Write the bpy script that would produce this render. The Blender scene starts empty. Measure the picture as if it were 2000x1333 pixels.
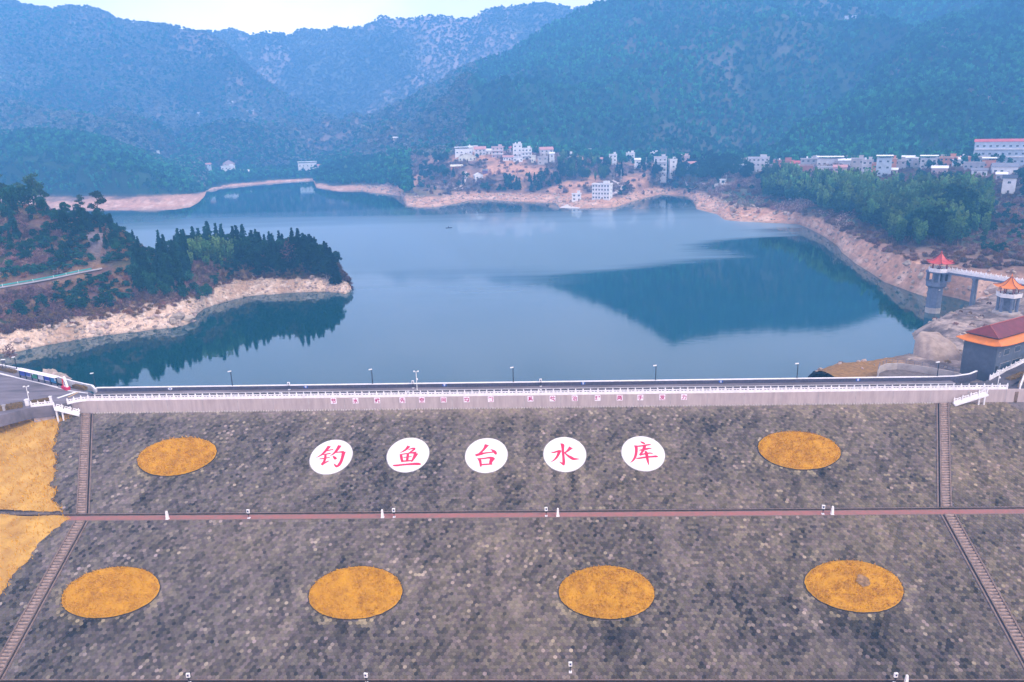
import bpy, math, random
import numpy as np
random.seed(7); RNG = np.random.default_rng(7)
SC = bpy.context.scene; COL = SC.collection
# ---------------------------------------------------------------- camera
FPX, PIT, ROL, CZ = 1480.0, math.radians(15.9), math.radians(1.4), 78.0
cd = bpy.data.cameras.new('camera'); cam = bpy.data.objects.new('camera', cd); COL.objects.link(cam)
cd.sensor_width = 36.0; cd.lens = 36.0 * FPX / 2000.0; cd.clip_start = 1.0; cd.clip_end = 20000
from mathutils import Matrix, Vector
cam.matrix_world = Matrix.Translation((0, 0, CZ)) @ Matrix.Rotation(math.pi/2 - PIT, 4, 'X') @ Matrix.Rotation(-ROL, 4, 'Z')
SC.camera = cam
# ---------------------------------------------------------------- sky, sun, exposure
SUN_EL, SUN_ROT = math.radians(46), math.radians(128)
w = bpy.data.worlds.new('World'); SC.world = w; w.use_nodes = True
nt = w.node_tree; nt.nodes.clear()
out = nt.nodes.new('ShaderNodeOutputWorld')
sky = nt.nodes.new('ShaderNodeTexSky'); sky.sky_type = 'NISHITA'; sky.sun_disc = False
sky.sun_elevation = SUN_EL; sky.sun_rotation = SUN_ROT; sky.air_density = 1.0; sky.dust_density = 2.0; sky.ozone_density = 1.5
bg1 = nt.nodes.new('ShaderNodeBackground'); bg1.inputs['Strength'].default_value = 0.07
nt.links.new(sky.outputs[0], bg1.inputs['Color'])
bg2 = nt.nodes.new('ShaderNodeBackground'); bg2.inputs['Color'].default_value = (1.0, 0.85, 0.93, 1); bg2.inputs['Strength'].default_value = 1.5
tc = nt.nodes.new('ShaderNodeTexCoord'); cn = nt.nodes.new('ShaderNodeTexNoise'); cn.inputs['Scale'].default_value = 2.6; cn.inputs['Detail'].default_value = 5
mpp = nt.nodes.new('ShaderNodeMapping'); mpp.inputs['Scale'].default_value = (1, 1, 2.2)
nt.links.new(tc.outputs['Generated'], mpp.inputs[0]); nt.links.new(mpp.outputs[0], cn.inputs['Vector'])
rmp = nt.nodes.new('ShaderNodeMapRange'); rmp.inputs[1].default_value = 0.33; rmp.inputs[2].default_value = 0.68; rmp.inputs[3].default_value = 0.60; rmp.inputs[4].default_value = 0.97
nt.links.new(cn.outputs['Fac'], rmp.inputs[0])
sepz = nt.nodes.new('ShaderNodeSeparateXYZ'); nt.links.new(tc.outputs['Generated'], sepz.inputs[0])   # hazy sky: paler and brighter all round towards the horizon
hor = nt.nodes.new('ShaderNodeMapRange'); hor.interpolation_type = 'SMOOTHSTEP'; hor.inputs[1].default_value = 0.0; hor.inputs[2].default_value = 0.42; hor.inputs[3].default_value = 2.7; hor.inputs[4].default_value = 1.3
nt.links.new(sepz.outputs['Z'], hor.inputs[0]); nt.links.new(hor.outputs[0], bg2.inputs['Strength'])
mxs = nt.nodes.new('ShaderNodeMixShader'); nt.links.new(rmp.outputs[0], mxs.inputs[0]); nt.links.new(bg1.outputs[0], mxs.inputs[1]); nt.links.new(bg2.outputs[0], mxs.inputs[2])
nt.links.new(mxs.outputs[0], out.inputs['Surface'])
sd = bpy.data.lights.new('sun', 'SUN'); sun = bpy.data.objects.new('sun', sd); COL.objects.link(sun)
sd.energy = 2.0; sd.angle = math.radians(14); sd.color = (1.0, 0.90, 0.78)
sv = Vector((math.sin(SUN_ROT) * math.cos(SUN_EL), math.cos(SUN_ROT) * math.cos(SUN_EL), math.sin(SUN_EL)))
sun.rotation_euler = sv.to_track_quat('Z', 'Y').to_euler()
SC.view_settings.view_transform = 'Standard'; SC.view_settings.look = 'None'
SC.view_settings.exposure = 0.66; SC.view_settings.gamma = 1.0; SC.view_settings.use_curve_mapping = False
cy = SC.cycles
cy.use_denoising = True; cy.max_bounces = 8; cy.diffuse_bounces = 2; cy.glossy_bounces = 2; cy.transmission_bounces = 2; cy.volume_bounces = 4; cy.transparent_max_bounces = 6
try: cy.denoiser = 'OPENIMAGEDENOISE'
except Exception: pass

# ---------------------------------------------------------------- projection helpers (photo pixel -> point in the place)
def ray(u, v):
    a = (u-1000)/FPX; b = (v-666.5)/FPX
    a, b = a*math.cos(ROL)-b*math.sin(ROL), a*math.sin(ROL)+b*math.cos(ROL)
    return np.array((a, math.cos(PIT)-b*math.sin(PIT), -math.sin(PIT)-b*math.cos(PIT)))
EYE = np.array((0, 0, CZ))
def P(u, v, z=0.0):
    r = ray(u, v); return EYE + r*((z-CZ)/r[2])
def D(u, v, y):
    r = ray(u, v); return EYE + r*(y/r[1])
def mpp_at(y): return y*1.04/FPX        # metres per photo pixel at forward distance y
# dam frame: s along the crest, t downstream, z up
_L = P(400, 779, 9.3); _R = P(1827, 761, 9.3)
EX = (_R-_L)/np.linalg.norm(_R-_L); NX = np.array((EX[1], -EX[0], 0.0)); C0 = P(1000, 773, 9.3)
def S(s, t, z): 
    q = C0 + EX*s + NX*t; return np.array((q[0], q[1], z))
def to_st(p):
    d = np.asarray(p)-C0; return float(np.dot(d, EX)), float(np.dot(d, NX))
G = 0.4
ZF = 5.8                     # foot of the crest wall
T1 = 32.3; ZB = ZF-G*T1      # first berm
T2 = 35.3                    # outer edge of first berm
T3 = T2+35.2; ZB2 = ZB-G*(T3-T2); T4 = T3+3.0
def zs(t):
    if t <= T1: return ZF-G*t
    if t <= T2: return ZB
    if t <= T3: return ZB-G*(t-T2)
    if t <= T4: return ZB2
    return ZB2-G*(t-T4)
def hit_slope(u, v, upper):
    t0, z0 = (0.0, ZF) if upper else (T2, ZB)
    r = ray(u, v); p0 = S(0, t0, z0); k = (z0-CZ-G*float(np.dot(EYE-p0, NX)))/(r[2]+G*float(np.dot(r, NX)))
    return EYE+k*r
DAM_ROT = math.atan2(EX[1], EX[0])

# ---------------------------------------------------------------- scene-graph helpers
def tag(o, label=None, cat=None, group=None, kind=None):
    if label: o['label'] = label
    if cat: o['category'] = cat
    if group: o['group'] = group
    if kind: o['kind'] = kind
    return o
def empty(name, loc, rz=0.0, label=None, cat=None, group=None):
    o = bpy.data.objects.new(name, None); COL.objects.link(o); o.location = tuple(loc); o.rotation_euler = (0, 0, rz); o.empty_display_size = 0.5
    return tag(o, label, cat, group)
def link(name, me, parent=None, loc=None, rot=None, scale=None):
    o = bpy.data.objects.new(name, me); COL.objects.link(o)
    if parent: o.parent = parent
    if loc is not None: o.location = tuple(loc)
    if rot is not None: o.rotation_euler = rot
    if scale is not None: o.scale = scale
    return o
def copy_tree(o, parent=None):
    c = o.copy(); COL.objects.link(c)
    if parent: c.parent = parent
    for ch in list(o.children): copy_tree(ch, c)
    return c
class MB:
    def __init__(s): s.v = []; s.f = []; s.m = []
    def add(s, vs, fs, mi=0):
        b = len(s.v); s.v += [tuple(map(float, p)) for p in vs]; s.f += [tuple(i+b for i in f) for f in fs]; s.m += [mi]*len(fs); return s
    def box(s, x0, y0, z0, x1, y1, z1, mi=0):
        return s.add([(x0,y0,z0),(x1,y0,z0),(x1,y1,z0),(x0,y1,z0),(x0,y0,z1),(x1,y0,z1),(x1,y1,z1),(x0,y1,z1)],
                     [(0,3,2,1),(4,5,6,7),(0,1,5,4),(1,2,6,5),(2,3,7,6),(3,0,4,7)], mi)
    def frustum(s, cx, cy, z0, z1, r0, r1, n=6, mi=0, ph=0.0, cap=True):
        vs = [(cx+r*math.cos(ph+2*math.pi*k/n), cy+r*math.sin(ph+2*math.pi*k/n), z) for z, r in ((z0, r0), (z1, r1)) for k in range(n)]
        fs = [(k, (k+1) % n, n+(k+1) % n, n+k) for k in range(n)]
        if cap: fs += [tuple(range(n))[::-1], tuple(range(n, 2*n))]
        return s.add(vs, fs, mi)
    def hexa(s, bot, top, mi=0):       # two quads (4 points each, counter-clockwise from above)
        return s.add(list(bot)+list(top), [(3,2,1,0),(4,5,6,7),(0,1,5,4),(1,2,6,5),(2,3,7,6),(3,0,4,7)], mi)
    def bar(s, a, b, w, h, mi=0):      # rectangular bar from a to b, w across horizontally, h high (a,b = centre line of the underside)
        a = np.array(a, float); b = np.array(b, float); d = b-a; n = np.array((-d[1], d[0], 0.0)); L = np.linalg.norm(n)
        n = np.array((1.0, 0, 0)) if L < 1e-6 else n/L
        n = n*w/2; up = np.array((0, 0, h))
        return s.hexa([a-n, b-n, b+n, a+n], [a-n+up, b-n+up, b+n+up, a+n+up], mi)
    def rod(s, a, b, r0, r1=None, n=6, mi=0):
        r1 = r0 if r1 is None else r1
        a = Vector(a); b = Vector(b); q = (b-a).to_track_quat('Z', 'Y')
        vs = [a+q @ Vector((r0*math.cos(2*math.pi*k/n), r0*math.sin(2*math.pi*k/n), 0)) for k in range(n)]+[b+q @ Vector((r1*math.cos(2*math.pi*k/n), r1*math.sin(2*math.pi*k/n), 0)) for k in range(n)]
        return s.add(vs, [(k, (k+1) % n, n+(k+1) % n, n+k) for k in range(n)]+[tuple(range(n))[::-1], tuple(range(n, 2*n))], mi)
    def mesh(s, name, *mats, smooth=False):
        me = bpy.data.meshes.new(name); me.from_pydata(s.v, [], s.f)
        for m in mats: me.materials.append(m)
        if len(mats) > 1: me.polygons.foreach_set('material_index', s.m)
        if smooth: me.polygons.foreach_set('use_smooth', [True]*len(s.f))
        me.update(); return me
    def build(s, name, parent, *mats, loc=None, rot=None, smooth=False):
        return link(name, s.mesh(name, *mats, smooth=smooth), parent, loc, rot)
def np_mesh(name, V, Fq, mats, smooth=True, attrs=None, mi=None):
    me = bpy.data.meshes.new(name); V = np.asarray(V, np.float32); Fq = np.asarray(Fq, np.int32)
    nf, k = Fq.shape
    me.vertices.add(len(V)); me.vertices.foreach_set('co', V.ravel()); me.loops.add(nf*k); me.loops.foreach_set('vertex_index', Fq.ravel())
    me.polygons.add(nf); me.polygons.foreach_set('loop_start', np.arange(0, nf*k, k, dtype=np.int32))
    try: me.polygons.foreach_set('loop_total', np.full(nf, k, np.int32))
    except Exception: pass
    for m in mats: me.materials.append(m)
    if mi is not None: me.polygons.foreach_set('material_index', np.asarray(mi, np.int32))
    me.polygons.foreach_set('use_smooth', np.full(nf, smooth)); me.update(calc_edges=True)
    for n_, (dom, typ, arr) in (attrs or {}).items():
        at = me.attributes.new(n_, typ, dom)
        at.data.foreach_set('color' if typ == 'FLOAT_COLOR' else ('vector' if typ == 'FLOAT_VECTOR' else 'value'), np.asarray(arr, np.float32).ravel())
    me.validate(); return me

# ---------------------------------------------------------------- noise (numpy)
_perm = np.random.default_rng(3).random(65536).astype(np.float32)
def vnoise(x, y, seed=0):
    xi = np.floor(x).astype(np.int64); yi = np.floor(y).astype(np.int64); fx = x-xi; fy = y-yi
    fx = fx*fx*fx*(fx*(fx*6-15)+10); fy = fy*fy*fy*(fy*(fy*6-15)+10)
    h = lambda a, b: _perm[((a*73856093) ^ (b*19349663) ^ (seed*83492791+1013)) & 65535]
    return (h(xi, yi)*(1-fx)+h(xi+1, yi)*fx)*(1-fy)+(h(xi, yi+1)*(1-fx)+h(xi+1, yi+1)*fx)*fy
def fbm(x, y, o=4, seed=0):
    x = np.asarray(x, float); y = np.asarray(y, float); r = 0; a = 0.5; tot = 0
    for k in range(o): r = r+a*vnoise(x*2**k+17.3*k, y*2**k-9.1*k, seed+k); tot += a; a *= 0.5
    return r/tot
def ridged(x, y, o=4, seed=0):
    x = np.asarray(x, float); y = np.asarray(y, float); r = 0; a = 0.5; tot = 0
    for k in range(o): r = r+a*(1-np.abs(2*vnoise(x*2**k+3.3*k, y*2**k+7.7*k, seed+k)-1)); tot += a; a *= 0.5
    return r/tot

# ---------------------------------------------------------------- materials
def lin(r, g, b): return tuple(((c/255)/12.92 if c/255 <= 0.04045 else ((c/255+0.055)/1.055)**2.4) for c in (r, g, b))
def mat(name, col, rough=0.8, var=0.12, scale=3.0, bump=0.0, bscale=20.0, metal=0.0, hue=None, spec=0.3, coord='Object', rand=0.0, stretch=None):
    """principled material; colour varied by world noise, optionally by per-object random"""
    m = bpy.data.materials.new(name); m.use_nodes = True; n = m.node_tree.nodes; l = m.node_tree.links
    b = n['Principled BSDF']; b.inputs['Roughness'].default_value = rough; b.inputs['Metallic'].default_value = metal; b.inputs['Specular IOR Level'].default_value = spec
    t = n.new('ShaderNodeTexCoord'); src = t.outputs['Object']
    if coord == 'World': g = n.new('ShaderNodeNewGeometry'); src = g.outputs['Position']
    if stretch:
        mp = n.new('ShaderNodeMapping'); mp.inputs['Scale'].default_value = stretch; l.new(src, mp.inputs[0]); src = mp.outputs[0]
    no = n.new('ShaderNodeTexNoise'); no.inputs['Scale'].default_value = scale; no.inputs['Detail'].default_value = 5; no.inputs['Roughness'].default_value = 0.65; l.new(src, no.inputs['Vector'])
    mx = n.new('ShaderNodeMix'); mx.data_type = 'RGBA'
    c2 = hue or tuple(c*(1-2.2*var) for c in col); c1 = col if hue else tuple(min(1, c*(1+1.6*var)) for c in col)
    mx.inputs[6].default_value = (*c1, 1); mx.inputs[7].default_value = (*c2, 1)
    mr = n.new('ShaderNodeMapRange'); mr.inputs[1].default_value = 0.32; mr.inputs[2].default_value = 0.68; l.new(no.outputs['Fac'], mr.inputs[0]); l.new(mr.outputs[0], mx.inputs[0])
    o = mx.outputs[2]
    if rand:
        oi = n.new('ShaderNodeObjectInfo'); hs = n.new('ShaderNodeHueSaturation'); r2 = n.new('ShaderNodeMapRange'); r2.inputs[3].default_value = 1-rand; r2.inputs[4].default_value = 1+rand
        l.new(oi.outputs['Random'], r2.inputs[0]); l.new(r2.outputs[0], hs.inputs['Value']); l.new(o, hs.inputs['Color'])
        r3 = n.new('ShaderNodeMapRange'); r3.inputs[3].default_value = 0.5-0.07*rand; r3.inputs[4].default_value = 0.5+0.07*rand
        wn = n.new('ShaderNodeTexWhiteNoise'); wn.noise_dimensions = '1D'; l.new(oi.outputs['Random'], wn.inputs['W']); l.new(wn.outputs['Value'], r3.inputs[0]); l.new(r3.outputs[0], hs.inputs['Hue'])
        o = hs.outputs[0]
    l.new(o, b.inputs['Base Color'])
    if bump:
        n2 = n.new('ShaderNodeTexNoise'); n2.inputs['Scale'].default_value = bscale; n2.inputs['Detail'].default_value = 6; l.new(src, n2.inputs['Vector'])
        bp = n.new('ShaderNodeBump'); bp.inputs['Strength'].default_value = bump; bp.inputs['Distance'].default_value = 0.15; l.new(n2.outputs['Fac'], bp.inputs['Height']); l.new(bp.outputs[0], b.inputs['Normal'])
    return m
def attr_mat(name, attr='col', rough=0.9, nscale=0.6, nvar=0.35, bump=0.5, bscale=1.5, dist=0.5, spec=0.15):
    """colour from a face/vertex colour attribute, broken up by world-space noise"""
    m = bpy.data.materials.new(name); m.use_nodes = True; n = m.node_tree.nodes; l = m.node_tree.links
    b = n['Principled BSDF']; b.inputs['Roughness'].default_value = rough; b.inputs['Specular IOR Level'].default_value = spec
    a = n.new('ShaderNodeAttribute'); a.attribute_name = attr
    g = n.new('ShaderNodeNewGeometry'); no = n.new('ShaderNodeTexNoise'); no.inputs['Scale'].default_value = nscale; no.inputs['Detail'].default_value = 7; no.inputs['Roughness'].default_value = 0.7
    l.new(g.outputs['Position'], no.inputs['Vector'])
    mr = n.new('ShaderNodeMapRange'); mr.inputs[1].default_value = 0.3; mr.inputs[2].default_value = 0.7; mr.inputs[3].default_value = 1-nvar; mr.inputs[4].default_value = 1+nvar
    l.new(no.outputs['Fac'], mr.inputs[0])
    vm = n.new('ShaderNodeVectorMath'); vm.operation = 'SCALE'; l.new(a.outputs['Color'], vm.inputs[0]); l.new(mr.outputs[0], vm.inputs['Scale']); l.new(vm.outputs[0], b.inputs['Base Color'])
    if bump:
        n2 = n.new('ShaderNodeTexNoise'); n2.inputs['Scale'].default_value = bscale; n2.inputs['Detail'].default_value = 8; n2.inputs['Roughness'].default_value = 0.7; l.new(g.outputs['Position'], n2.inputs['Vector'])
        bp = n.new('ShaderNodeBump'); bp.inputs['Strength'].default_value = bump; bp.inputs['Distance'].default_value = dist; l.new(n2.outputs['Fac'], bp.inputs['Height']); l.new(bp.outputs[0], b.inputs['Normal'])
    return m
M = {}
M['white_paint'] = mat('white_paint', (0.80, 0.77, 0.74), 0.55, 0.05, 1.5)
M['white_stone'] = mat('white_stone', (0.80, 0.76, 0.76), 0.7, 0.06, 0.8, coord='World')
M['wall_grey'] = mat('grey_wall_tile', (0.43, 0.345, 0.33), 0.8, 0.08, 0.9, 0.15, 8, coord='World', stretch=(1, 1, .16))
M['concrete'] = mat('concrete', (0.36, 0.33, 0.33), 0.85, 0.14, 0.9, 0.2, 6, coord='World')
M['concrete_blue'] = mat('blue_grey_concrete', (0.15, 0.175, 0.245), 0.8, 0.12, 0.7, 0.15, 5, coord='World')
M['pale_conc'] = mat('pale_concrete', (0.46, 0.40, 0.37), 0.85, 0.12, 0.5, 0.2, 4, coord='World')
M['asphalt'] = mat('asphalt', (0.10, 0.085, 0.10), 0.85, 0.2, 0.25, 0.2, 20, coord='World')
M['asphalt_plaza'] = mat('worn_asphalt', (0.17, 0.145, 0.165), 0.85, 0.22, 0.12, 0.2, 20, coord='World', stretch=(0.5, 2.2, 1))
M['dark_tile'] = mat('dark_tile', (0.085, 0.08, 0.12), 0.6, 0.15, 2.0, coord='World')
M['black_metal'] = mat('black_metal', (0.015, 0.015, 0.02), 0.45, 0.1, 3)
M['red_brick'] = mat('red_paver', (0.36, 0.13, 0.11), 0.9, 0.25, 0.9, 0.2, 8, coord='World', hue=(0.24, 0.13, 0.11))
M['ditch'] = mat('dark_ditch', (0.03, 0.022, 0.02), 0.9, 0.2, 2, coord='World')  # near-black tone for ditches, side drains and the bed under the steps
M['disc_paint'] = mat('weathered_white_paint', (0.80, 0.77, 0.74), 0.6, 0.05, 0.55, 0.2, 3, coord='World', hue=(0.66, 0.61, 0.57))
M['stair'] = mat('stair_stone', (0.36, 0.25, 0.20), 0.9, 0.18, 1.2, 0.2, 8, coord='World')
M['stair_edge'] = mat('stringer_concrete', (0.19, 0.13, 0.105), 0.9, 0.15, 1.2, 0.2, 8, coord='World')
M['gold_grass'] = mat('dry_golden_grass', (0.58, 0.28, 0.013), 0.95, 0.2, 0.45, 0.6, 6, coord='World', hue=(0.46, 0.22, 0.02), spec=0.05)
M['red_paint'] = mat('red_paint', (0.62, 0.012, 0.07), 0.6, 0.08, 3)
M['pink_paint'] = mat('magenta_paint', (0.42, 0.0, 0.11), 0.6, 0.05, 3)
M['plate_pink'] = mat('pink_white_plate', (0.86, 0.78, 0.84), 0.5, 0.03, 3)
M['blue_sign'] = mat('blue_enamel', (0.02, 0.09, 0.42), 0.35, 0.05, 3)
M['glass'] = mat('window_glass', (0.05, 0.07, 0.10), 0.15, 0.1, 3, spec=0.6)
M['hedge'] = mat('winter_hedge', (0.16, 0.095, 0.03), 0.95, 0.3, 2.5, 0.8, 6, coord='World')
# ================================================================ land, water, haze
def pts(spec):
    o = []
    for u, v, m, val in spec:
        q = P(u, v, val) if m == 'z' else D(u, v, val)
        o.append((q[0]/q[1], q[1], q[2]))
    return np.array(sorted(o))
class Land:
    """ground between control curves: every curve is a list of (azimuth, forward distance, height)"""
    def __init__(s, curves, rows, a0, a1, nc, disp, smooth=3):
        s.A = np.linspace(a0, a1, nc); K = []
        for c in curves: K.append((np.interp(s.A, c[:, 0], c[:, 1]), np.interp(s.A, c[:, 0], c[:, 2])))
        Y = []; Z = []; T = []
        for k, n in enumerate(rows):
            for j in range(n + (1 if k == len(rows)-1 else 0)):
                f = j/n; Y.append(K[k][0]*(1-f)+K[k+1][0]*f); Z.append(K[k][1]*(1-f)+K[k+1][1]*f); T.append(np.full(nc, k+f))
        Y = np.array(Y).T; Z = np.array(Z).T; s.T = np.array(T).T
        Y = np.maximum.accumulate(Y+np.arange(Y.shape[1])[None, :]*1e-3, axis=1)
        for _ in range(smooth):
            Zs = Z.copy(); Zs[:, 1:-1] = (Z[:, :-2]+2*Z[:, 1:-1]+Z[:, 2:])/4; wt = np.clip((s.T-1.6)/0.6, 0, 1); Z = Z*(1-wt)+Zs*wt
        X = Y*s.A[:, None]; Z = Z+disp(X, Y, Z, s.T); s.X, s.Y, s.Z = X, Y, Z
    def mesh(s, name, r0, r1, m, colf):
        X, Y, Z, T = (q[:, r0:r1+1] for q in (s.X, s.Y, s.Z, s.T)); nc, nr = X.shape
        V = np.stack([X, Y, Z], -1).reshape(-1, 3); i = np.arange(nc*nr).reshape(nc, nr)
        F = np.stack([i[:-1, :-1], i[1:, :-1], i[1:, 1:], i[:-1, 1:]], -1).reshape(-1, 4)
        c = colf(X, Y, Z, T).reshape(-1, 3); c = np.concatenate([c, np.ones((len(c), 1))], 1)
        return np_mesh(name, V, F, [m], True, {'col': ('POINT', 'FLOAT_COLOR', c)})
    def z(s, x, y):
        a = x/y; f = np.clip((a-s.A[0])/(s.A[1]-s.A[0]), 0, len(s.A)-1.001); i = int(f); f -= i
        return np.interp(y, s.Y[i], s.Z[i])*(1-f)+np.interp(y, s.Y[i+1], s.Z[i+1])*f
    def hit(s, u, v):
        r = ray(u, v); a = r[0]/r[1]; m = r[2]/r[1]; f = np.clip((a-s.A[0])/(s.A[1]-s.A[0]), 0, len(s.A)-1.001); i = int(f); f -= i
        Y = s.Y[i]*(1-f)+s.Y[i+1]*f; Z = s.Z[i]*(1-f)+s.Z[i+1]*f; g = Z-(CZ+m*Y)
        k = np.where((g[1:] >= 0) & (g[:-1] < 0))[0]
        if len(k) == 0: return None
        k = k[0]; t = -g[k]/(g[k+1]-g[k]); y = Y[k]+t*(Y[k+1]-Y[k]); return np.array((a*y, y, Z[k]+t*(Z[k+1]-Z[k])))
    def sample(s, n, r0, r1, densf, seed=1):
        rg = np.random.default_rng(seed); X, Y, Z, T = (q[:, r0:r1+1] for q in (s.X, s.Y, s.Z, s.T))
        V = np.stack([X, Y, Z], -1); du = V[1:, :-1]-V[:-1, :-1]; dv = V[:-1, 1:]-V[:-1, :-1]
        ar = np.linalg.norm(np.cross(du, dv), axis=-1)*densf(X[:-1, :-1], Y[:-1, :-1], Z[:-1, :-1], T[:-1, :-1])
        p = ar.ravel(); tot = p.sum(); idx = rg.choice(len(p), n, p=p/tot); i, j = np.unravel_index(idx, ar.shape)
        f = rg.random(n)[:, None]; g = rg.random(n)[:, None]
        return (V[i, j]*(1-f)+V[i+1, j]*f)*(1-g)+(V[i, j+1]*(1-f)+V[i+1, j+1]*f)*g
def W(X, Y, Z, T, lo, hi): return np.clip((T-lo)/(hi-lo), 0, 1)
def mixc2(c1, c2, f): return c1*(1-f[..., None])+np.asarray(c2)*f[..., None]
def mixc(c1, c2, f): return np.asarray(c1)*(1-f[..., None])+np.asarray(c2)*f[..., None]

# ---- far shore, village terraces and mountains
shore = pts([(u, v, 'z', 0.0) for u, v in [(-700,432),(-300,420),(0,412),(100,412),(220,411),(340,410),(372,405),(388,396),(400,384),(402,374),(440,366),(540,357),(612,353),(616,366),(660,374),(708,372),(712,375),(765,381),(788,385),(791,402),(820,406),(850,405),(895,397),(920,391),(960,391),(1000,394),(1085,397),(1092,405),(1130,408),(1200,406),(1232,395),(1260,387),(1290,380),(1340,384),(1354,392),(1360,409),(1400,419),(1415,430),(1442,433),(1530,437),(1562,439),(1600,457),(1635,480),(1645,494),(1672,516),(1726,551),(1780,571),(1808,580),(1840,577),(1874,584),(1900,592),(2050,610),(2400,640)]])
c0 = shore.copy(); c0[:, 1] -= 14; c0[:, 2] = -5
band = pts([(-700,405,'z',7),(0,386,'z',7),(200,384,'z',8),(300,385,'z',8),(372,378,'z',6),(396,376,'z',3),(402,371,'z',2),(440,361,'z',3),(540,352,'z',3),(612,348,'z',3),(616,357,'z',4),(660,363,'z',4),(708,362,'z',4),(765,364,'z',6),(791,380,'z',7),(850,385,'z',6),(900,376,'z',6),(960,375,'z',6),(1085,380,'z',5),(1130,385,'z',6),(1200,388,'z',6),(1260,370,'z',6),(1300,362,'z',6),(1354,368,'z',7),(1400,386,'z',8),(1442,402,'z',8),(1530,412,'z',8),(1600,428,'z',8),(1645,452,'z',9),(1700,478,'z',10),(1760,505,'z',11),(1810,520,'z',12),(1880,525,'z',13),(2000,525,'z',14),(2400,530,'z',16)])
c3 = pts([(u, v, 'y', y) for u, v, y in [(-700,330,900),(0,332,905),(250,340,905),(372,373,945),(400,375,1030),(430,345,1270),(520,340,1310),(610,337,1330),(640,342,1180),(720,338,1110),(780,340,1020),(870,350,900),(930,352,880),(1000,350,870),(1090,350,865),(1200,352,855),(1300,348,860),(1420,360,780),(1500,372,710),(1560,385,640),(1640,402,570),(1700,422,540),(1800,440,500),(1900,440,460),(2000,440,430),(2400,460,410)]])
c4 = pts([(u, v, 'y', y) for u, v, y in [(-700,255,1090),(0,266,1080),(60,262,1080),(140,262,1100),(200,274,1100),(280,304,1090),(340,334,1065),(375,361,1030),(398,372,1060),(410,345,1290),(440,328,1350),(540,326,1370),(610,324,1390),(650,324,1270),(720,316,1200),(780,304,1110),(870,305,990),(900,300,965),(1000,302,960),(1090,305,950),(1150,315,930),(1200,325,910),(1300,330,900),(1420,322,870),(1480,330,835),(1560,328,765),(1640,325,725),(1700,335,695),(1800,335,650),(1900,330,640),(2000,330,650),(2400,330,650)]])
c5 = pts([(u, v, 'y', y) for u, v, y in [(-700,262,1250),(0,276,1230),(150,276,1240),(280,308,1250),(330,318,1330),(345,304,1420),(400,270,1450),(460,262,1460),(520,274,1460),(580,304,1450),(620,318,1440),(650,316,1360),(700,308,1290),(780,290,1180),(900,287,1080),(1000,284,1070),(1100,291,1060),(1200,299,1030),(1300,304,1010),(1420,302,985),(1560,299,905),(1700,304,825),(1850,299,785),(2000,277,805),(2400,270,805)]])
c6 = pts([(u, v, 'y', y) for u, v, y in [(-700,170,1550),(0,200,1550),(150,213,1560),(300,232,1600),(420,236,1720),(520,258,1760),(620,288,1720),(690,288,1620),(760,262,1480),(900,210,1380),(1000,188,1330),(1160,165,1320),(1300,160,1300),(1500,165,1260),(1700,150,1220),(2000,120,1180),(2400,80,1180)]])
c7 = pts([(u, v, 'y', y) for u, v, y in [(-700,-20,2000),(-300,-30,2000),(-60,-30,2000),(20,-12,2000),(42,4,1990),(65,10,1990),(100,17,1980),(165,13,1980),(200,22,1980),(235,38,1970),(300,40,1960),(345,50,1960),(400,62,1950),(440,84,1950),(500,140,1930),(560,185,1900),(620,222,1880),(680,258,1850),(705,250,1700),(720,236,1650),(800,196,1640),(850,166,1650),(900,131,1660),(1000,93,1680),(1060,51,1690),(1110,21,1700),(1160,-4,1700),(1250,-50,1700),(1340,-110,1710),(1440,-92,1720),(1560,-80,1720),(1700,-88,1720),(1850,-40,1720),(2000,-60,1720),(2400,-70,1720)]])
c8 = c7.copy(); c8[:, 1] += 300; c8[:, 2] -= 160
def far_disp(X, Y, Z, T):
    lo = (fbm(X/14, Y/14, 4, 5)-0.5)*3.2*W(X, Y, Z, T, 1.0, 1.5)*(1-W(X, Y, Z, T, 3.5, 4.5))
    bandn = (ridged(X/9, Y/9, 3, 2)-0.6)*3.0*np.clip(1-np.abs(T-1.6)/0.6, 0, 1)
    k = W(X, Y, Z, T, 4.6, 5.6)*(1-0.85*W(X, Y, Z, T, 6.2, 7.0))
    ang = 0.55; u_ = X*math.cos(ang)+Y*math.sin(ang); v_ = -X*math.sin(ang)+Y*math.cos(ang)
    big = (ridged(u_/260, v_/620, 3, 11)-0.62)*150*k
    mid = (ridged(X/110, Y/150, 4, 21)-0.6)*48*k
    a_ = X/Y; kn = 11*np.exp(-((a_-.56)/.055)**2-((T-2.9)/.55)**2)+9*np.exp(-((a_-.43)/.045)**2-((T-3.1)/.5)**2)
    hillc = (fbm(X/70, Y/70, 3, 31)-0.5)*16*W(X, Y, Z, T, 2.2, 3.0)*(1-W(X, Y, Z, T, 4.5, 5.2))*(X < -250)
    return lo+bandn+big+mid+hillc+kn
FAR = Land([c0, shore, band, c3, c4, c5, c6, c7, c8], [3, 12, 26, 20, 20, 46, 60, 8], -1.02, 1.02, 760, far_disp)
SOIL = (0.56, 0.30, 0.19); BRUSH = (0.17, 0.115, 0.10); FFLOOR = (0.025, 0.062, 0.03); DRY = (0.40, 0.26, 0.23)
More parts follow.
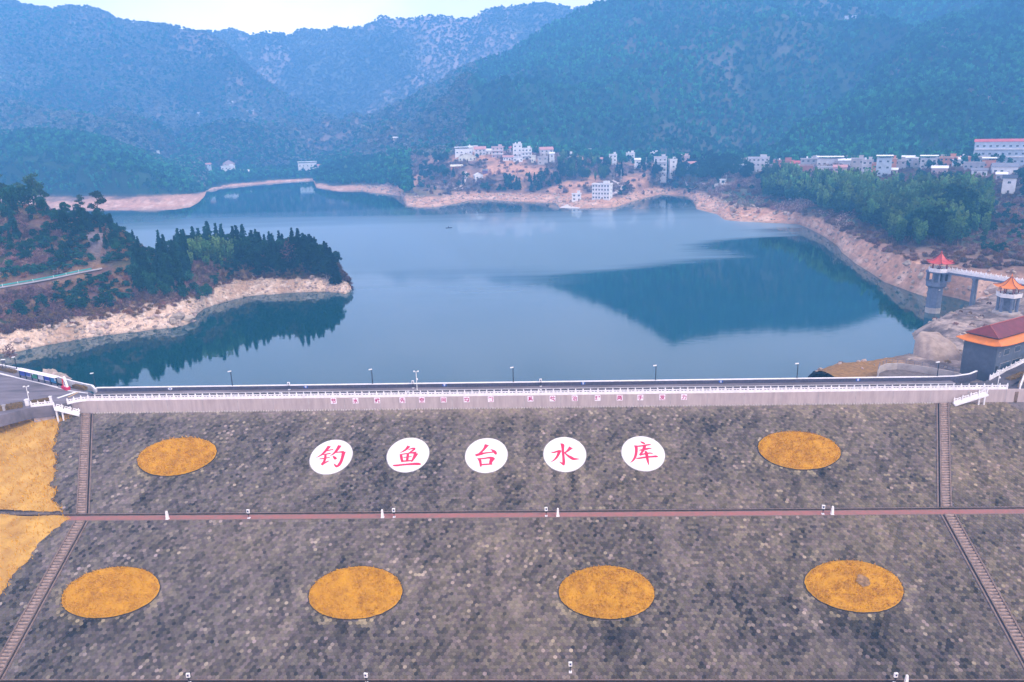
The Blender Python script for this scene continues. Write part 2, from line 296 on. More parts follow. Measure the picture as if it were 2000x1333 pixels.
def far_col(X, Y, Z, T):
    n1 = fbm(X/30, Y/30, 4, 41); n2 = fbm(X/120, Y/120, 3, 43); n3 = fbm(X/6, Y/6, 3, 44)
    c = mixc(SOIL, (0.66, 0.40, 0.28), np.clip((n3-0.35)*2.2, 0, 1))
    c = mixc(c, (0.25, 0.17, 0.14), np.clip(np.sin(Z*3.6+n1*5)*1.3-.35, 0, 1)*0.40*(T < 2)); c = mixc(c, (0.72, 0.50, 0.38), np.clip((n3-.56)*6, 0, 1)*(T < 1.6)*.7)
    c = mixc(c, (0.20, 0.15, 0.12), np.clip(1-np.abs(T-1.05)/0.12, 0, 1)*0.55)
    f = np.clip((T-1.75)/0.35+(n1-0.5)*2.4, 0, 1)
    bench = mixc(BRUSH, SOIL, np.clip((n1-0.47)*5, 0, 1)*(X > -150)*(1-.8*np.clip((X-150)/60, 0, 1))); bench = mixc(bench, FFLOOR, np.clip((n2-0.5)*6, 0, 1)*0.7)
    c = mixc(c, bench, f)
    slope_f = np.clip((T-4.3)/0.5, 0, 1); slope_f = np.maximum(slope_f, (X < -250)*np.clip((T-1.9)/0.25, 0, 1)); slope_f = np.maximum(slope_f, (X > 205)*np.clip((T-2.1)/0.5, 0, 1)*np.clip((2.9-T)/0.4+(T > 3.3)*0, 0, 1))
    ff_ = mixc(FFLOOR, (.085, .095, .07), np.clip((-X-60)/80, 0, 1)*np.clip((T-4.9)/.5, 0, 1))
    fr = ff_*(1-0)+0*X[..., None]; fr = mixc2(fr, DRY, np.clip((n2-0.46)*3, 0, 1)*np.where(X < -100, 0.6, 0.3)*np.clip((T-4.6)/0.8, 0, 1))
    return mixc(c, fr, slope_f)
M['land'] = attr_mat('land', nscale=0.25, nvar=0.35, bump=0.6, bscale=0.5, dist=1.5)
tag(link('lake_shore', FAR.mesh('lake_shore', 0, 15, M['land'], far_col)), kind='structure')
tag(link('village_terrace', FAR.mesh('village_terrace', 15, 61, M['land'], far_col)), kind='structure')
tag(link('mountain', FAR.mesh('mountain', 61, 195, M['land'], far_col)), kind='structure')
# ---- spur in front of the big mountain
s0 = pts([(u, v, 'y', y) for u, v, y in [(1490,312,960),(1530,303,940),(1600,303,890),(1700,306,815),(1850,301,778),(2000,279,795),(2400,272,795)]]); s0[:, 2] -= 6
s1 = pts([(u, v, 'y', y) for u, v, y in [(1490,305,975),(1530,290,985),(1560,270,1010),(1600,238,1050),(1650,195,1080),(1700,150,1120),(1750,96,1180),(1780,70,1200),(1850,36,1220),(1920,10,1250),(2000,-28,1260),(2200,-60,1260),(2400,-70,1260)]])
sm = (s0.copy()); sm = np.stack([s1[:, 0], np.interp(s1[:, 0], s0[:, 0], s0[:, 1])*0.5+s1[:, 1]*0.5, np.interp(s1[:, 0], s0[:, 0], s0[:, 2])*0.5+s1[:, 2]*0.5+8], 1)
s2 = s1.copy(); s2[:, 1] += 160; s2[:, 2] -= 120
def spur_disp(X, Y, Z, T):
    k = np.clip(T/0.4, 0, 1)*(1-0.8*np.clip((T-1.6)/0.4, 0, 1)); u_ = X*0.9+Y*0.44; v_ = -X*0.44+Y*0.9
    return ((ridged(u_/90, v_/300, 3, 51)-0.6)*46+(ridged(X/45, Y/60, 3, 55)-0.6)*16)*k
SPUR = Land([s0, sm, s1, s2], [30, 34, 8], float(s1[0, 0])+0.002, 1.0, 330, spur_disp)
def spur_col(X, Y, Z, T): return mixc(FFLOOR, DRY, np.clip((fbm(X/70, Y/70, 3, 61)-0.58)*6, 0, 1)*0.6)
tag(link('mountain_spur', SPUR.mesh('mountain_spur', 0, 72, M['land'], spur_col)), kind='structure')
# ---- hazy range far behind
b0 = pts([(u, 300, 'y', 1980) for u in (100, 1700)]); b1 = pts([(u, v, 'y', 2380) for u, v in [(100,75),(250,66),(340,60),(400,60),(430,61),(447,57),(452,53),(458,58),(490,65),(512,60),(530,60),(555,64),(565,69),(578,60),(590,53),(610,54),(640,56),(655,50),(670,54),(700,51),(722,40),(745,28),(770,28),(800,31),(830,25),(865,26),(890,30),(920,34),(940,22),(960,16),(1000,9),(1060,4),(1090,7),(1120,15),(1200,0),(1300,-5),(1700,-5)]])
bm = np.array([(a, 2180, np.interp(a, b0[:, 0], b0[:, 2])*0.5+np.interp(a, b1[:, 0], b1[:, 2])*0.5-30) for a in b1[:, 0]]); b2 = b1.copy(); b2[:, 1] += 200; b2[:, 2] -= 150
def back_disp(X, Y, Z, T): return ((ridged(X/300+Y/500, Y/260-X/700, 4, 71)-0.6)*170)*np.clip(T/0.5, 0, 1)*(1-0.95*np.clip((T-1.4)/0.6, 0, 1))+(fbm(X/25, Y/25, 3, 72)-0.5)*8
BACK = Land([b0, bm, b1, b2], [24, 40, 6], float(b1[0, 0]), float(b1[-1, 0]), 420, back_disp)
tag(link('mountain_range', BACK.mesh('mountain_range', 0, 70, M['land'], lambda X, Y, Z, T: mixc((0.15, 0.145, 0.125), (0.42, 0.31, 0.29), np.clip((fbm(X/160, Y/160, 4, 77)-0.45)*4, 0, 1)))), kind='structure')

# ---- wooded peninsula near the dam
g1 = pts([(u, v, 'z', 0.0) for u, v in [(-500,750),(-200,716),(0,692),(50,684),(100,673),(150,664),(200,656),(250,650),(300,645),(350,638),(374,630),(384,615),(400,602),(440,590),(480,580),(520,576),(560,573),(600,571),(640,570),(660,572),(675,575),(686,567)]])
g0 = g1.copy(); g0[:, 1] -= 7; g0[:, 2] = -3.5
g2 = pts([(u, v, 'z', z) for u, v, z in [(-500,710,6),(-200,680,6),(0,656,6),(100,638,6),(200,618,6),(260,603,6.5),(330,600,6.5),(380,582,6.5),(420,560,6.5),(460,548,6.5),(500,543,6),(560,546,5.5),(600,544,5.5),(640,539,6),(660,536,6),(676,547,4.5),(686,562,1)]])
g3 = pts([(u, v, 'y', y) for u, v, y in [(-500,660,284),(-200,604,296),(0,566,307),(60,556,313),(100,548,317),(150,538,322),(200,528,327),(258,517,333),(300,525,338),(360,518,350),(420,510,362),(520,508,371),(600,508,371),(650,520,373),(676,545,374.5),(686,561,373)]])
g4 = g3.copy(); g4[:, 1] += 5.0; g4[:, 2] += 0.06
g5 = pts([(u, v, 'y', y) for u, v, y in [(-500,320,374),(-200,366,370),(-60,385,366),(0,393,364),(60,403,366),(115,413,368),(160,421,370),(200,432,369),(240,454,364),(270,480,360),(300,492,358),(340,493,363),(400,491,377),(460,491,385),(520,493,387),(580,498,385),(620,506,383),(650,522,381),(676,543,380),(686,560,376)]])
g6 = g5.copy(); g6[:, 1] = np.interp(g5[:, 0], [-1, float(g1[-1, 0])-0.06, float(g1[-1, 0])], [70, 45, 4])+g5[:, 1]; g6[:, 2] = -3.5
_rock0 = 0
def pen_disp(X, Y, Z, T):
    rk = np.clip(1-np.abs(T-1.5)/0.75, 0, 1)
    cr = ridged(X/5.5, Y/4.0, 4, 81); st = ridged(X/13+Y/22, Y/30, 3, 83)
    tipf = np.clip((float(g1[-1, 0])-X/Y)/0.03, 0.1, 1)
    n = ((cr-0.55)*3.2+(st-0.55)*3.0)*rk
    n += (fbm(X/9, Y/9, 4, 85)-0.5)*3.4*W(X, Y, Z, T, 2.0, 2.4)*(1-np.clip(1-np.abs(T-3.5)/1.0, 0, 1)*(X/Y < -0.52))
    a = X/Y; cliff = np.exp(-((a+0.545)/0.022)**2)*np.clip(1-np.abs(T-4.45)/0.45, 0, 1)
    n += (ridged(X/6, Y/3, 3, 88)-0.3)*5.5*cliff
    return n*tipf
PEN = Land([g0, g1, g2, g3, g4, g5, g6], [4, 30, 30, 3, 44, 14], -1.02, float(g1[-1, 0]), 700, pen_disp, 2)
ROCKC = (0.50, 0.39, 0.33)
def pen_col(X, Y, Z, T):
    n1 = fbm(X/8, Y/8, 4, 91); n2 = fbm(X/3, Y/3, 3, 92); n3 = fbm(X/26, Y/26, 3, 93)
    c = mixc((0.68, 0.49, 0.36), (0.44, 0.29, 0.20), np.clip((n1-0.38)*3.0, 0, 1)); c = mixc(c, (0.74, 0.60, 0.50), np.clip((n2-0.55)*4, 0, 1)*0.8)
    c = mixc(c, (0.16, 0.12, 0.10), np.clip(1-(Z+0.1)/0.9, 0, 1)*0.75)
    g = mixc((0.15, 0.085, 0.075), (0.22, 0.13, 0.07), np.clip((n1-0.4)*4, 0, 1)); g = mixc(g, (0.06, 0.065, 0.03), np.clip((n3-0.45)*5, 0, 1))
    f = np.clip((T-2.0)/0.16+(n2-0.5)*2.2, 0, 1); c = mixc(c, g, f)
    a = X/Y; cl = np.exp(-((a+0.545)/0.02)**2)*np.clip(1-np.abs(T-4.45)/0.42, 0, 1); c = mixc(c, (0.20, 0.155, 0.165), np.clip(cl*2.0*(n1+0.2), 0, 1))
    return c
M['bank'] = attr_mat('rocky_bank', nscale=0.8, nvar=0.4, bump=0.9, bscale=1.6, dist=0.6)
tag(link('peninsula', PEN.mesh('peninsula', 0, 125, M['bank'], pen_col)), kind='structure')

# ---- water and the wide ground sheet below everything
def grid_sheet(name, x0, y0, x1, y1, z, m, kind='structure'):
    me = bpy.data.meshes.new(name); me.from_pydata([(x0, y0, z), (x1, y0, z), (x1, y1, z), (x0, y1, z)], [], [(0, 1, 2, 3)]); me.materials.append(m); me.update()
    return tag(link(name, me), kind=kind)
wm = bpy.data.materials.new('lake_water'); wm.use_nodes = True; n = wm.node_tree.nodes; l = wm.node_tree.links; n.clear()
o_ = n.new('ShaderNodeOutputMaterial'); mxw = n.new('ShaderNodeMixShader'); df = n.new('ShaderNodeBsdfDiffuse'); gl = n.new('ShaderNodeBsdfGlossy'); fr = n.new('ShaderNodeFresnel')
df.inputs['Color'].default_value = (0.0, 0.040, 0.050, 1); gl.inputs['Roughness'].default_value = 0.035; gl.inputs['Color'].default_value = (0.82, 0.93, 1.0, 1); fr.inputs['IOR'].default_value = 1.74
g_ = n.new('ShaderNodeNewGeometry'); mp_ = n.new('ShaderNodeMapping'); mp_.inputs['Scale'].default_value = (0.35, 0.9, 1); nn = n.new('ShaderNodeTexNoise'); nn.inputs['Scale'].default_value = 0.55; nn.inputs['Detail'].default_value = 4
bb = n.new('ShaderNodeBump'); bb.inputs['Strength'].default_value = 0.035; bb.inputs['Distance'].default_value = 0.3
l.new(g_.outputs['Position'], mp_.inputs[0]); l.new(mp_.outputs[0], nn.inputs['Vector']); l.new(nn.outputs['Fac'], bb.inputs['Height']); l.new(bb.outputs[0], gl.inputs['Normal'])

# wind-ruffled water in the middle of the lake, calm along the shores and near the dam
RA, RB = P(1085, 574), P(1600, 446); rn = np.array((-(RB-RA)[1], (RB-RA)[0], 0)); rn = rn/np.linalg.norm(rn); rn = rn*np.sign(rn[1])
vd = n.new('ShaderNodeVectorMath'); vd.operation = 'SUBTRACT'; vd.inputs[1].default_value = tuple(RA); l.new(g_.outputs['Position'], vd.inputs[0]); dt_ = n.new('ShaderNodeVectorMath'); dt_.operation = 'DOT_PRODUCT'; dt_.inputs[1].default_value = tuple(rn); l.new(vd.outputs[0], dt_.inputs[0])
wn_ = n.new('ShaderNodeTexNoise'); wn_.inputs['Scale'].default_value = 1.0; wn_.inputs['Detail'].default_value = 6; wm_p = n.new('ShaderNodeMapping'); wm_p.inputs['Rotation'].default_value = (0, 0, -math.atan2((RB-RA)[1], (RB-RA)[0])); wm_p.inputs['Scale'].default_value = (.004, .022, 1); l.new(g_.outputs['Position'], wm_p.inputs[0]); l.new(wm_p.outputs[0], wn_.inputs['Vector'])
def mth(op, a, b_):
    x = n.new('ShaderNodeMath'); x.operation = op
    for i, q in enumerate((a, b_)):
        if isinstance(q, (int, float)): x.inputs[i].default_value = q
        else: l.new(q, x.inputs[i])
    return x.outputs[0]
def mrange(v, a, b_, c, d):
    x = n.new('ShaderNodeMapRange'); x.interpolation_type = 'SMOOTHSTEP'
    for i, q in zip((1, 2, 3, 4), (a, b_, c, d)): x.inputs[i].default_value = q
    l.new(v, x.inputs[0]); return x.outputs[0]
nz_ = mth('MULTIPLY', mth('SUBTRACT', wn_.outputs['Fac'], .5), 150.0); dd_ = mth('ADD', dt_.outputs['Value'], nz_)
sy_ = n.new('ShaderNodeSeparateXYZ'); l.new(g_.outputs['Position'], sy_.inputs[0]); yy_ = mth('ADD', sy_.outputs['Y'], mth('MULTIPLY', nz_, .8))
ruf = mth('MULTIPLY', mrange(dd_, 0.0, 34.0, 0.0, 1.0), mth('MULTIPLY', mrange(yy_, 600.0, 790.0, 1.0, 0.0), mrange(yy_, 350.0, 430.0, 0.0, 1.0)))
gl2 = n.new('ShaderNodeBsdfGlossy'); gl2.inputs['Roughness'].default_value = 0.46; gl2.inputs['Color'].default_value = (.72, .88, 1.0, 1); gmx = n.new('ShaderNodeMixShader'); l.new(mth('MULTIPLY', ruf, .72), gmx.inputs[0]); l.new(gl.outputs[0], gmx.inputs[1]); l.new(gl2.outputs[0], gmx.inputs[2])
fr2 = mth('ADD', fr.outputs[0], mth('MULTIPLY', ruf, .03))
l.new(fr2, mxw.inputs[0]); l.new(df.outputs[0], mxw.inputs[1]); l.new(gmx.outputs[0], mxw.inputs[2]); l.new(mxw.outputs[0], o_.inputs['Surface'])
wq = [S(-420, -5.5, 0), S(420, -5.5, 0), np.array((1500, 1500, 0)), np.array((1500, 1750, 0)), np.array((-1600, 1750, 0)), np.array((-1600, 1400, 0))]
me = bpy.data.meshes.new('lake_water'); me.from_pydata([tuple(p) for p in wq], [], [tuple(range(6))]); me.materials.append(wm); me.update(); tag(link('lake_water', me), kind='structure')
M['ground'] = mat('valley_ground', (0.16, 0.12, 0.06), 0.95, 0.25, 0.08, 0.3, 1.0, coord='World')
grid_sheet('ground', -2500, -250, 2500, 2850, -46.0, M['ground'])
# ---- haze
hz = MB(); hz.box(-2600, -300, -47.5, 2600, 2900, 530); hm = bpy.data.materials.new('haze'); hm.use_nodes = True; n = hm.node_tree.nodes; n.clear()
ho = n.new('ShaderNodeOutputMaterial'); pv = n.new('ShaderNodeVolumePrincipled'); pv.inputs['Color'].default_value = (0.17, 0.53, 1.0, 1); pv.inputs['Absorption Color'].default_value = (0, 0, 0, 1); pv.inputs['Density'].default_value = 0.00045; pv.inputs['Anisotropy'].default_value = 0.0
hm.node_tree.links.new(pv.outputs[0], ho.inputs['Volume']); ho_ = hz.build('haze', None, hm); tag(ho_, kind='stuff')
# ================================================================ dam
dam = empty('dam', S(0, 0, ZF), 0, 'wide embankment dam faced with grey hexagonal blocks', 'dam')
dam_inv = Matrix.Translation(S(0, 0, ZF)).inverted()
def loc_(p): return tuple(np.asarray(p)-S(0, 0, ZF))
# base faces under the blocks (mortar bed)
M['mortar'] = mat('mortar_bed', (0.15, 0.12, 0.115), 0.95, 0.2, 1.2, coord='World')
def strip(name, quads, m, parent=dam, kind=None):
    b = MB()
    for q in quads: b.add([loc_(p) for p in q], [(0, 1, 2, 3)])
    o = b.build(name, parent, m)
    if kind: o['kind'] = kind
    return o
SW = 260
def sl(t, off): return zs(t)+off
strip('upper_face', [[S(-SW, T1, ZB-.06), S(SW, T1, ZB-.06), S(SW, -0.4, ZF+.16-.06), S(-SW, -0.4, ZF+.16-.06)]], M['mortar'])
strip('lower_face', [[S(-SW, T3, ZB2-.06), S(SW, T3, ZB2-.06), S(SW, T2-.02, ZB-.06), S(-SW, T2-.02, ZB-.06)], [S(-SW, T4+50, ZB2-20.06), S(SW, T4+50, ZB2-20.06), S(SW, T4, ZB2-.06), S(-SW, T4, ZB2-.06)]], M['mortar'])
for (ta, tb, zb) in ((T1, T2, ZB), (T3, T4, ZB2)):
    b = MB()
    for (x0, x1) in ((-SW, SW),):
        # ditch: floor sunk 0.45 with walls, low kerb on the uphill side, then the red paver path
        b.add([loc_(S(x0, ta, zb-.45)), loc_(S(x1, ta, zb-.45)), loc_(S(x1, ta+.55, zb-.45)), loc_(S(x0, ta+.55, zb-.45))], [(0, 3, 2, 1)])
        b.add([loc_(S(x0, ta, zb-.45)), loc_(S(x1, ta, zb-.45)), loc_(S(x1, ta, zb+.05)), loc_(S(x0, ta, zb+.05))], [(0, 1, 2, 3)])
        b.add([loc_(S(x0, ta+.55, zb-.45)), loc_(S(x1, ta+.55, zb-.45)), loc_(S(x1, ta+.55, zb)), loc_(S(x0, ta+.55, zb))], [(3, 2, 1, 0)])
    b.build('drain_ditch', dam, M['ditch'])
    strip('footpath', [[S(-SW, tb-.35, zb), S(SW, tb-.35, zb), S(SW, ta+.75, zb), S(-SW, ta+.75, zb)]], M['red_brick'])
    k = MB()
    for t0, t1, h in ((ta-.22, ta, .16), (ta+.55, ta+.75, .05), (tb-.35, tb, .05)):
        k.hexa([loc_(S(-SW, t1, zb-.4)), loc_(S(SW, t1, zb-.4)), loc_(S(SW, t0, zb-.4)), loc_(S(-SW, t0, zb-.4))], [loc_(S(-SW, t1, zb+h)), loc_(S(SW, t1, zb+h)), loc_(S(SW, t0, zb+h)), loc_(S(-SW, t0, zb+h))])
    k.build('kerb', dam, M['stair_edge'])
# stairs: centre lines (s at top, t top) -> (s, t bottom), each with stringers and a side ditch
STAIRS = [('upper', -115.2, 0.3, -100.2, T1-.2, 44, 1, 'long stone stairway beside the dry grass, upper flight at the grassy end of the dam'),
          ('upper', 112.4, 0.3, 98.3, T1-.2, 44, -1, 'long stone stairway up the dam face, upper flight below the roofed building end'),
          ('lower', -98.6, T2, -97.6, T3-.1, 50, 1, 'lower stone stairway beside the dry grass, running from the red path to the bottom ditch'),
          ('lower', 97.4, T2, 97.4, T3-.1, 50, -1, 'lower stone stairway on the bare side of the dam away from the dry grass')]
def stair_s(t, side):
    r = []
    for _, sa, ta, sb, tb, *_x in STAIRS:
        if ta-.6 <= t <= tb+.6 and sa*side > 0: r.append(sa+(sb-sa)*(t-ta)/(tb-ta))
    return r
for lv, sa, ta, sb, tb, nst, side, lab in STAIRS:
    za, zb_ = zs(ta+1e-6), zs(tb)
    o = empty('stairway', S(sa, ta, za), 0, lab, 'stairs', 'stone stairways on the dam face'); org = S(sa, ta, za)
    L_ = lambda p: tuple(np.asarray(p)-org)
    w2 = .92; dt = (tb-ta)/nst; dz = (zb_-za)/nst; ds = (sb-sa)/nst
    bs = MB(); q = lambda s_, t_, z_: tuple(S(s_, t_, z_)-S(0, 0, 0))
    bs.hexa([q(-w2, dt*.46, dz-.15), q(w2, dt*.46, dz-.15), q(w2, -.02, dz-.15), q(-w2, -.02, dz-.15)], [q(-w2, dt*.46, .10), q(w2, dt*.46, .10), q(w2, -.02, .10), q(-w2, -.02, .10)])
    step = bs.mesh('step', M['stair'])
    for i in range(nst): link('step', step, o, L_(S(sa+ds*(i+.2), ta+dt*i, za+dz*i)))
    bf = MB(); bf.add([L_(S(sa-w2, ta, za-.12)), L_(S(sa+w2, ta, za-.12)), L_(S(sb+w2, tb, zb_-.12)), L_(S(sb-w2, tb, zb_-.12))], [(0, 3, 2, 1)]); bf.build('riser_shade_bed', o, M['ditch'])  # near-black sheet between the treads puts the shade of the risers into colour
    for (c, hw, h) in ((-1.10, .15, .34), (1.10, .15, .34), (1.80*side, .16, .2)):
        b = MB(); b.hexa([L_(S(sb+c-hw, tb, zb_-.3)), L_(S(sb+c+hw, tb, zb_-.3)), L_(S(sa+c+hw, ta, za-.3)), L_(S(sa+c-hw, ta, za-.3))], [L_(S(sb+c-hw, tb, zb_+h)), L_(S(sb+c+hw, tb, zb_+h)), L_(S(sa+c+hw, ta, za+h)), L_(S(sa+c-hw, ta, za+h))])
        b.build('stringer', o, M['stair_edge'])
    b = MB(); c = 1.45*side; b.add([L_(S(sb+c-.2, tb, zb_+.02)), L_(S(sb+c+.2, tb, zb_+.02)), L_(S(sa+c+.2, ta, za+.02)), L_(S(sa+c-.2, ta, za+.02))], [(0, 1, 2, 3)]); b.build('side_drain', o, M['ditch'])

# beds and discs lying on the slope (centres from the photograph, on the real slope)
DISC_PX = [(647, 893), (797, 889), (950, 890), (1103, 888), (1256, 886.5)]
DISCS = [to_st(hit_slope(u, v, True)) for u, v in DISC_PX]
BEDS = [(to_st(hit_slope(u, v, up)), rx, rt, up) for u, v, rx, rt, up in [(346, 892, 9.9, 6.15, 1), (1560, 880, 9.9, 6.0, 1), (217, 1157, 10.15, 5.75, 0), (695, 1158, 9.75, 5.85, 0), (1185, 1157, 9.75, 5.8, 0), (1668, 1145, 9.75, 5.7, 0)]]
# ---- hexagonal blocks
HW = 0.76; RAD = HW/math.sqrt(3); ROW = 1.5*RAD/math.sqrt(1+G*G)
def grass_edge(t):      # s of the ragged edge of the dry grass on the grassy bank
    return np.interp(t, [-1, 4, 10, 16, 22, 28, T1, 34, 38, 42, 47, 52, 58, 64, T4+8], [-118.5, -119.5, -118.0, -115.5, -112.5, -109.5, -104.5, -101.0, -103.5, -104.5, -105.5, -106.0, -106.5, -107.0, -108.0])
def block_field(t_lo, t_hi, s_lo, s_hi):
    out_ = []; k = 0; t = t_lo+ROW*0.6
    while t < t_hi-ROW*0.4:
        s = np.arange(s_lo, s_hi, HW)+(HW/2 if k % 2 else 0)
        keep = np.ones(len(s), bool)
        for side in (-1, 1):
            for c in stair_s(t, side): keep &= ~((s > c-1.45-(0.75 if side > 0 else 0)) & (s < c+1.45+(0.75 if side < 0 else 0)))
        for (bs_, bt), rx, rt, up in BEDS: keep &= ((s-bs_)/(rx+.1))**2+((t-bt)/(rt+.1))**2 > 1
        for (bs_, bt) in DISCS: keep &= ((s-bs_)/5.2)**2+((t-bt)/5.3)**2 > 1
        keep &= s > grass_edge(t)-2.5
        keep &= ~((s > 128+0.9*t) & (t < 6))
        out_.append(np.stack([s[keep], np.full(keep.sum(), t)], 1)); t += ROW; k += 1
    return np.concatenate(out_)
B1 = block_field(0.0, T1-.25, -124, 158); B2 = block_field(T2, T3-.25, -116, 142); B3 = block_field(T4+.1, T4+8, -112, 118)
BL = np.concatenate([B1, B2, B3])
def zs_arr(t): return np.where(t <= T1, ZF-G*t, np.where(t <= T3, ZB-G*(t-T2), ZB2-G*(t-T4)))
n_ = len(BL); r_ = RNG
# block tone: clumpy wear, run-off streaks under the beds, single odd blocks
s_, t_ = BL[:, 0], BL[:, 1]
n1 = fbm(s_/5, t_/6, 4, 101); n2 = fbm(s_/2.2, t_/14, 3, 102); n3 = fbm(s_/28, t_/20, 3, 103); rd = r_.random(n_)
tone = 0.165+(n1-0.5)*0.11+(n2-0.5)*0.12+(n3-0.5)*0.10+(rd-0.5)*0.135+(fbm((s_+t_*1.25)/1.3, (s_*.8-t_)/11, 3, 117)-0.5)*0.13
odd = r_.random(n_); patch = np.clip((fbm(s_/7, t_/5, 3, 107)-0.42)*3, 0, 1)
tone += np.where(odd > 0.90, 0.06+0.30*r_.random(n_)*patch, 0)-np.where(odd < 0.08, 0.06*r_.random(n_), 0)
tone += np.clip((4.5-t_)/4.5, 0, 1)*(t_ < 6)*0.13
stain = np.zeros(n_); moss = np.zeros(n_)
for (bs_, bt), rx, rt, up in BEDS:
    d = (t_-bt)/rt; x = (s_-bs_)/rx; rr = np.sqrt(x*x+d*d); down = (t_-bt-rt*np.sqrt(np.clip(1-x*x, 0, 1)))
    same = (t_ < T1) if up else (t_ > T2)
    st = np.clip(1-np.abs(x)/1.0, 0, 1)**0.6*np.clip(1-down/9.5, 0, 1)*(down > 0)*same
    stain = np.maximum(stain, st*np.clip((fbm(s_/1.4, t_/9, 3, 111)-0.22)*2.6, 0, 1))
    moss = np.maximum(moss, np.clip(1.35-np.abs(rr-1.06)/0.20, 0, 1)*same*np.clip((fbm(s_/1.7, t_/1.7, 3, 112)-0.42)*5, 0, 1)*np.clip(0.55+d*0.55, 0.1, 1)*(0.4+0.6*rd))
for (bs_, bt) in DISCS:
    x = (s_-bs_)/5.2; down = t_-bt-5*np.sqrt(np.clip(1-x*x, 0, 1)); tone += np.clip(1-np.abs(x), 0, 1)**0.5*np.clip(1-down/9, 0, 1)*(down > 0)*(t_ < T1)*(n2-0.36)*0.45
tone = np.clip(tone, 0.035, 0.6)*(1-0.80*stain)
hue = r_.random(n_); warm = (n3-0.45)*0.5+(s_/400)
tone = tone*0.60; colr = np.stack([tone*(1.10+0.06*(hue-.5)+0.12*warm), tone*(0.865+0.12*(hue-.5)), tone*(0.70-0.22*np.clip(warm, -.2, .5)+0.12*(.5-hue))], 1)
colr = colr*(1-moss[:, None])+np.array((0.25, 0.20, 0.12))*moss[:, None]*(0.6+0.8*rd[:, None])
lift = (r_.random(n_)-0.5)*0.03+np.where(odd > 0.95, 0.02, 0)
M['block'] = attr_mat('hex_block_concrete', nscale=2.5, nvar=0.22, bump=0.35, bscale=9, dist=0.05)
ang = np.array([math.pi/2+k*math.pi/3 for k in range(6)]); cs = np.cos(ang); sn = np.sin(ang); inv = 1/math.sqrt(1+G*G)
def hexgeo(idx, mat_):
    m = len(idx); s0, t0 = BL[idx, 0], BL[idx, 1]; z0 = zs_arr(t0)+lift[idx]; rings = []
    for rad, h in ((RAD*0.995, -0.05), (RAD*0.985, 0.03), (RAD*0.90, 0.06)):
        ss = s0[:, None]+cs*rad; tt = t0[:, None]+sn*rad*inv; zz = z0[:, None]-G*sn*rad*inv+h
        rings.append(C0[None, None, :]+EX[None, None, :]*ss[..., None]+NX[None, None, :]*tt[..., None]); rings[-1][..., 2] = zz
    V = np.stack(rings, 1).reshape(-1, 3)-S(0, 0, ZF); base = np.arange(m)[:, None]*18; fl = []
    for a in (0, 1):
        for k in range(6): fl.append(np.stack([base[:, 0]+a*6+k, base[:, 0]+a*6+(k+1) % 6, base[:, 0]+(a+1)*6+(k+1) % 6, base[:, 0]+(a+1)*6+k], 1))
    fl.append(base+12+np.array([0, 1, 2, 3])); fl.append(base+12+np.array([0, 3, 4, 5]))
    Fq = np.stack(fl, 1)[:, :, ::-1].reshape(-1, 4); c = np.concatenate([np.repeat(colr[idx], 14, 0), np.ones((m*14, 1))], 1)
    return np_mesh('hex_block', V, Fq, [mat_], False, {'col': ('FACE', 'FLOAT_COLOR', c)})
def in_view(p):
    y, z = p[1], p[2]-CZ; d = y*math.cos(PIT)-z*math.sin(PIT); a = p[0]/d; b = -(y*math.sin(PIT)+z*math.cos(PIT))/d
    return 1000+FPX*a, 666.5+FPX*b, d
near = [i for i in np.where((t_ > T3-6) & (t_ < T3) & (np.abs(s_) < 90))[0]]
near = sorted(near, key=lambda i: (-t_[i], abs(s_[i]+8)))[:300]; nset = set(near)
for i in near: link('hex_block', hexgeo(np.array([i]), M['block']), dam)
rest = np.array([i for i in range(n_) if i not in nset]); o = link('hex_paving', hexgeo(rest, M['block']), dam); o['kind'] = 'stuff'
# ---- crest: retaining wall, road, parapet
b = MB(); b.hexa([loc_(S(-119, 0, ZF-.6)), loc_(S(140, 0, ZF-.6)), loc_(S(140, -.5, ZF-.6)), loc_(S(-119, -.5, ZF-.6))], [loc_(S(-119, 0, 9.25)), loc_(S(140, 0, 9.25)), loc_(S(140, -.5, 9.25)), loc_(S(-119, -.5, 9.25))])
b.build('crest_wall', dam, M['wall_grey'])
for k in range(26):   # recessed joints of the crest wall as thin proud pilaster strips
    s0 = -112+k*9.6; b = MB(); b.hexa([loc_(S(s0, .03, ZF)), loc_(S(s0+.12, .03, ZF)), loc_(S(s0+.12, -.1, ZF)), loc_(S(s0, -.1, ZF))], [loc_(S(s0, .03, 9.2)), loc_(S(s0+.12, .03, 9.2)), loc_(S(s0+.12, -.1, 9.2)), loc_(S(s0, -.1, 9.2))]); b.build('wall_joint', dam, M['concrete'])
b = MB()
for k in range(330):  # scalloped white edge where the blocks meet the wall
    s0 = -113+k*0.7
    if s0 > 110: break
    h = 0.10+0.16*random.random(); b.frustum(*loc_(S(s0+random.uniform(-.1, .1), .14, ZF-.05)), loc_(S(0, 0, ZF-.05))[2]+h+.12, 0.24, 0.15, 6, ph=random.random())
o = b.build('mortar_fillet', dam, M['pale_conc']); o['kind'] = 'stuff'
def crest_solid(name, parts, m, parent=dam):
    b = MB()
    for s0, s1, t0, t1, z0, z1 in parts: b.hexa([loc_(S(s0, t1, z0)), loc_(S(s1, t1, z0)), loc_(S(s1, t0, z0)), loc_(S(s0, t0, z0))], [loc_(S(s0, t1, z1)), loc_(S(s1, t1, z1)), loc_(S(s1, t0, z1)), loc_(S(s0, t0, z1))])
    return b.build(name, parent, m)
TP = -7.9
crest_solid('crest_road', [(-119, 150, -5.6, -.5, 8.2, 9.0)], M['asphalt'])
crest_solid('crest_walkway', [(-116, 118, TP, -5.6, 8.2, 9.12)], M['asphalt_plaza'])
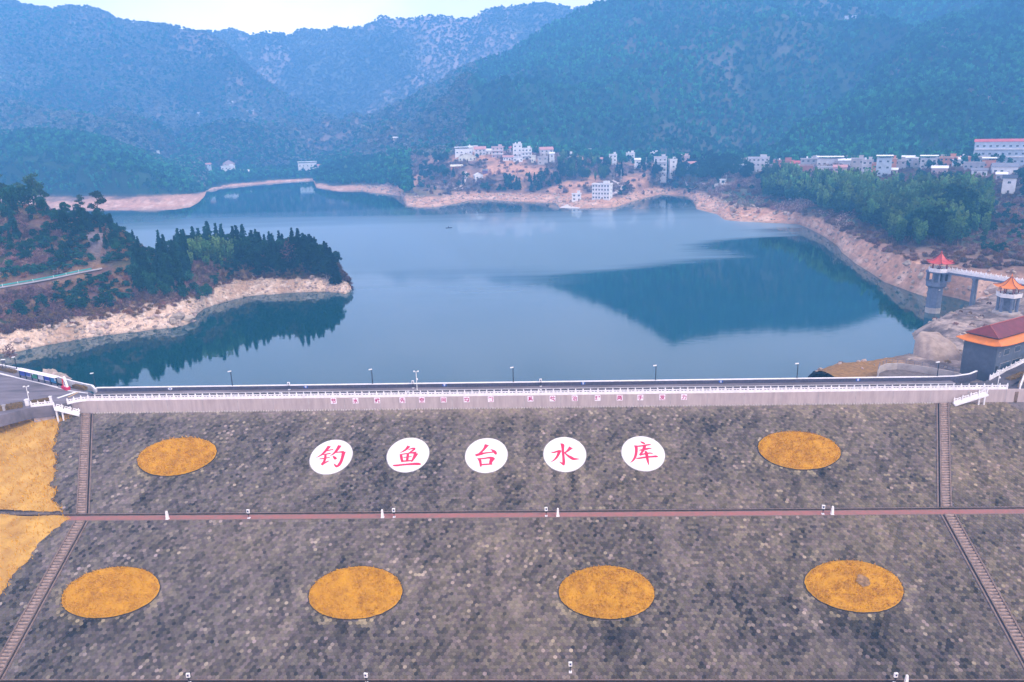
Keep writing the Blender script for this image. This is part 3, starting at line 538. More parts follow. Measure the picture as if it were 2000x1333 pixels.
crest_solid('kerb', [(-116, 118, -5.75, -5.6, 9.0, 9.16)], M['white_stone'])
b = MB(); b.hexa([loc_(S(-119, -.5, -20)), loc_(S(122, -.5, -20)), loc_(S(122, -40, -20)), loc_(S(-119, -40, -20))], [loc_(S(-119, -.5, 8.2)), loc_(S(122, -.5, 8.2)), loc_(S(122, TP-.4, 8.2)), loc_(S(-119, TP-.4, 8.2))]); b.build('upstream_face', dam, M['concrete'])
par = empty('parapet_wall', S(0, TP, 9.0), 0, 'long dark tiled parapet wall with white coping along the water side of the crest', 'wall')
po = S(0, TP, 9.0)
def par_solid(name, s0, s1, t0, t1, z0, z1, m):
    b = MB(); b.hexa([S(s0, t1, z0)-po, S(s1, t1, z0)-po, S(s1, t0, z0)-po, S(s0, t0, z0)-po], [S(s0, t1, z1)-po, S(s1, t1, z1)-po, S(s1, t0, z1)-po, S(s0, t0, z1)-po]); return b.build(name, par, m)
par_solid('wall_core', -116.2, 112, TP-.35, TP-.012, 8.0, 10.15, M['concrete'])
for k in range(114): par_solid('wall_panel', -116+2*k+.012, -114+2*k-.012, TP-.012, TP+.03, 9.12, 10.13, M['dark_tile'])
par_solid('coping', -116.4, 112, TP-.5, TP+.12, 10.15, 10.32, M['white_stone'])
# ================================================================ things on and around the dam
def slope_frame(s, t, upper=True):
    z = zs(t); dn = np.array((NX[0]*inv, NX[1]*inv, -G*inv)); up = -dn; nz = np.cross(EX, up)
    m = Matrix(((EX[0], up[0], nz[0], 0), (EX[1], up[1], nz[1], 0), (EX[2], up[2], nz[2], 0), (0, 0, 0, 1))); q = S(s, t, z)
    return Matrix.Translation(q) @ m, q, up, nz
STROKES = [
 [[(725,375,92),(620,520,70),(500,640,58),(400,705,40),(280,765,8)],[(640,540,30),(760,500,42),(852,488,30)],[(510,665,25),(620,640,42),(768,612,40)],[(400,797,30),(560,780,45),(742,743,30)],[(600,650,55),(592,780,60),(545,900,58),(475,985,70)],[(470,990,66),(560,930,55),(640,890,45),(732,853,16)],[(1065,355,95),(980,500,75),(880,620,55),(735,707,8)],[(935,588,30),(1080,568,42),(1190,572,80)],[(1195,560,100),(1160,720,70),(1110,880,76),(1030,1010,80),(945,1068,30)],[(960,1050,60),(915,1000,40),(865,948,8)],[(838,700,18),(900,755,72),(938,808,58)]],
 [[(815,375,84),(740,470,68),(640,545,50),(513,597,8)],[(795,495,26),(930,445,50),(1025,462,56)],[(1000,470,60),(900,550,48),(808,604,32)],[(548,635,56),(568,760,72),(600,900,46)],[(556,648,30),(740,625,42),(920,592,42),(1050,605,96)],[(1050,610,112),(985,750,72),(898,890,36)],[(785,608,56),(770,740,62),(752,860,56)],[(636,750,24),(760,735,32),(905,718,24)],[(596,872,46),(750,862,46),(912,852,40)],[(292,1003,30),(370,1015,62),(620,985,52),(880,965,66),(1110,955,84),(1200,978,40)]],
 [[(850,330,112),(780,450,62),(700,540,56),(610,625,62)],[(478,682,70),(620,640,88),(800,600,44),(1010,580,38),(1080,562,48)],[(965,480,12),(1050,520,64),(1115,575,88),(1152,655,40)],[(540,775,22),(620,820,74),(645,930,56),(650,1050,44)],[(596,790,42),(760,785,46),(900,755,50),(1010,762,88),(1100,792,44)],[(1035,775,124),(990,860,88),(958,960,56)],[(658,988,46),(850,970,46),(1028,966,36)]],
 [[(655,296,16),(735,330,98),(735,450,62),(742,600,60),(760,750,56),(772,900,72),(760,1008,40)],[(770,985,60),(700,930,48),(618,884,8)],[(355,570,20),(440,590,52),(540,555,48),(640,535,76),(690,558,30)],[(628,548,82),(580,680,62),(500,800,50),(338,908,8)],[(1005,420,108),(930,500,68),(850,570,46),(775,602,40)],[(785,588,30),(900,690,52),(1000,750,88),(1080,802,78),(1180,797,50),(1290,800,8)]],
 [[(752,230,16),(830,262,72),(910,308,36)],[(556,370,42),(700,386,46),(880,360,52),(1040,330,52),(1112,336,20)],[(620,385,74),(635,500,66),(620,640,62),(580,760,56),(520,850,46),(428,927,8)],[(718,515,22),(800,505,50),(950,475,62),(1060,450,46),(1128,456,20)],[(905,350,72),(880,460,74),(820,570,54),(742,665,48)],[(732,668,58),(850,640,46),(960,620,42),(1080,602,46),(1162,622,30)],[(925,535,36),(960,620,84),(976,740,62),(1002,860,56),(1034,1005,10)],[(616,775,20),(700,782,52),(900,745,52),(1150,722,52),(1280,712,72),(1330,735,24)]]]
SORG = [(600,850),(750,850),(900,850),(1055,850),(1205,850)]
CH = ['钓','鱼','台','水','库']
DLAB = ['leftmost of the five round white discs, red brush character 钓, upper dam slope','second white disc from the grassy end, red brush character 鱼 with a long base stroke','middle of the five round white discs, red brush character 台, upper dam slope','fourth white disc from the grassy end, red brush character 水 with a central hooked stroke','rightmost of the five round white discs, red brush character 库, upper dam slope']
for k in range(5):
    mw, q, up, nz = slope_frame(*DISCS[k]); o = empty('painted_disc', q, 0, DLAB[k], 'painted disc', 'white discs with the red characters'); o.matrix_world = mw
    b = MB(); N = 72
    ring = lambda f, z: [(5.22*f*math.cos(2*math.pi*i/N), 5.82*f*math.sin(2*math.pi*i/N), z) for i in range(N)]
    b.add(ring(1, -.12)+ring(1, .13)+ring(.985, .16), [(j*N+i, j*N+(i+1) % N, (j+1)*N+(i+1) % N, (j+1)*N+i) for j in (0, 1) for i in range(N)]+[tuple(range(2*N, 3*N))]); b.build('plaque_face', o, M['disc_paint'])
    b = MB(); b.add(ring(1.03, -.05)+ring(1.03, .1)+ring(1.004, .1), [(j*N+i, j*N+(i+1) % N, (j+1)*N+(i+1) % N, (j+1)*N+i) for j in (0, 1) for i in range(N)]); b.build('rim', o, M['concrete'])
    b = MB(); iv = mw.inverted()
    for si, st in enumerate(STROKES[k]):
        pl = []
        for X, Y, w_ in st:
            h = iv @ Vector(hit_slope(SORG[k][0]+X/16.66, SORG[k][1]+Y/16.66, True)); pl.append((h.x, h.y, w_/16.66*0.131*1.34))
        # smooth the centre line
        for _ in range(2):
            n2 = [pl[0]]
            for a, c in zip(pl[:-1], pl[1:]): n2 += [tuple(.75*a[i]+.25*c[i] for i in range(3)), tuple(.25*a[i]+.75*c[i] for i in range(3))]
            pl = n2+[pl[-1]]
        z = .168+.004*si; vs = []
        for i, (x, y, w_) in enumerate(pl):
            a = pl[max(0, i-1)]; c = pl[min(len(pl)-1, i+1)]; d = np.array((c[0]-a[0], c[1]-a[1])); d /= np.linalg.norm(d)+1e-9
            vs += [(x-d[1]*w_/2, y+d[0]*w_/2, z), (x+d[1]*w_/2, y-d[0]*w_/2, z)]
        b.add(vs, [(2*i, 2*i+1, 2*i+3, 2*i+2) for i in range(len(pl)-1)])
    b.build('character', o, M['red_paint'])
# ---- oval beds of dry grass
BLAB = ['upper oval bed of golden grass beside the stairway at the grassy end','upper oval bed of golden grass to the right of the rightmost white disc','oval bed of dry golden grass at the lower left, tilted beside the lower stairway','oval bed of dry golden grass on the lower slope below the two leftmost white discs','oval bed of dry golden grass on the lower slope below the fourth white disc','oval bed of dry golden grass at the lower right with a dark bald patch']
M['bed_kerb'] = mat('bed_kerb', (0.06, 0.045, 0.03), 0.9, 0.2, 2, coord='World')
M['grass_blade'] = mat('dry_grass_blade', (0.70, 0.37, 0.03), 0.9, 0.22, 0.6, coord='World', hue=(0.55, 0.27, 0.015), spec=0.05)
def blades(pts_, nrm, hmin, hmax, wd, name, parent, m, seed=0):
    rg = np.random.default_rng(seed); n = len(pts_); th = rg.random(n)*6.283; h = hmin+(hmax-hmin)*rg.random(n); lean = rg.normal(0, .55, (n, 3)); d = nrm[None, :]*h[:, None]+lean*h[:, None]*.8
    sd_ = np.stack([np.cos(th), np.sin(th), np.zeros(n)], 1)*wd*(0.6+rg.random(n)[:, None]); V = np.stack([pts_-sd_, pts_+sd_, pts_+d+sd_*.25, pts_+d-sd_*.25], 1).reshape(-1, 3)
    o = link(name, np_mesh(name, V, np.arange(4*n).reshape(-1, 4), [m], False), parent); return o
for k, ((bs_, bt), rx, rt, upf) in enumerate(BEDS):
    mw, q, up, nz = slope_frame(bs_, bt); ry = rt/inv; o = empty('oval_grass_bed', q, 0, BLAB[k], 'grass bed', 'oval grass beds on the dam face'); o.matrix_world = mw
    N = 80; b = MB(); rg = np.random.default_rng(40+k); wob = 1+0.012*np.sin(np.arange(N)*2*math.pi/N*3+k)+rg.normal(0, .004, N)
    ring = lambda f, z: [(rx*f*wob[i]*math.cos(2*math.pi*i/N), ry*f*wob[i]*math.sin(2*math.pi*i/N), z) for i in range(N)]
    b.add(ring(1.012, -.08)+ring(1.012, .18)+ring(.992, .18)+ring(.992, .05), [(j*N+i, j*N+(i+1) % N, (j+1)*N+(i+1) % N, (j+1)*N+i) for j in range(3) for i in range(N)]); b.build('kerb', o, M['bed_kerb'])
    R = 26; V = [(0, 0, .38)]; 
    for j in range(1, R+1):
        f = .992*j/R
        for (x, y, z) in ring(f, 0): V.append((x, y, (.40+.34*(float(fbm(x*.6+50+k*9, y*.6+50, 3, 5))-.5)*1.6)*min(1, (R-j)*.22+.45)))
    F3 = [(0, 1+i, 1+(i+1) % N) for i in range(N)]+[(1+j*N+i, 1+(j+1)*N+i, 1+(j+1)*N+(i+1) % N, 1+j*N+(i+1) % N) for j in range(R-1) for i in range(N)]
    b = MB(); b.add(V, F3); b.build('turf', o, M['gold_grass'], smooth=True)
    n = 5200; r = np.sqrt(rg.random(n))*.985; th = rg.random(n)*6.283; pp = np.stack([rx*r*np.cos(th), ry*r*np.sin(th), np.full(n, .34)], 1)
    if k == 5: pp = pp[((pp[:, 0]-2.0)/1.2)**2+((pp[:, 1]-.8)/1.5)**2 > 1]
    g = blades(pp, np.array((0, -.35, .8)), .18, .55, .07, 'grass_tufts', o, M['grass_blade'], k); g['kind'] = 'stuff'
    if k == 5:
        b = MB(); b.add([(2.0+1.25*math.cos(i*.5236)*(1+.15*math.sin(i*2.3)), .8+1.5*math.sin(i*.5236)*(1+.15*math.cos(i*1.7)), .62) for i in range(12)], [tuple(range(12))]); b.build('bald_patch', o, mat('bare_earth', (.26, .15, .07), .95, .25, 1.2, coord='World'))
# ---- grassy bank at one end of the dam
def bank_mesh(t0, t1, zoff):
    T_ = np.arange(t0, t1+.01, .6); V = []; nn_ = 150
    for t in T_:
        e = grass_edge(t)+1.1*(fbm(t*.55, 3.3, 3, 9)-.5)*4; s = e-np.linspace(0, 1, nn_)**1.6*150
        z = np.array([zs(tt) for tt in np.full(nn_, t)])
        if t < 0: z = z*0+ZF-G*t*.35
        x = e-s; prof = np.clip(x/1.0, 0, 1)
        zz = z+(.25+.9*(fbm(s/3.2, np.full(nn_, t)/2.6, 4, 13)-.35)+np.clip(x-6, 0, 60)*.05)*prof-.12
        V.append(np.stack([s, np.full(nn_, t), zz], 1))
    V = np.array(V); X = C0[None, None, :]+EX*V[..., :1]+NX*V[..., 1:2]; X[..., 2] = V[..., 2]; i = np.arange(V.shape[0]*nn_).reshape(V.shape[0], nn_)
    F_ = np.stack([i[:-1, :-1], i[:-1, 1:], i[1:, 1:], i[1:, :-1]], -1).reshape(-1, 4); return X, F_
M['bank_grass'] = mat('dry_bank_grass', (0.62, 0.37, 0.09), 0.95, 0.15, 0.16, 0.8, 4, coord='World', hue=(0.38, 0.20, 0.05), spec=0.05)
bp = []
for t0, t1 in ((-1.5, T1-.25), (T1+.8, T4+30)):
    X, F_ = bank_mesh(t0, t1, 0); tag(link('grass_bank', np_mesh('grass_bank', X.reshape(-1, 3), F_, [M['bank_grass']], True)), kind='structure'); 
    rr = np.random.default_rng(77); Xf = X.reshape(-1, 3); idx = rr.integers(0, len(Xf), 9000); bp.append(Xf[idx]+rr.normal(0, .25, (9000, 3))*np.array((1, 1, .2)))
bp = np.concatenate(bp); pr = [in_view(p) for p in bp]; bp = np.array([p for p, r in zip(bp, pr) if -60 < r[0] < 300 and 760 < r[1] < 1380])
tag(blades(bp, np.array((0, -.3, .9)), .25, .75, .10, 'dry_grass', None, M['grass_blade'], 99), kind='stuff')
# ---- balustrade along the crest
bal = empty('balustrade', S(0, -.25, 9.25), 0, 'long white stone balustrade running along the dam crest above the slogan signs', 'balustrade'); bo = S(0, -.25, 9.25)
def bal_meshes(L):
    p = MB(); p.box(-.14, -.14, -.05, .14, .14, 1.18); p.frustum(0, 0, 1.18, 1.3, .2, .2, 4, ph=math.pi/4); p.frustum(0, 0, 1.3, 1.68, .18, .08, 6)
    h = MB(); h.box(.14, -.09, .98, L-.14, .09, 1.16); h.box(L/2-.1, -.08, .70, L/2+.1, .08, .98); h.box(.14, -.08, .70, .3, .08, .98); h.box(L-.3, -.08, .70, L-.14, .08, .98)
    q = MB(); q.box(.14, -.10, -.05, L-.14, .10, .70); q.box(.3, -.125, .1, L-.3, -.1, .58)
    return p.mesh('post', M['white_stone']), h.mesh('handrail', M['white_stone']), q.mesh('panel', M['white_stone'])
BAY = 1.955; pm, hm_, qm = bal_meshes(BAY)
def run_bal(parent, org, pts_, step=BAY, last=True):
    for i, p in enumerate(pts_):
        p = np.asarray(p)
        link('post', pm, parent, p-org)
        if i < len(pts_)-1:
            d = np.asarray(pts_[i+1])-p; L = np.linalg.norm(d[:2]); sl_ = math.atan2(d[2], L); rz = math.atan2(d[1], d[0]); sc = (np.linalg.norm(d)/BAY, 1, 1)
            link('handrail', hm_, parent, p-org, (0, -sl_, rz), sc); link('panel', qm, parent, p-org, (0, -sl_, rz), sc)
lend = [S(-118.6, 1.9, 9.15), S(-117.4, .9, 9.2), S(-115.9, .15, 9.25)]
run_bal(bal, bo, lend+[S(-114.2+BAY*i, -.25, 9.25) for i in range(125)])
def split_pts(a, b):
    a = np.asarray(a, float); b = np.asarray(b, float); n = max(1, round(np.linalg.norm(b-a)/BAY)); return [a+(b-a)*i/n for i in range(n+1)]
# ---- slogan plates on the crest wall
def hit_wall(u, v, t=.04):
    r = ray(u, v); p0 = S(0, t, 0); k = float(np.dot(p0-EYE, NX))/float(np.dot(r, NX)); return EYE+k*r
def glyph(ch, size, m, name='character'):
    c = bpy.data.curves.new('glyph', 'FONT'); c.body = ch; c.size = size; c.resolution_u = 3; c.offset = 0.03*size; o = bpy.data.objects.new('glyph', c); COL.objects.link(o)
    me = bpy.data.meshes.new_from_object(o.evaluated_get(bpy.context.evaluated_depsgraph_get())); bpy.data.objects.remove(o); bpy.data.curves.remove(c); me.name = name
    xs = np.array([v.co[:] for v in me.vertices]); ctr = (xs.max(0)+xs.min(0))/2
    for v in me.vertices: v.co = v.co-Vector(ctr)
    me.materials.clear(); me.materials.append(m); return me
ORD = 'first second third fourth fifth sixth seventh eighth ninth tenth eleventh twelfth thirteenth fourteenth fifteenth last'.split()
SLOG = '节水优先空间均衡系统治理两手发力'
SU = [651.6,694.4,736.8,786,824,866.4,911.2,958.6,1036,1079.2,1122.4,1167.2,1210.2,1250.6,1293.4,1336]
for i, (ch, u) in enumerate(zip(SLOG, SU)):
    q = hit_wall(u, 783.6-(u-651)*.0112); o = empty('slogan_sign', q, DAM_ROT, ORD[i]+' square pink slogan sign from the yard end of the crest wall, character '+ch, 'wall sign', 'slogan signs on the crest wall')
    b = MB(); b.box(-.76, -.05, -.76, .76, .02, .76); b.build('plate', o, M['plate_pink'])
    link('character', glyph(ch, 1.36, M['pink_paint']), o, (0, -.056, 0), (math.pi/2, 0, 0))
# ---- emblems on the parapet
for u, v, c, lab in [(332,756.5,'w','small white emblem on the parapet wall, nearest the notice boards'),(597,753,'b','blue oval emblem on the parapet wall above the gap before the first slogan sign'),(868,750,'b','blue oval emblem on the parapet wall above the sixth slogan sign'),(1139,747,'b','blue oval emblem on the parapet wall above the eleventh slogan sign'),(1408,743.5,'b','blue oval emblem on the parapet wall, first one beyond the last slogan sign'),(1676,740,'b','blue oval emblem on the parapet wall near the curved platform')]:
    s_ = to_st(hit_wall(u, v, TP))[0]; o = empty('wall_emblem', S(s_, TP+.03, 9.72), DAM_ROT, lab, 'emblem', 'emblems on the parapet wall')
    b = MB(); N = 20; e = [(.62*math.cos(2*math.pi*i/N), .40*math.sin(2*math.pi*i/N)) for i in range(N)]
    b.add([(x, .0, z) for x, z in e]+[(x, -.05, z) for x, z in e], [(i, (i+1) % N, N+(i+1) % N, N+i) for i in range(N)]+[tuple(range(N, 2*N))]); b.build('plate', o, M['blue_sign'] if c == 'b' else M['white_paint'])
    b = MB(); b.add([(-.34, -.055, .2), (-.12, -.055, .02), (.12, -.055, .02), (.34, -.055, .2), (.22, -.055, .27), (-.22, -.055, .27)], [(0, 1, 2, 3, 4, 5)]); b.add([(-.3, -.055, -.26), (.3, -.055, -.26), (.08, -.055, -.04), (-.08, -.055, -.04)], [(0, 1, 2, 3)]); b.build('mark', o, M['white_paint'] if c == 'b' else M['blue_sign'])
# ---- lamps on the parapet
def lamp_proto():
    o = empty('street_lamp', (0, 0, 0)); b = MB(); b.frustum(0, 0, 0, .35, .16, .12, 8); b.frustum(0, 0, .35, 4.1, .13, .10, 8); b.build('pole', o, M['black_metal'])
    h = MB(); h.hexa([(-.75, -.2, 4.02), (.12, -.2, 4.12), (.12, .2, 4.12), (-.75, .2, 4.02)], [(-.75, -.2, 4.2), (.12, -.2, 4.32), (.12, .2, 4.32), (-.75, .2, 4.2)]); h.build('lamp_head', o, M['white_paint']); return o
lp = lamp_proto(); LL = [(195,'black lamp post with white head on the parapet, nearest the red and white monument'),(460,'black lamp post with white head, second along the parapet from the monument'),(731,'black lamp post with white head on the parapet above the third slogan sign'),(1003,'black lamp post on the parapet above the gap between the two halves of the slogan'),(1278,'black lamp post with white head on the parapet above the fifteenth slogan sign'),(1551,'black lamp post with white head on the parapet before the brown grassy shore'),(1824,'black lamp post with white head beside the curved railed platform')]
for i, (u, lab) in enumerate(LL):
    q = P(u, 752-(u-195)*.01335, 10.3); s_ = to_st(q)[0]; o = lp if i == 0 else copy_tree(lp); o.location = S(s_, TP-.2, 10.3) if u < 1800 else S(s_-.2, TP-.35, 10.1); o.rotation_euler = (0, 0, DAM_ROT); tag(o, lab, 'lamp post', 'lamp posts along the crest')
o = copy_tree(lp); q = P(33.5, 723, 9.1); o.location = q; o.rotation_euler = (0, 0, .3); tag(o, 'black lamp post with white head behind the row of notice boards', 'lamp post', 'lamp posts along the crest')
# ---- white camera masts
def mast(q, h, lab, rz=0):
    o = empty('camera_mast', q, rz, lab, 'camera mast', 'white camera masts'); b = MB(); b.frustum(0, 0, 0, h, .11, .07, 8); b.build('pole', o, M['white_paint']); b = MB(); b.rod((-.55, 0, h-.05), (.55, 0, h-.05), .05); b.build('cross_arm', o, M['white_paint'])
    for s in (-1, 1):
        c = MB(); c.box(s*.55-.16, -.28, h-.05, s*.55+.16, .22, h+.2); c.build('camera', o, M['white_paint'])
    b = MB(); b.box(.05, -.15, h*.55, .35, .15, h*.55+.4); b.build('control_box', o, M['white_paint'])
mast(S(to_st(P(817, 757, 9.1))[0], -5.9, 9.1), 5.3, 'tall white camera mast with two heads on the crest walkway above the fifth slogan sign', DAM_ROT)
mast(P(57, 784, 9.0), 4.2, 'white camera mast at the corner of the asphalt yard', .2)
# ---- monitoring poles and boundary posts
M['screen'] = mat('dark_screen', (0.03, 0.035, 0.12), 0.3, 0.05, 3)
def mon_proto(h):
    o = empty('monitoring_pole', (0, 0, 0)); b = MB(); b.box(-.28, -.28, -.1, .28, .28, .14); b.build('base', o, M['white_stone']); b = MB(); b.frustum(0, 0, .14, h, .075, .06, 8); b.box(-.16, -.12, h-.45, .16, .12, h-.2); b.build('pole', o, M['black_metal'])
    c = MB(); c.box(-.33, -.16, h, .33, .16, h+.85); bx = c.build('instrument_box', o, M['white_paint']); c = MB(); c.box(-.17, -.185, h+.28, .17, -.16, h+.68); c.build('screen', bx, M['screen']); return o
mo = mon_proto(1.35); first = True
for u, v, z, lab in [(486,1013,None,'instrument pole with white box on the red path, beside the stairway at the grassy end'),(768,1016,None,'instrument pole with white box on the red path below the second white disc'),(1067,1013,None,'instrument pole with white box on the red path below the fourth white disc'),(1606,1003,None,'instrument pole on the red path below the bed right of the rightmost white disc'),(1114,1313,'L','instrument pole with white box standing on the blocks of the lower slope'),(368,1338,'B','instrument pole with white box at the bottom ditch nearest the lower grass-side stairway'),(714,1341,'B','instrument pole with white box at the bottom ditch below the left middle bed'),(1747,1334,'B','instrument pole with white box at the bottom ditch below the bed with the bald patch'),(574,752,'C','instrument pole with white box on the parapet walk before the first slogan sign'),(811,750,'C','instrument pole with white box beside the tall camera mast on the crest'),(1056,747,'C','instrument pole with white box on the parapet walk between the ninth and tenth slogan signs'),(559,767,'R','instrument pole with white box by the balustrade before the first slogan sign'),(803,764,'R','instrument pole with white box by the balustrade near the fourth slogan sign'),(1056,759,'R','instrument pole with white box by the balustrade between the ninth and tenth slogan signs')]:
    if z is None: p = P(u, v, ZB); s_, t_q = to_st(p); q = S(s_, T2-.75, ZB)
    elif z == 'L': q = hit_slope(u, v, False)
    elif z == 'B': s_ = to_st(P(u, v, ZB2))[0]; q = S(s_, T3+.7, ZB2)
    elif z == 'C': s_ = to_st(P(u, v, 9.1))[0]; q = S(s_, TP+.5, 9.12)
    else: s_ = to_st(P(u, v, 9.0))[0]; q = S(s_, -.95, 9.0)
    o = mo if first else copy_tree(mo); first = False; o.location = q; o.rotation_euler = (0, 0, DAM_ROT+random.uniform(-.2, .2)); tag(o, lab, 'instrument pole', 'instrument poles on the dam')
    if z == 'R': o.scale = (.85, .85, .72)
def post_proto():
    o = empty('boundary_post', (0, 0, 0)); b = MB(); b.frustum(0, 0, 0, .12, .52, .5, 4, ph=math.pi/4); b.build('plinth', o, M['white_paint']); b = MB(); b.frustum(0, 0, .12, 1.95, .42, .27, 4, ph=math.pi/4); b.frustum(0, 0, 1.95, 2.1, .27, .05, 4, ph=math.pi/4); b.build('shaft', o, M['white_paint']); return o
po_ = post_proto()
for i, (u, v, lab) in enumerate([(324,1018,'white tapered post on the red path below the upper bed at the grassy end'),(745,1017,'white tapered post on the red path below the gap between the two leftmost white discs'),(1090,1015,'white tapered post on the red path below the fourth white disc'),(1626,1006,'white tapered post on the red path below the upper bed beyond the rightmost white disc'),(1772,1341,'white tapered post at the bottom ditch below the bed with the bald patch')]):
    z = ZB if i < 4 else ZB2; s_ = to_st(P(u, v, z))[0]; o = po_ if i == 0 else copy_tree(po_); o.location = S(s_, T2-.6 if i < 4 else T3+1.0, z); o.rotation_euler = (0, 0, DAM_ROT); tag(o, lab, 'post', 'white tapered posts on the berms')
# ================================================================ yard at the left end
def poly(name, px, z, m, kind=None, parent=None, th=0.0):
    q = [P(u, v, z) for u, v in px]; b = MB(); n_ = len(q)
    if th: b.add([tuple(p) for p in q]+[(p[0], p[1], z-th) for p in q], [tuple(range(n_))[::-1]]+[(i, (i+1) % n_, n_+(i+1) % n_, n_+i) for i in range(n_)])
    else: b.add([tuple(p) for p in q], [tuple(range(n_))[::-1]])
    o = b.build(name, parent, m); me = o.data
    if me.polygons[0].normal.z < 0: me.flip_normals()
    if kind: o['kind'] = kind
    return o
yard = poly('yard', [(-500,650),(-100,690),(0,717),(60,735),(125,756),(170,764),(182,770),(140,785),(104,793),(60,797),(0,812),(-500,900)], 9.004, M['asphalt_plaza'], 'structure', th=3)
def line_strip(name, a, b_, wd, z, m, kind='structure'):
    a = np.asarray(a); b_ = np.asarray(b_); d = (b_-a)[:2]; d = d/np.linalg.norm(d); nn_ = np.array((-d[1], d[0], 0))*wd/2; b = MB(); b.add([a-nn_, b_-nn_, b_+nn_, a+nn_], [(0, 1, 2, 3)]); o = b.build(name, None, m); o['kind'] = kind; return o
line_strip('road_marking', P(-60, 713.5, 9.012), P(131, 762.5, 9.012), .3, 9.012, M['white_paint'])
line_strip('road_marking', P(112, 778, 9.014), P(148, 766, 9.014), 1.0, 9.0, M['white_paint']); line_strip('road_marking', P(133, 776, 9.018), P(156, 765, 9.018), .5, 9.0, mat('ochre_paint', (0.55, 0.36, 0.15), .7, .1, 2))
def low_wall(name, label, cat, pts3, h, w_, m, cap=None, group=None, z0=-1.2):
    q0 = np.asarray(pts3[0]); o = empty(name, q0, 0, label, cat, group)
    for a, c in zip(pts3[:-1], pts3[1:]):
        b = MB(); b.bar(np.asarray(a)-q0+np.array((0, 0, z0)), np.asarray(c)-q0+np.array((0, 0, z0)), w_, h-z0); b.build('wall_section', o, m)
        if cap is not None:
            b = MB(); b.bar(np.asarray(a)-q0+np.array((0, 0, h)), np.asarray(c)-q0+np.array((0, 0, h)), w_+.12, .16); b.build('coping', o, cap)
    return o
low_wall('kerb_wall', 'low white capped wall curving from the parapet round the asphalt yard along the water', 'wall', [S(-116.3, TP-.2, 9)]+[P(u, v, 9.0) for u, v in [(180,757),(163,753.5),(140,748),(112,740),(70,730),(30,722),(0,716),(-200,668)]], .55, .4, M['white_stone'], M['white_stone'])
def hedge(label, pts3, h, w_):
    q0 = np.asarray(pts3[0]); o = empty('hedge', q0, 0, label, 'hedge', 'clipped brown hedges round the yard'); rg = np.random.default_rng(int(abs(q0[0]*10))); V = []; 
    b = MB()
    for a, c in zip(pts3[:-1], pts3[1:]): b.bar(np.asarray(a)-q0, np.asarray(c)-q0, w_*.94, h*.95)
    b.build('core', o, M['hedge']); P3 = []
    for a, c in zip(pts3[:-1], pts3[1:]):
        a = np.asarray(a); c = np.asarray(c); n = int(np.linalg.norm(c-a)*70); f = rg.random(n)[:, None]; d = (c-a)/np.linalg.norm(c-a); nn_ = np.array((-d[1], d[0], 0)); side = rg.uniform(-.5, .5, n)[:, None]*w_; zz = np.where(rg.random(n) < .5, h*.93, rg.random(n)*h)[:, None]; side = np.where(zz < h*.9, np.sign(side)*w_*.47, side)
        P3.append(a-q0+(c-a)*f+nn_*side+np.array((0, 0, 1.0))*zz)
    g = blades(np.concatenate(P3), np.array((0, 0, .3)), .1, .28, .09, 'hedge_leaves', o, M['hedge'], 5); g['kind'] = 'stuff'
hedge('clipped brown hedge between the monument and the parapet wall', [P(145, 757, 9.0), P(168, 762.5, 9.0)], .95, 1.2)
hedge('clipped brown hedge beside the first notice board', [P(-40, 713, 9.0), P(30, 729, 9.0)], .8, 1.2)
hedge('dark hedge behind the white balustrade on the near side of the yard', [P(-60, 812, 8.9), P(45, 795, 8.9)], 1.2, 2.2)
hedge('dark hedge inside the white balustrade beside the stair head', [P(62, 789, 8.9), P(97, 783, 8.9)], .9, 1.0)
for a, c, lab in [((133,764),(171,769),'white kerb in front of the brown hedge by the monument'),((-40,722),(112,757),'long white kerb under the notice boards')]:
    low_wall('kerb', lab, 'kerb', [P(*a, 9.0), P(*c, 9.0)], .18, .25, M['white_stone'], z0=-.2)
# notice boards
nb = empty('notice_board', P(40, 737, 9), 0, 'row of six framed notice boards under a pale narrow roof beside the yard', 'notice board'); n0 = P(40.3, 738, 9); n1 = P(112.8, 754.5, 9); nd = (n1-n0); NL = np.linalg.norm(nd); nrz = math.atan2(nd[1], nd[0]); nb.location = n0; nb.rotation_euler = (0, 0, nrz)
for i in range(7):
    b = MB(); b.box(NL*i/6-.13, -.13, 0, NL*i/6+.13, .13, 2.7); b.build('post', nb, M['black_metal'])
for i, c in enumerate([(0.03,0.05,0.36),(0.04,0.07,0.34),(0.04,0.24,0.14),(0.55,0.55,0.6),(0.03,0.05,0.40),(0.03,0.20,0.42)]):
    x0, x1 = NL*i/6+.13, NL*(i+1)/6-.13; b = MB(); b.box(x0, -.06, .75, x1, .06, 2.45); f = b.build('board', nb, M['black_metal'])
    b = MB(); b.box(x0+.12, -.085, .88, x1-.12, -.06, 2.3); b.build('poster', f, mat('poster', c, .4, .12, 1.6))
    b = MB(); w_ = x1-x0
    if i == 1: b.box(x1-.3, -.1, .95, x1-.18, -.085, 2.2); b.box(x0+.2, -.1, .95, x1-.3, -.085, 1.05)
    elif i == 2: b.box(x0+.2, -.1, 1.75, x0+.7, -.085, 2.2)
    elif i == 5: b.box(x1-.75, -.1, 1.5, x1-.25, -.085, 2.15)
    elif i == 4: b.box(x0+.2, -.1, .93, x1-.2, -.085, 1.08)
    if b.v: b.build('print', f, M['white_paint'])
b = MB(); b.hexa([(-.4, -.75, 2.62), (NL+.4, -.75, 2.62), (NL+.4, .75, 2.62), (-.4, .75, 2.62)], [(-.4, -.75, 2.7), (NL+.4, -.75, 2.7), (NL+.4, .75, 2.86), (-.4, .75, 2.86)]); b.build('roof', nb, M['plate_pink'])
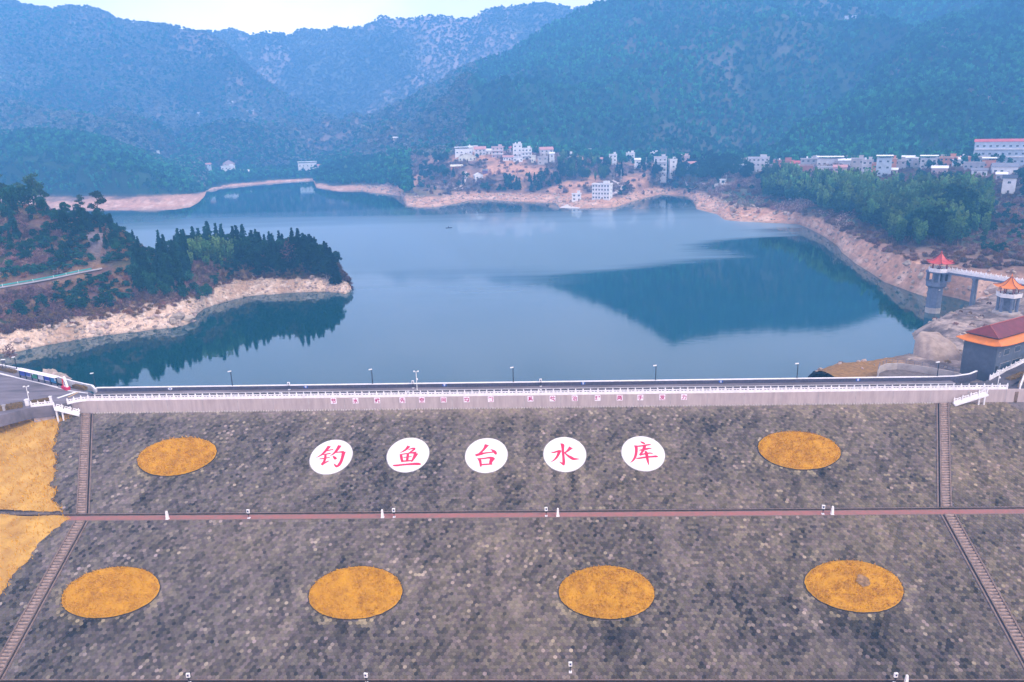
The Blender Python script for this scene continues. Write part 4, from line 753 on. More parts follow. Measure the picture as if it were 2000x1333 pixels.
# monument
mq = P(129, 760.5, 9); mo_ = empty('monument', mq, nrz-.15, 'red and white monument with a red flame shape at the end of the notice boards', 'monument')
b = MB(); b.box(-1.45, -.6, 0, 1.45, .6, .85); b.build('plinth', mo_, M['red_paint'])
b = MB(); b.add([(-.5, -.25, .85), (1.4, -.25, .85), (1.1, -.25, 1.7), (.35, -.25, 3.3), (-.15, -.25, 3.3), (-.5, .25, .85), (1.4, .25, .85), (1.1, .25, 1.7), (.35, .25, 3.3), (-.15, .25, 3.3)], [(0, 1, 2, 3, 4), (9, 8, 7, 6, 5), (0, 5, 6, 1), (1, 6, 7, 2), (2, 7, 8, 3), (3, 8, 9, 4), (4, 9, 5, 0)]); b.build('white_wing', mo_, M['white_paint'])
b = MB(); b.box(.02, -.275, 1.3, .42, -.25, 2.7); b.build('purple_panel', mo_, mat('purple_panel', (.16, .02, .16), .4, .05, 2))
b = MB(); b.add([(-1.4, -.15, .85), (-.55, -.15, .85), (-.5, -.15, 1.7), (-.75, -.15, 2.3), (-1.1, -.15, 2.0), (-1.25, -.15, 2.9), (-1.55, -.15, 1.9)]+[(-1.4, .15, .85), (-.55, .15, .85), (-.5, .15, 1.7), (-.75, .15, 2.3), (-1.1, .15, 2.0), (-1.25, .15, 2.9), (-1.55, .15, 1.9)], [(0, 1, 2, 3, 4, 5, 6), (13, 12, 11, 10, 9, 8, 7)]+[(i, 7+i, 7+(i+1) % 7, (i+1) % 7) for i in range(7)]); b.build('red_flame', mo_, mat('flame_red', (.75, .06, .03), .5, .06, 2))
b = MB(); b.frustum(.15, 0, 3.3, 3.75, .42, .3, 8); b.build('white_cap', mo_, M['white_paint'])
# small sign stand
sg = empty('sign_stand', P(10, 724, 9), .2, 'dark sign stand with a white top board at the edge of the yard', 'sign')
for x in (-.45, .45):
    b = MB(); b.frustum(x, 0, 0, 3.4, .08, .07, 6); b.build('post', sg, M['black_metal'])
b = MB(); b.box(-.5, -.08, 2.3, .5, .08, 3.2); b.build('board', sg, M['dark_tile']); b = MB(); b.box(-.6, -.3, 3.4, .6, .3, 3.52); b.build('roof', sg, M['white_paint']); b = MB(); b.box(-.55, -.3, 0, .55, .3, .8); b.build('planter', sg, M['screen'])
# walls and railings of the near side of the yard
yw = empty('yard_wall', P(100, 797, 8.9), 0, 'grey retaining wall under the white balustrade at the corner of the yard', 'wall'); yo = P(100, 797, 8.9)
b = MB(); a_, c_ = P(62, 796, 8.9), P(103, 792, 8.9); b.bar(a_-yo+np.array((0, 0, -5)), c_-yo+np.array((0, 0, -5)), .5, 5); b.build('wall_section', yw, M['wall_grey'])
yb = empty('balustrade', a_, 0, 'short white balustrade at the corner of the yard, above the dry grass', 'balustrade'); run_bal(yb, a_, split_pts(a_, c_))
def gate_post(u, v, h, w_, lab, m):
    q = P(u, v, 7.0); o = empty('pillar', q, .1, lab, 'pillar', 'pillars at the corner of the yard'); b = MB(); b.box(-w_/2, -w_/2, -2, w_/2, w_/2, h); b.build('shaft', o, m); b = MB(); b.box(-w_/2-.1, -w_/2-.1, h, w_/2+.1, w_/2+.1, h+.18); b.build('cap', o, m)
gate_post(57, 806, 3.6, .75, 'thick pale pillar below the camera mast at the yard corner', M['white_stone']); gate_post(12, 816, 3.4, .6, 'plain concrete pillar in the lower fence beside the dry grass', M['concrete']); gate_post(103, 800, 3.6, .5, 'white pillar at the head of the stairway by the dry grass', M['white_stone'])
lf = empty('fence', P(55, 808, 7), 0, 'low concrete rail fence between the dry grass and the dark hedge', 'fence'); b = MB(); q0 = P(55, 808, 7)
for z in (0, .8): b.bar(P(53, 806, 7)-q0+np.array((0, 0, z)), P(-120, 836, 7)-q0+np.array((0, 0, z)), .25, .3)
b.build('rail', lf, M['concrete'])
# stair rails falling from the crest to the stairways
def stair_rail(lab, a, c, legs, side):
    q0 = np.asarray(a); o = empty('stair_rail', q0, 0, lab, 'stair railing'); run_bal(o, q0, split_pts(a, c)); d = np.asarray(c)-q0; b = MB(); b.bar((0, 0, -.45), d+np.array((0, 0, -.45)), 1.6, .4); b.build('stair_slab', o, M['white_stone'])
    for f in legs:
        p = d*f; b = MB(); b.box(p[0]-.17, p[1]-.17, -6.0, p[0]+.17, p[1]+.17, p[2]-.4); b.build('leg', o, M['white_stone'])
stair_rail('white sloping balustrade leading down to the stairway beside the dry grass', P(106, 797, 8.7), S(-116.7, .9, 5.9), (.06, .30), 1)
stair_rail('white sloping balustrade leading down to the stairway below the roofed building', S(122.6, .9, 8.6), S(114.6, .9, 5.9), (.05, .22), -1)
# ================================================================ right abutment
SH = np.array([P(u, v, 0)[:2] for u, v in [(1500,752),(1560,741),(1610,729),(1700,717),(1778,709),(1787,692),(1790,668),(1779,651),(1802,640),(1850,620),(1884,604),(1902,594),(2300,620),(3200,650)]]); PG = np.concatenate([SH, [[700, 120], [60, 120]]])
def sdist(x, y):
    d = np.full(x.shape, 1e9); ins = np.zeros(x.shape, bool); n_ = len(PG)
    for i in range(n_):
        a = PG[i]; c = PG[(i+1) % n_]; e = c-a
        if i < len(SH)-1:
            t = np.clip(((x-a[0])*e[0]+(y-a[1])*e[1])/(e@e), 0, 1); d = np.minimum(d, np.hypot(x-a[0]-t*e[0], y-a[1]-t*e[1]))
        cond = (a[1] > y) != (c[1] > y); ins ^= cond & (x < (c[0]-a[0])*(y-a[1])/(c[1]-a[1]+1e-12)+a[0])
    return np.where(ins, d, -d)
gx, gy = np.meshgrid(np.concatenate([np.arange(92, 240, 1.0), np.arange(240, 420, 4.0)]), np.arange(150, 345, 1.0), indexing='ij'); dd = sdist(gx, gy)
cap_ = 6.8+np.clip((gx-150)*.05, 0, 2)+np.clip((gx-188)*.42, 0, 60); gz = np.clip(dd*.75, -5, None); gz = np.where(gz > cap_*.55, cap_*.55+(1-np.exp(-(gz-cap_*.55)/(cap_*.45)))*cap_*.45, gz)
gz += (ridged(gx/7, gy/5, 4, 121)-.55)*2.6*np.clip(1-np.abs(dd-6)/9, 0, 1)+(fbm(gx/5, gy/5, 3, 122)-.5)*.9
tl = (np.stack([gx, gy], -1)-C0[:2]) @ NX[:2]; gz = np.minimum(gz, np.where(tl > TP-14, 7.9, 99)); gz = np.where((tl > TP-.6) & (gx < 139), -25, gz); gz = np.where((tl > TP-.6) & (gx >= 139), np.minimum(gz, np.where(tl > 0, 5.4-G*tl, 7.9)), gz)
V = np.stack([gx, gy, gz], -1).reshape(-1, 3); i = np.arange(gx.size).reshape(gx.shape); F_ = np.stack([i[:-1, :-1], i[1:, :-1], i[1:, 1:], i[:-1, 1:]], -1).reshape(-1, 4)
n1 = fbm(gx/6, gy/6, 4, 123); c = mixc((.44, .34, .29), (.16, .125, .12), np.clip((n1-.38)*3.5, 0, 1)); c = mixc(c, (.13, .10, .085), np.clip((fbm(gx/2.2, gy/2.2, 3, 127)-.55)*6, 0, 1)*.7); gr = np.clip((dd-3)/4, 0, 1)*np.clip((122-gx)/8, 0, 1); c = mixc(c, (.30, .165, .06), gr); c = mixc(c, (.20, .13, .11), np.clip((gx-196)/14, 0, 1)*np.clip((n1-.25)*4, 0, 1)); c = mixc(c, (.17, .13, .11), np.clip(1-np.abs(gz)/.8, 0, 1)*.7)
c = np.concatenate([c.reshape(-1, 3), np.ones((gx.size, 1))], 1); tag(link('abutment_ground', np_mesh('abutment_ground', V, F_, [M['bank']], True, {'col': ('POINT', 'FLOAT_COLOR', c)})), kind='structure')
# smooth rock knoll
kq = P(1842, 724, 3.0); ko = empty('rock_knoll', (kq[0], kq[1], 0), 0, 'smooth beige rock knoll between the lake and the grey building', 'rock'); n_ = 34; V = []; b = MB()
for j in range(15):
    f = j/14
    for k in range(n_):
        a = 2*math.pi*k/n_; rr = math.cos(f*math.pi/2)**.55*(1+.10*math.sin(2*a+1)+.06*math.sin(5*a)); x = 6.9*rr*math.cos(a); y = 9.0*rr*math.sin(a); z = 13.6*math.sin(f*math.pi/2)-2.0+(float(fbm(x*.28+9, y*.28, 4, 131))-.5)*4.2*(1-.4*f); V.append((x+1.2*f, y+12.5*f**1.2, z))
b.add(V, [(j*n_+k, j*n_+(k+1) % n_, (j+1)*n_+(k+1) % n_, (j+1)*n_+k) for j in range(14) for k in range(n_)]); M['knoll'] = mat('beige_rock', (.46, .355, .29), .9, .12, .35, .8, 1.5, coord='World', hue=(.27, .195, .16)); b.build('rock_body', ko, M['knoll'], smooth=True)
# curved platform with rail
pl = [P(u, v, 8.6) for u, v in [(1714,733),(1717,724),(1730,718.5),(1752,717),(1785,721),(1815,726),(1845,731),(1876,738)]]
cp = empty('platform_wall', pl[0], 0, 'curved grey retaining wall with a thin railing below the rock knoll', 'wall'); pm_ = pl[0]
for a, c in zip(pl[:-1], pl[1:]):
    b = MB(); b.bar(a-pm_+np.array((0, 0, -5)), c-pm_+np.array((0, 0, -5)), .35, 6.2); b.build('wall_section', cp, M['pale_conc'])
    b = MB()
    for z in (1.75, 2.35): b.rod(a-pm_+np.array((0, 0, z)), c-pm_+np.array((0, 0, z)), .035)
    b.build('rail', cp, M['concrete_blue'])
    for f in (0, .5):
        q = a+(c-a)*f-pm_; b = MB(); b.frustum(q[0], q[1], 1.2, 2.45, .06, .06, 6); b.build('post', cp, M['concrete_blue'])
pf = MB(); pf.add([(p[0], p[1], 7.9) for p in pl], [tuple(range(len(pl)))[::-1]]); pfo = pf.build('platform_floor', None, M['mortar']); pfo['kind'] = 'structure'
# parapet bend to the building
low_wall('parapet_return', 'dark tiled parapet bending round to the foot of the grey building', 'wall', [S(112, TP-.16, 9), S(119, TP-.5, 9), S(124, TP-2.2, 9), S(127.2, TP-4.6, 9)], 1.15, .38, M['dark_tile'], M['white_stone'])
# grey building with the two-tier roof
M['bld_grey'] = mat('blue_grey_render', (.085, .10, .135), .75, .10, .5, .1, 6, coord='World')
M['orange_tile'] = mat('orange_glazed_tile', (.78, .21, .012), .45, .14, .7, coord='World', hue=(.58, .17, .03)); M['maroon'] = mat('maroon_roof', (.15, .022, .026), .5, .12, .6, coord='World'); M['dark_trim'] = mat('dark_trim', (.05, .02, .02), .6, .1, 2)
Bq = P(1940, 735, 9.0); Aq = Bq-9.0*np.array((.5, -.866, 0)); gd = Bq-Aq; gw = np.linalg.norm(gd); grz = math.atan2(gd[1], gd[0])
bd = empty('service_building', Aq, grz, 'grey two storey building with a maroon roof over an orange tiled skirt roof', 'building'); BLn = 27.0; HT = 8.7   # local: x along the gable, y along the long side
b = MB(); b.box(0, 0, -3, gw, BLn, HT); b.build('wall', bd, M['bld_grey'])
for k in range(1, 7):
    b = MB(); b.box(.05, -.012, HT*k/7-.02, gw-.05, .0, HT*k/7+.02); b.build('wall_joint', bd, M['dark_tile'])
for k in range(1, 9):
    b = MB(); b.box(gw*k/9-.02, -.014, .1, gw*k/9+.02, 0, HT-.1); b.build('wall_joint', bd, M['dark_tile'])
def win(parent, y0, y1, z0, z1, x=gw, name='window'):
    b = MB(); b.box(x-.1, y0, z0, x+.03, y1, z1); f = b.build(name, parent, M['concrete']); b = MB(); b.box(x+.03, y0+.1, z0+.1, x+.045, y1-.1, z1-.1); b.build('pane', f, M['glass'])
win(bd, 1.3, 2.0, 5.2, 6.5); win(bd, 3.6, 6.4, 5.2, 6.9); win(bd, 9.0, 12.0, 5.2, 6.9); win(bd, 14.5, 17.5, 5.2, 6.9)
b = MB(); b.box(gw-.1, .5, 0, gw+.04, 1.5, 2.6); b.build('door', bd, M['black_metal'])
for y0 in (2.6, 8.6, 14.6): win(bd, y0, y0+5.0, .5, 3.1, name='garage_opening')
def roof_skirt(b, x0, y0, x1, y1, ov, z_in, z_out, lift, mi=0):
    ins = []; outs = []; n_ = 8
    cor = [(x0, y0), (x1, y0), (x1, y1), (x0, y1)]; dv = [(-1, -1), (1, -1), (1, 1), (-1, 1)]
    for e in range(4):
        a, c = cor[e], cor[(e+1) % 4]; da, dc = dv[e], dv[(e+1) % 4]
        for k in range(n_):
            f = k/n_; x = a[0]*(1-f)+c[0]*f; y = a[1]*(1-f)+c[1]*f; nx = (da[0]*(1-f)+dc[0]*f); ny = (da[1]*(1-f)+dc[1]*f); up_ = lift*abs(2*f-1)**5
            ins.append((x, y, z_in)); outs.append((x+nx*ov*(1+.06*abs(2*f-1)**5), y+ny*ov*(1+.06*abs(2*f-1)**5), z_out+up_))
    mid = [((i_[0]+o_[0])/2, (i_[1]+o_[1])/2, (i_[2]*.42+o_[2]*.58)-.1) for i_, o_ in zip(ins, outs)]; und = [(o_[0], o_[1], o_[2]-.18) for o_ in outs]; N = 4*n_
    inb = [(i_[0], i_[1], z_out-.1) for i_ in ins]
    b.add(ins+mid+outs+und+inb, [(j*N+k, j*N+(k+1) % N, (j+1)*N+(k+1) % N, (j+1)*N+k) for j in range(4) for k in range(N)], mi)
b = MB(); roof_skirt(b, .9, .9, gw-.9, BLn-.9, 2.35, HT+1.75, HT-.1, .6); b.build('skirt_roof', bd, M['orange_tile'], smooth=False)
b = MB(); x0, x1, y0, y1 = .1, gw-.1, .1, BLn-.1; z0, z1 = HT+1.85, HT+4.2; rx_ = gw/2
b.add([(x0, y0, z0), (x1, y0, z0), (x1, y1, z0), (x0, y1, z0), (rx_, y0+3.2, z1), (rx_, y1-3.2, z1)], [(0, 1, 4), (1, 2, 5, 4), (2, 3, 5), (3, 0, 4, 5)]); b.build('upper_roof', bd, M['maroon'])
b = MB(); b.box(.5, .5, HT, gw-.5, BLn-.5, z0); b.build('attic_band', bd, M['dark_trim'])
b = MB(); b.box(x0-.12, y0-.12, z0-.2, x1+.12, y1+.12, z0); b.build('fascia', bd, M['dark_trim'])
b = MB(); b.rod((rx_, y0+3.0, z1+.05), (rx_, y1-3.2, z1+.05), .16)
for cx_, cy_ in ((x0, y0), (x1, y0)): b.rod((cx_, cy_, z0+.05), (rx_, y0+3.2, z1+.05), .12)
b.build('ridge', bd, mat('ridge_maroon', (.34, .09, .07), .5, .1, 1))
# pavilions
def pavilion(q, r, colh, roofh, roofm, lab, rz=0.0, deck=.55):
    o = empty('pavilion', q, rz, lab, 'pavilion', 'red roofed pavilions'); n_ = 6; b = MB(); b.frustum(0, 0, -.5, 0, r, r, 6); b.build('deck', o, M['white_stone'])
    for k in range(6):
        a = math.pi/3*k; x, y = r*.66*math.cos(a), r*.66*math.sin(a); b = MB(); b.frustum(x, y, 0, colh, .17, .17, 8); b.build('column', o, mat('lacquer_red', (.22, .03, .03), .5, .1, 2) if k == 0 else bpy.data.materials['lacquer_red'])
    b = MB(); b.frustum(0, 0, colh-.35, colh, r*.72, r*.72, 6); b.build('beam_ring', o, M['concrete_blue'])
    ring = 36; prof = [(1.0, .0), (.80, .10), (.60, .22), (.42, .40), (.25, .65), (.10, .90), (.02, 1.0)]; V = []; R0 = r*1.2
    for f, h in prof:
        for k in range(ring):
            a = 2*math.pi*k/ring; seg = (k % 6)/6; cs_ = math.cos(math.pi/6)/math.cos((seg-.5)*math.pi/3); tip = abs(2*seg-1)**4; rr = R0*f*cs_*(1+.10*tip*f); V.append((rr*math.cos(a), rr*math.sin(a), colh+roofh*h+.55*tip*f**3))
    F3 = [(j*ring+k, j*ring+(k+1) % ring, (j+1)*ring+(k+1) % ring, (j+1)*ring+k) for j in range(len(prof)-1) for k in range(ring)]
    V += [(x*.93, y*.93, z-.18) for x, y, z in V[:ring]]; m0 = len(prof)*ring; F3 += [(m0+k, m0+(k+1) % ring, (k+1) % ring, k) for k in range(ring)]
    b = MB(); b.add(V, F3); b.build('roof', o, roofm)
    for k in range(6):
        a = 2*math.pi*k/6; b = MB(); pr_ = [(R0*f*(1+.1*f), colh+roofh*h+.55*f**3+.06) for f, h in prof]
        for (ra, za), (rb, zb) in zip(pr_[:-1], pr_[1:]): b.rod((ra*math.cos(a), ra*math.sin(a), za), (rb*math.cos(a), rb*math.sin(a), zb), .1, n=5)
        b.build('hip_ridge', o, M['maroon'])
    b = MB(); b.frustum(0, 0, colh+roofh, colh+roofh+.4, .2, .28, 8); b.frustum(0, 0, colh+roofh+.4, colh+roofh+1.3, .2, .02, 8); b.build('finial', o, roofm)
    for k in range(6):
        a0_, a1_ = math.pi/3*k, math.pi/3*(k+1)
        for f in (0, .5):
            x = r*.96*(math.cos(a0_)*(1-f)+math.cos(a1_)*f); y = r*.96*(math.sin(a0_)*(1-f)+math.sin(a1_)*f); b = MB(); b.box(x-.11, y-.11, 0, x+.11, y+.11, 1.2); b.build('rail_post', o, M['white_stone'])
        b = MB(); b.bar((r*.96*math.cos(a0_), r*.96*math.sin(a0_), .1), (r*.96*math.cos(a1_), r*.96*math.sin(a1_), .1), .12, .8); b.build('rail_panel', o, M['white_stone'])
    b = MB(); b.frustum(0, 0, 0, .5, .8, .8, 8); b.frustum(0, 0, .5, .62, 1.1, 1.1, 8); b.build('winch_box', o, M['dark_tile']); return o
M['red_tile'] = mat('red_glazed_tile', (.50, .06, .055), .45, .14, .8, coord='World')
tq = P(1821, 610, 0); TZ = 17.6
tw = empty('intake_tower', (tq[0], tq[1], 0), .25, 'blue grey intake tower standing in the lake under a red roofed pavilion', 'tower')
b = MB(); b.frustum(0, 0, -9, 2.2, 3.0, 3.0, 8, ph=math.pi/8); b.build('stained_base', tw, M['pale_conc']); b = MB(); b.frustum(0, 0, 2.2, 11.0, 2.95, 2.95, 8, ph=math.pi/8); b.build('shaft', tw, M['concrete_blue'])
b = MB(); b.frustum(0, 0, 10.4, 11.3, 2.95, 4.0, 8, ph=math.pi/8, cap=False); b.frustum(0, 0, 11.3, 13.0, 4.0, 4.0, 8, ph=math.pi/8); b.build('collar', tw, M['concrete_blue'])
b = MB(); b.box(.2, -3.2, 13.0, 4.0, 2.6, TZ-.9); b.build('gate_house', tw, M['concrete_blue'])
for x, y in ((-3.4, -1.6), (-2.0, -3.2), (-3.4, 1.6), (-1.0, 3.3)):
    b = MB(); b.box(x-.25, y-.25, 13.0, x+.25, y+.25, TZ-.9); b.build('post', tw, M['concrete_blue'])
b = MB(); b.box(.18, -2.2, 13.4, .2, -.9, 16.2); b.box(1.0, -3.22, 13.4, 2.2, -3.2, 16.2); b.build('opening', tw, M['black_metal'])
b = MB(); b.frustum(0, 0, TZ-.9, TZ-.5, 4.5, 4.6, 8, ph=math.pi/8); b.build('deck', tw, M['concrete_blue'])
b = MB(); b.box(-1.2, -3.03, 9.7, -.4, -2.98, 10.1); b.box(-3.1, -2.0, 11.9, -2.4, -1.95, 12.3); b.build('gauge_plate', tw, M['white_paint'])
pavilion((tq[0]+.6, tq[1], TZ), 4.3, 3.0, 3.9, M['red_tile'], 'red roofed open pavilion on top of the intake tower', .1)
p2 = P(1966, 606, 9.0); pv2 = pavilion((p2[0], p2[1], 14.6), 4.1, 3.0, 3.7, M['orange_tile'], 'orange roofed open pavilion on a raised base near the maroon roofed building', .35)
for k in range(6):
    a = math.pi/3*k; b = MB(); b.frustum(3.0*math.cos(a), 3.0*math.sin(a), -8.6, -.5, .55, .55, 6); b.build('pillar', pv2, M['concrete_blue'])
b = MB(); b.frustum(.5, .5, -8.6, -.5, 1.9, 1.9, 6); b.build('core', pv2, M['concrete_blue']); b = MB(); b.frustum(0, 0, -8.6, -5.9, 5, 4.5, 8); b.build('footing', pv2, M['pale_conc'])
# footbridge
br0 = np.array((tq[0]+3.2, tq[1]-3.0, 17.3)); br1 = P(1960, 548, 17.3); dv_ = (br1-br0)/np.linalg.norm(br1-br0); br2 = br0+dv_*52; fb = empty('footbridge', br0, 0, 'white railed footbridge from the intake tower to the hillside', 'bridge')
b = MB(); b.bar((0, 0, -.9), br2-br0+np.array((0, 0, -.9)), 2.6, .9); b.build('deck', fb, M['concrete_blue']); nb_ = np.array((-dv_[1], dv_[0], 0))
b = MB(); b.bar((0, 0, 0), br2-br0, 2.9, .15); b.build('deck_slab', fb, M['white_stone'])
for s in (-1, 1): run_bal(fb, br0, split_pts(br0+nb_*1.3*s+np.array((0, 0, .1)), br2+nb_*1.3*s+np.array((0, 0, .1))))
for f, zb in ((.205, -4), (.60, 0), (.96, 2)):
    c = (br2-br0)*f; b = MB(); ang_ = math.atan2(dv_[1], dv_[0]); 
    for s in (-.75, .75):
        x, y = c[0]+nb_[0]*s, c[1]+nb_[1]*s; b.frustum(x, y, zb-17.3-6, -1.5, .72, .62, 8)
    b.bar(c-nb_*1.5+np.array((0, 0, -1.6)), c+nb_*1.5+np.array((0, 0, -1.6)), 1.2, .7); b.build('pier', fb, M['concrete_blue'])
# ramp road on the far side of the building corner
def ribbon(name, cl, wd, m, lift=0.0, kind='structure'):
    V = []; 
    for i, p in enumerate(cl):
        a = np.asarray(cl[max(0, i-1)]); c = np.asarray(cl[min(len(cl)-1, i+1)]); d = (c-a)[:2]; d = d/np.linalg.norm(d); n_ = np.array((-d[1], d[0], 0))*wd/2; V += [np.asarray(p)-n_+np.array((0, 0, lift)), np.asarray(p)+n_+np.array((0, 0, lift))]
    b = MB(); b.add(V, [(2*i, 2*i+2, 2*i+3, 2*i+1) for i in range(len(cl)-1)]); 
    o = b.build(name, None, m); 
    if kind: o['kind'] = kind
    return o
rc = [S(116, -3.2, 9.01), S(122, -3.3, 9.02), S(128, -4.4, 9.1), P(1975, 732, 9.7), P(2010, 713, 11.0), P(2080, 685, 13)]
ribbon('ramp_road', rc, 6.0, M['asphalt'])
up0 = [S(128.0, -7.6, 9.2), P(1964, 727, 9.6), P(2000, 708, 11.3), P(2060, 683, 13)]; rb = empty('balustrade', up0[0], 0, 'white balustrade rising past the garage openings of the grey building', 'balustrade')
pp_ = []
for a, c in zip(up0[:-1], up0[1:]): pp_ += split_pts(a, c)[:-1]
run_bal(rb, np.asarray(up0[0]), pp_)
dn0 = [S(131.5, -.3, 9.25), P(2000, 738, 10.6), P(2060, 712, 12.6)]; rb2 = empty('balustrade', dn0[0], 0, 'white balustrade on the outer bend of the ramp road above the stone wall', 'balustrade'); pp_ = split_pts(dn0[0], dn0[1])[:-1]+split_pts(dn0[1], dn0[2]); run_bal(rb2, np.asarray(dn0[0]), pp_)
low_wall('stone_wall', 'brown stone retaining wall below the bend of the ramp road', 'wall', [S(130.5, .2, 4), P(2000, 752, 6), P(2080, 735, 7)], 4.6, .8, mat('brown_stone', (.22, .15, .10), .9, .3, 1.2, .6, 3, coord='World'), z0=-6)
mq_ = P(1948, 757, 9.0); mast((mq_[0], mq_[1], 9), 4.6, 'slim white camera mast where the ramp road leaves the crest', 0)
hedge('green blue hedge strip inside the bend of the ramp road', [P(1968, 744, 9.2), P(2000, 731, 10.2)], .7, 1.4)
# ================================================================ village houses, huts, boats and poles
HM = {}
def hm2(key, col, rough=.8, var=.08):
    if key not in HM: HM[key] = mat(key, col, rough, var, .35, coord='World')
    return HM[key]
WALLC = {'white': (.80,.77,.76), 'cream': (.78,.72,.58), 'grey': (.42,.40,.42), 'pink': (.62,.44,.42), 'brick': (.48,.20,.15), 'orange': (.66,.27,.15), 'paleblue': (.50,.56,.62), 'stone': (.50,.44,.42), 'pale': (.64,.60,.60), 'purple': (.22,.10,.22)}
ROOFC = {'white': (.80,.79,.80), 'greyroof': (.20,.20,.24), 'red': (.50,.12,.13), 'pinkroof': (.52,.26,.24), 'cream': (.72,.66,.52), 'dark': (.06,.06,.08), 'flat': (.52,.49,.49)}
WN = {}
def win_mesh(w_, h):
    k = (round(w_, 1), round(h, 1))
    if k not in WN:
        b = MB(); b.box(-k[0]/2, -.06, 0, k[0]/2, .25, k[1]); f = b.mesh('window', hm2('window_frame', (.55,.53,.53)))
        b = MB(); b.box(-k[0]/2+.12, -.10, .12, -.04, -.055, k[1]-.12); b.box(.04, -.10, .12, k[0]/2-.12, -.055, k[1]-.12); g = b.mesh('pane', M['glass']); WN[k] = (f, g)
    return WN[k]
def add_window(o, x, y, z, w_, h, rz=0.0):
    f, g = win_mesh(w_, h); a = link('window', f, o, (x, y, z), (0, 0, rz)); link('pane', g, a)
def house(lab, u, v, wpx, hpx, style, wall, roof, fl, cols, dep=9.0, yaw=0.0, land=None, bal=False, tank=False, group='village houses round the reservoir', name='village_house', sides=True):
    q = (land or FAR).hit(u, v)
    if q is None: q = D(u, v, 900)
    y = q[1]*math.cos(PIT)-(q[2]-CZ)*math.sin(PIT); m = y/FPX; w_ = wpx*m*(1.12 if u > 1500 else 1.0); h = hpx*m*1.05
    rz = -math.atan2(q[0], q[1])+yaw
    o = empty(name, (q[0], q[1], q[2]), rz, lab, 'house' if name == 'village_house' else name.replace('_', ' '), group)
    wm_ = hm2('wall_'+wall, WALLC[wall]); rm = hm2('roof_'+roof, ROOFC[roof]); hw = w_/2
    rh = 0
    if style == 'gable': rh = min(h*.32, dep*.35)
    if style == 'gablefront': rh = min(h*.42, w_*.3)
    hb = h-rh
    b = MB(); b.box(-hw, 0, -6, hw, dep, hb); b.build('wall', o, wm_)
    if style == 'flat':
        b = MB(); b.box(-hw-.35, -.45, hb, hw+.35, dep+.3, hb+.28); r = b.build('roof', o, rm)
        b = MB(); b.box(-hw, -.1, hb+.28, hw, .08, hb+.85); b.box(-hw, .08, hb+.28, -hw+.2, dep, hb+.85); b.box(hw-.2, .08, hb+.28, hw, dep, hb+.85); b.build('parapet', o, wm_)
        if fl > 1:
            b = MB(); b.box(hw*.15, dep*.35, hb+.28, hw*.75, dep*.8, hb+2.5); b.box(hw*.15-.3, dep*.35-.3, hb+2.5, hw*.75+.3, dep*.8+.3, hb+2.7); b.build('stair_house', o, wm_)
    elif style == 'canopy':       # flat house with a raised pale sheet roof
        b = MB(); 
        for x in (-hw*.9, hw*.9):
            for yy in (.4, dep-.4): b.box(x-.09, yy-.09, hb, x+.09, yy+.09, hb+1.9)
        b.build('post', o, hm2('post_grey', (.4,.4,.42))); b = MB(); b.hexa([(-hw-.7, -.8, hb+1.7), (hw+.7, -.8, hb+1.7), (hw+.7, dep+.6, hb+2.2), (-hw-.7, dep+.6, hb+2.2)], [(-hw-.7, -.8, hb+1.85), (hw+.7, -.8, hb+1.85), (hw+.7, dep+.6, hb+2.35), (-hw-.7, dep+.6, hb+2.35)]); b.build('roof', o, rm)
        b = MB(); b.box(-hw-.2, -.3, hb, hw+.2, dep, hb+.2); b.build('floor_slab', o, wm_)
    elif style == 'shed':
        b = MB(); b.hexa([(-hw-.5, -.8, hb), (hw+.5, -.8, hb), (hw+.5, dep+.5, hb+1.5), (-hw-.5, dep+.5, hb+1.5)], [(-hw-.5, -.8, hb+.18), (hw+.5, -.8, hb+.18), (hw+.5, dep+.5, hb+1.7), (-hw-.5, dep+.5, hb+1.7)]); b.build('roof', o, rm)
    elif style == 'gable':
        e = .6; b = MB(); b.add([(-hw-e, -e, hb-.1), (hw+e, -e, hb-.1), (hw+e, dep/2, hb+rh), (-hw-e, dep/2, hb+rh), (-hw-e, dep+e, hb-.1), (hw+e, dep+e, hb-.1)]+[(-hw-e, -e, hb+.1), (hw+e, -e, hb+.1), (hw+e, dep/2, hb+rh+.2), (-hw-e, dep/2, hb+rh+.2), (-hw-e, dep+e, hb+.1), (hw+e, dep+e, hb+.1)], [(3, 2, 1, 0), (4, 5, 2, 3), (6, 7, 8, 9), (9, 8, 11, 10), (0, 1, 7, 6), (4, 10, 11, 5), (1, 2, 8, 7), (2, 5, 11, 8), (3, 0, 6, 9), (4, 3, 9, 10)]); b.build('roof', o, rm)
        b = MB(); b.add([(-hw, 0, hb), (-hw, dep, hb), (-hw, dep/2, hb+rh-.15), (hw, 0, hb), (hw, dep, hb), (hw, dep/2, hb+rh-.15)], [(0, 2, 1), (3, 4, 5)]); b.build('gable_wall', o, wm_)
    else:
        e = .5; b = MB(); b.add([(-hw-e, -e, hb-.1), (-hw-e, dep+e, hb-.1), (0, dep+e, hb+rh), (0, -e, hb+rh), (hw+e, -e, hb-.1), (hw+e, dep+e, hb-.1)]+[(-hw-e, -e, hb+.1), (-hw-e, dep+e, hb+.1), (0, dep+e, hb+rh+.2), (0, -e, hb+rh+.2), (hw+e, -e, hb+.1), (hw+e, dep+e, hb+.1)], [(0, 1, 2, 3), (3, 2, 5, 4), (9, 8, 7, 6), (10, 11, 8, 9), (0, 3, 9, 6), (3, 4, 10, 9), (1, 7, 8, 2), (2, 8, 11, 5), (0, 6, 7, 1), (4, 5, 11, 10)]); b.build('roof', o, rm)
        b = MB(); b.add([(-hw, -.002, hb-.1), (hw, -.002, hb-.1), (0, -.002, hb+rh-.1)], [(0, 1, 2)]); b.build('gable_wall', o, wm_)
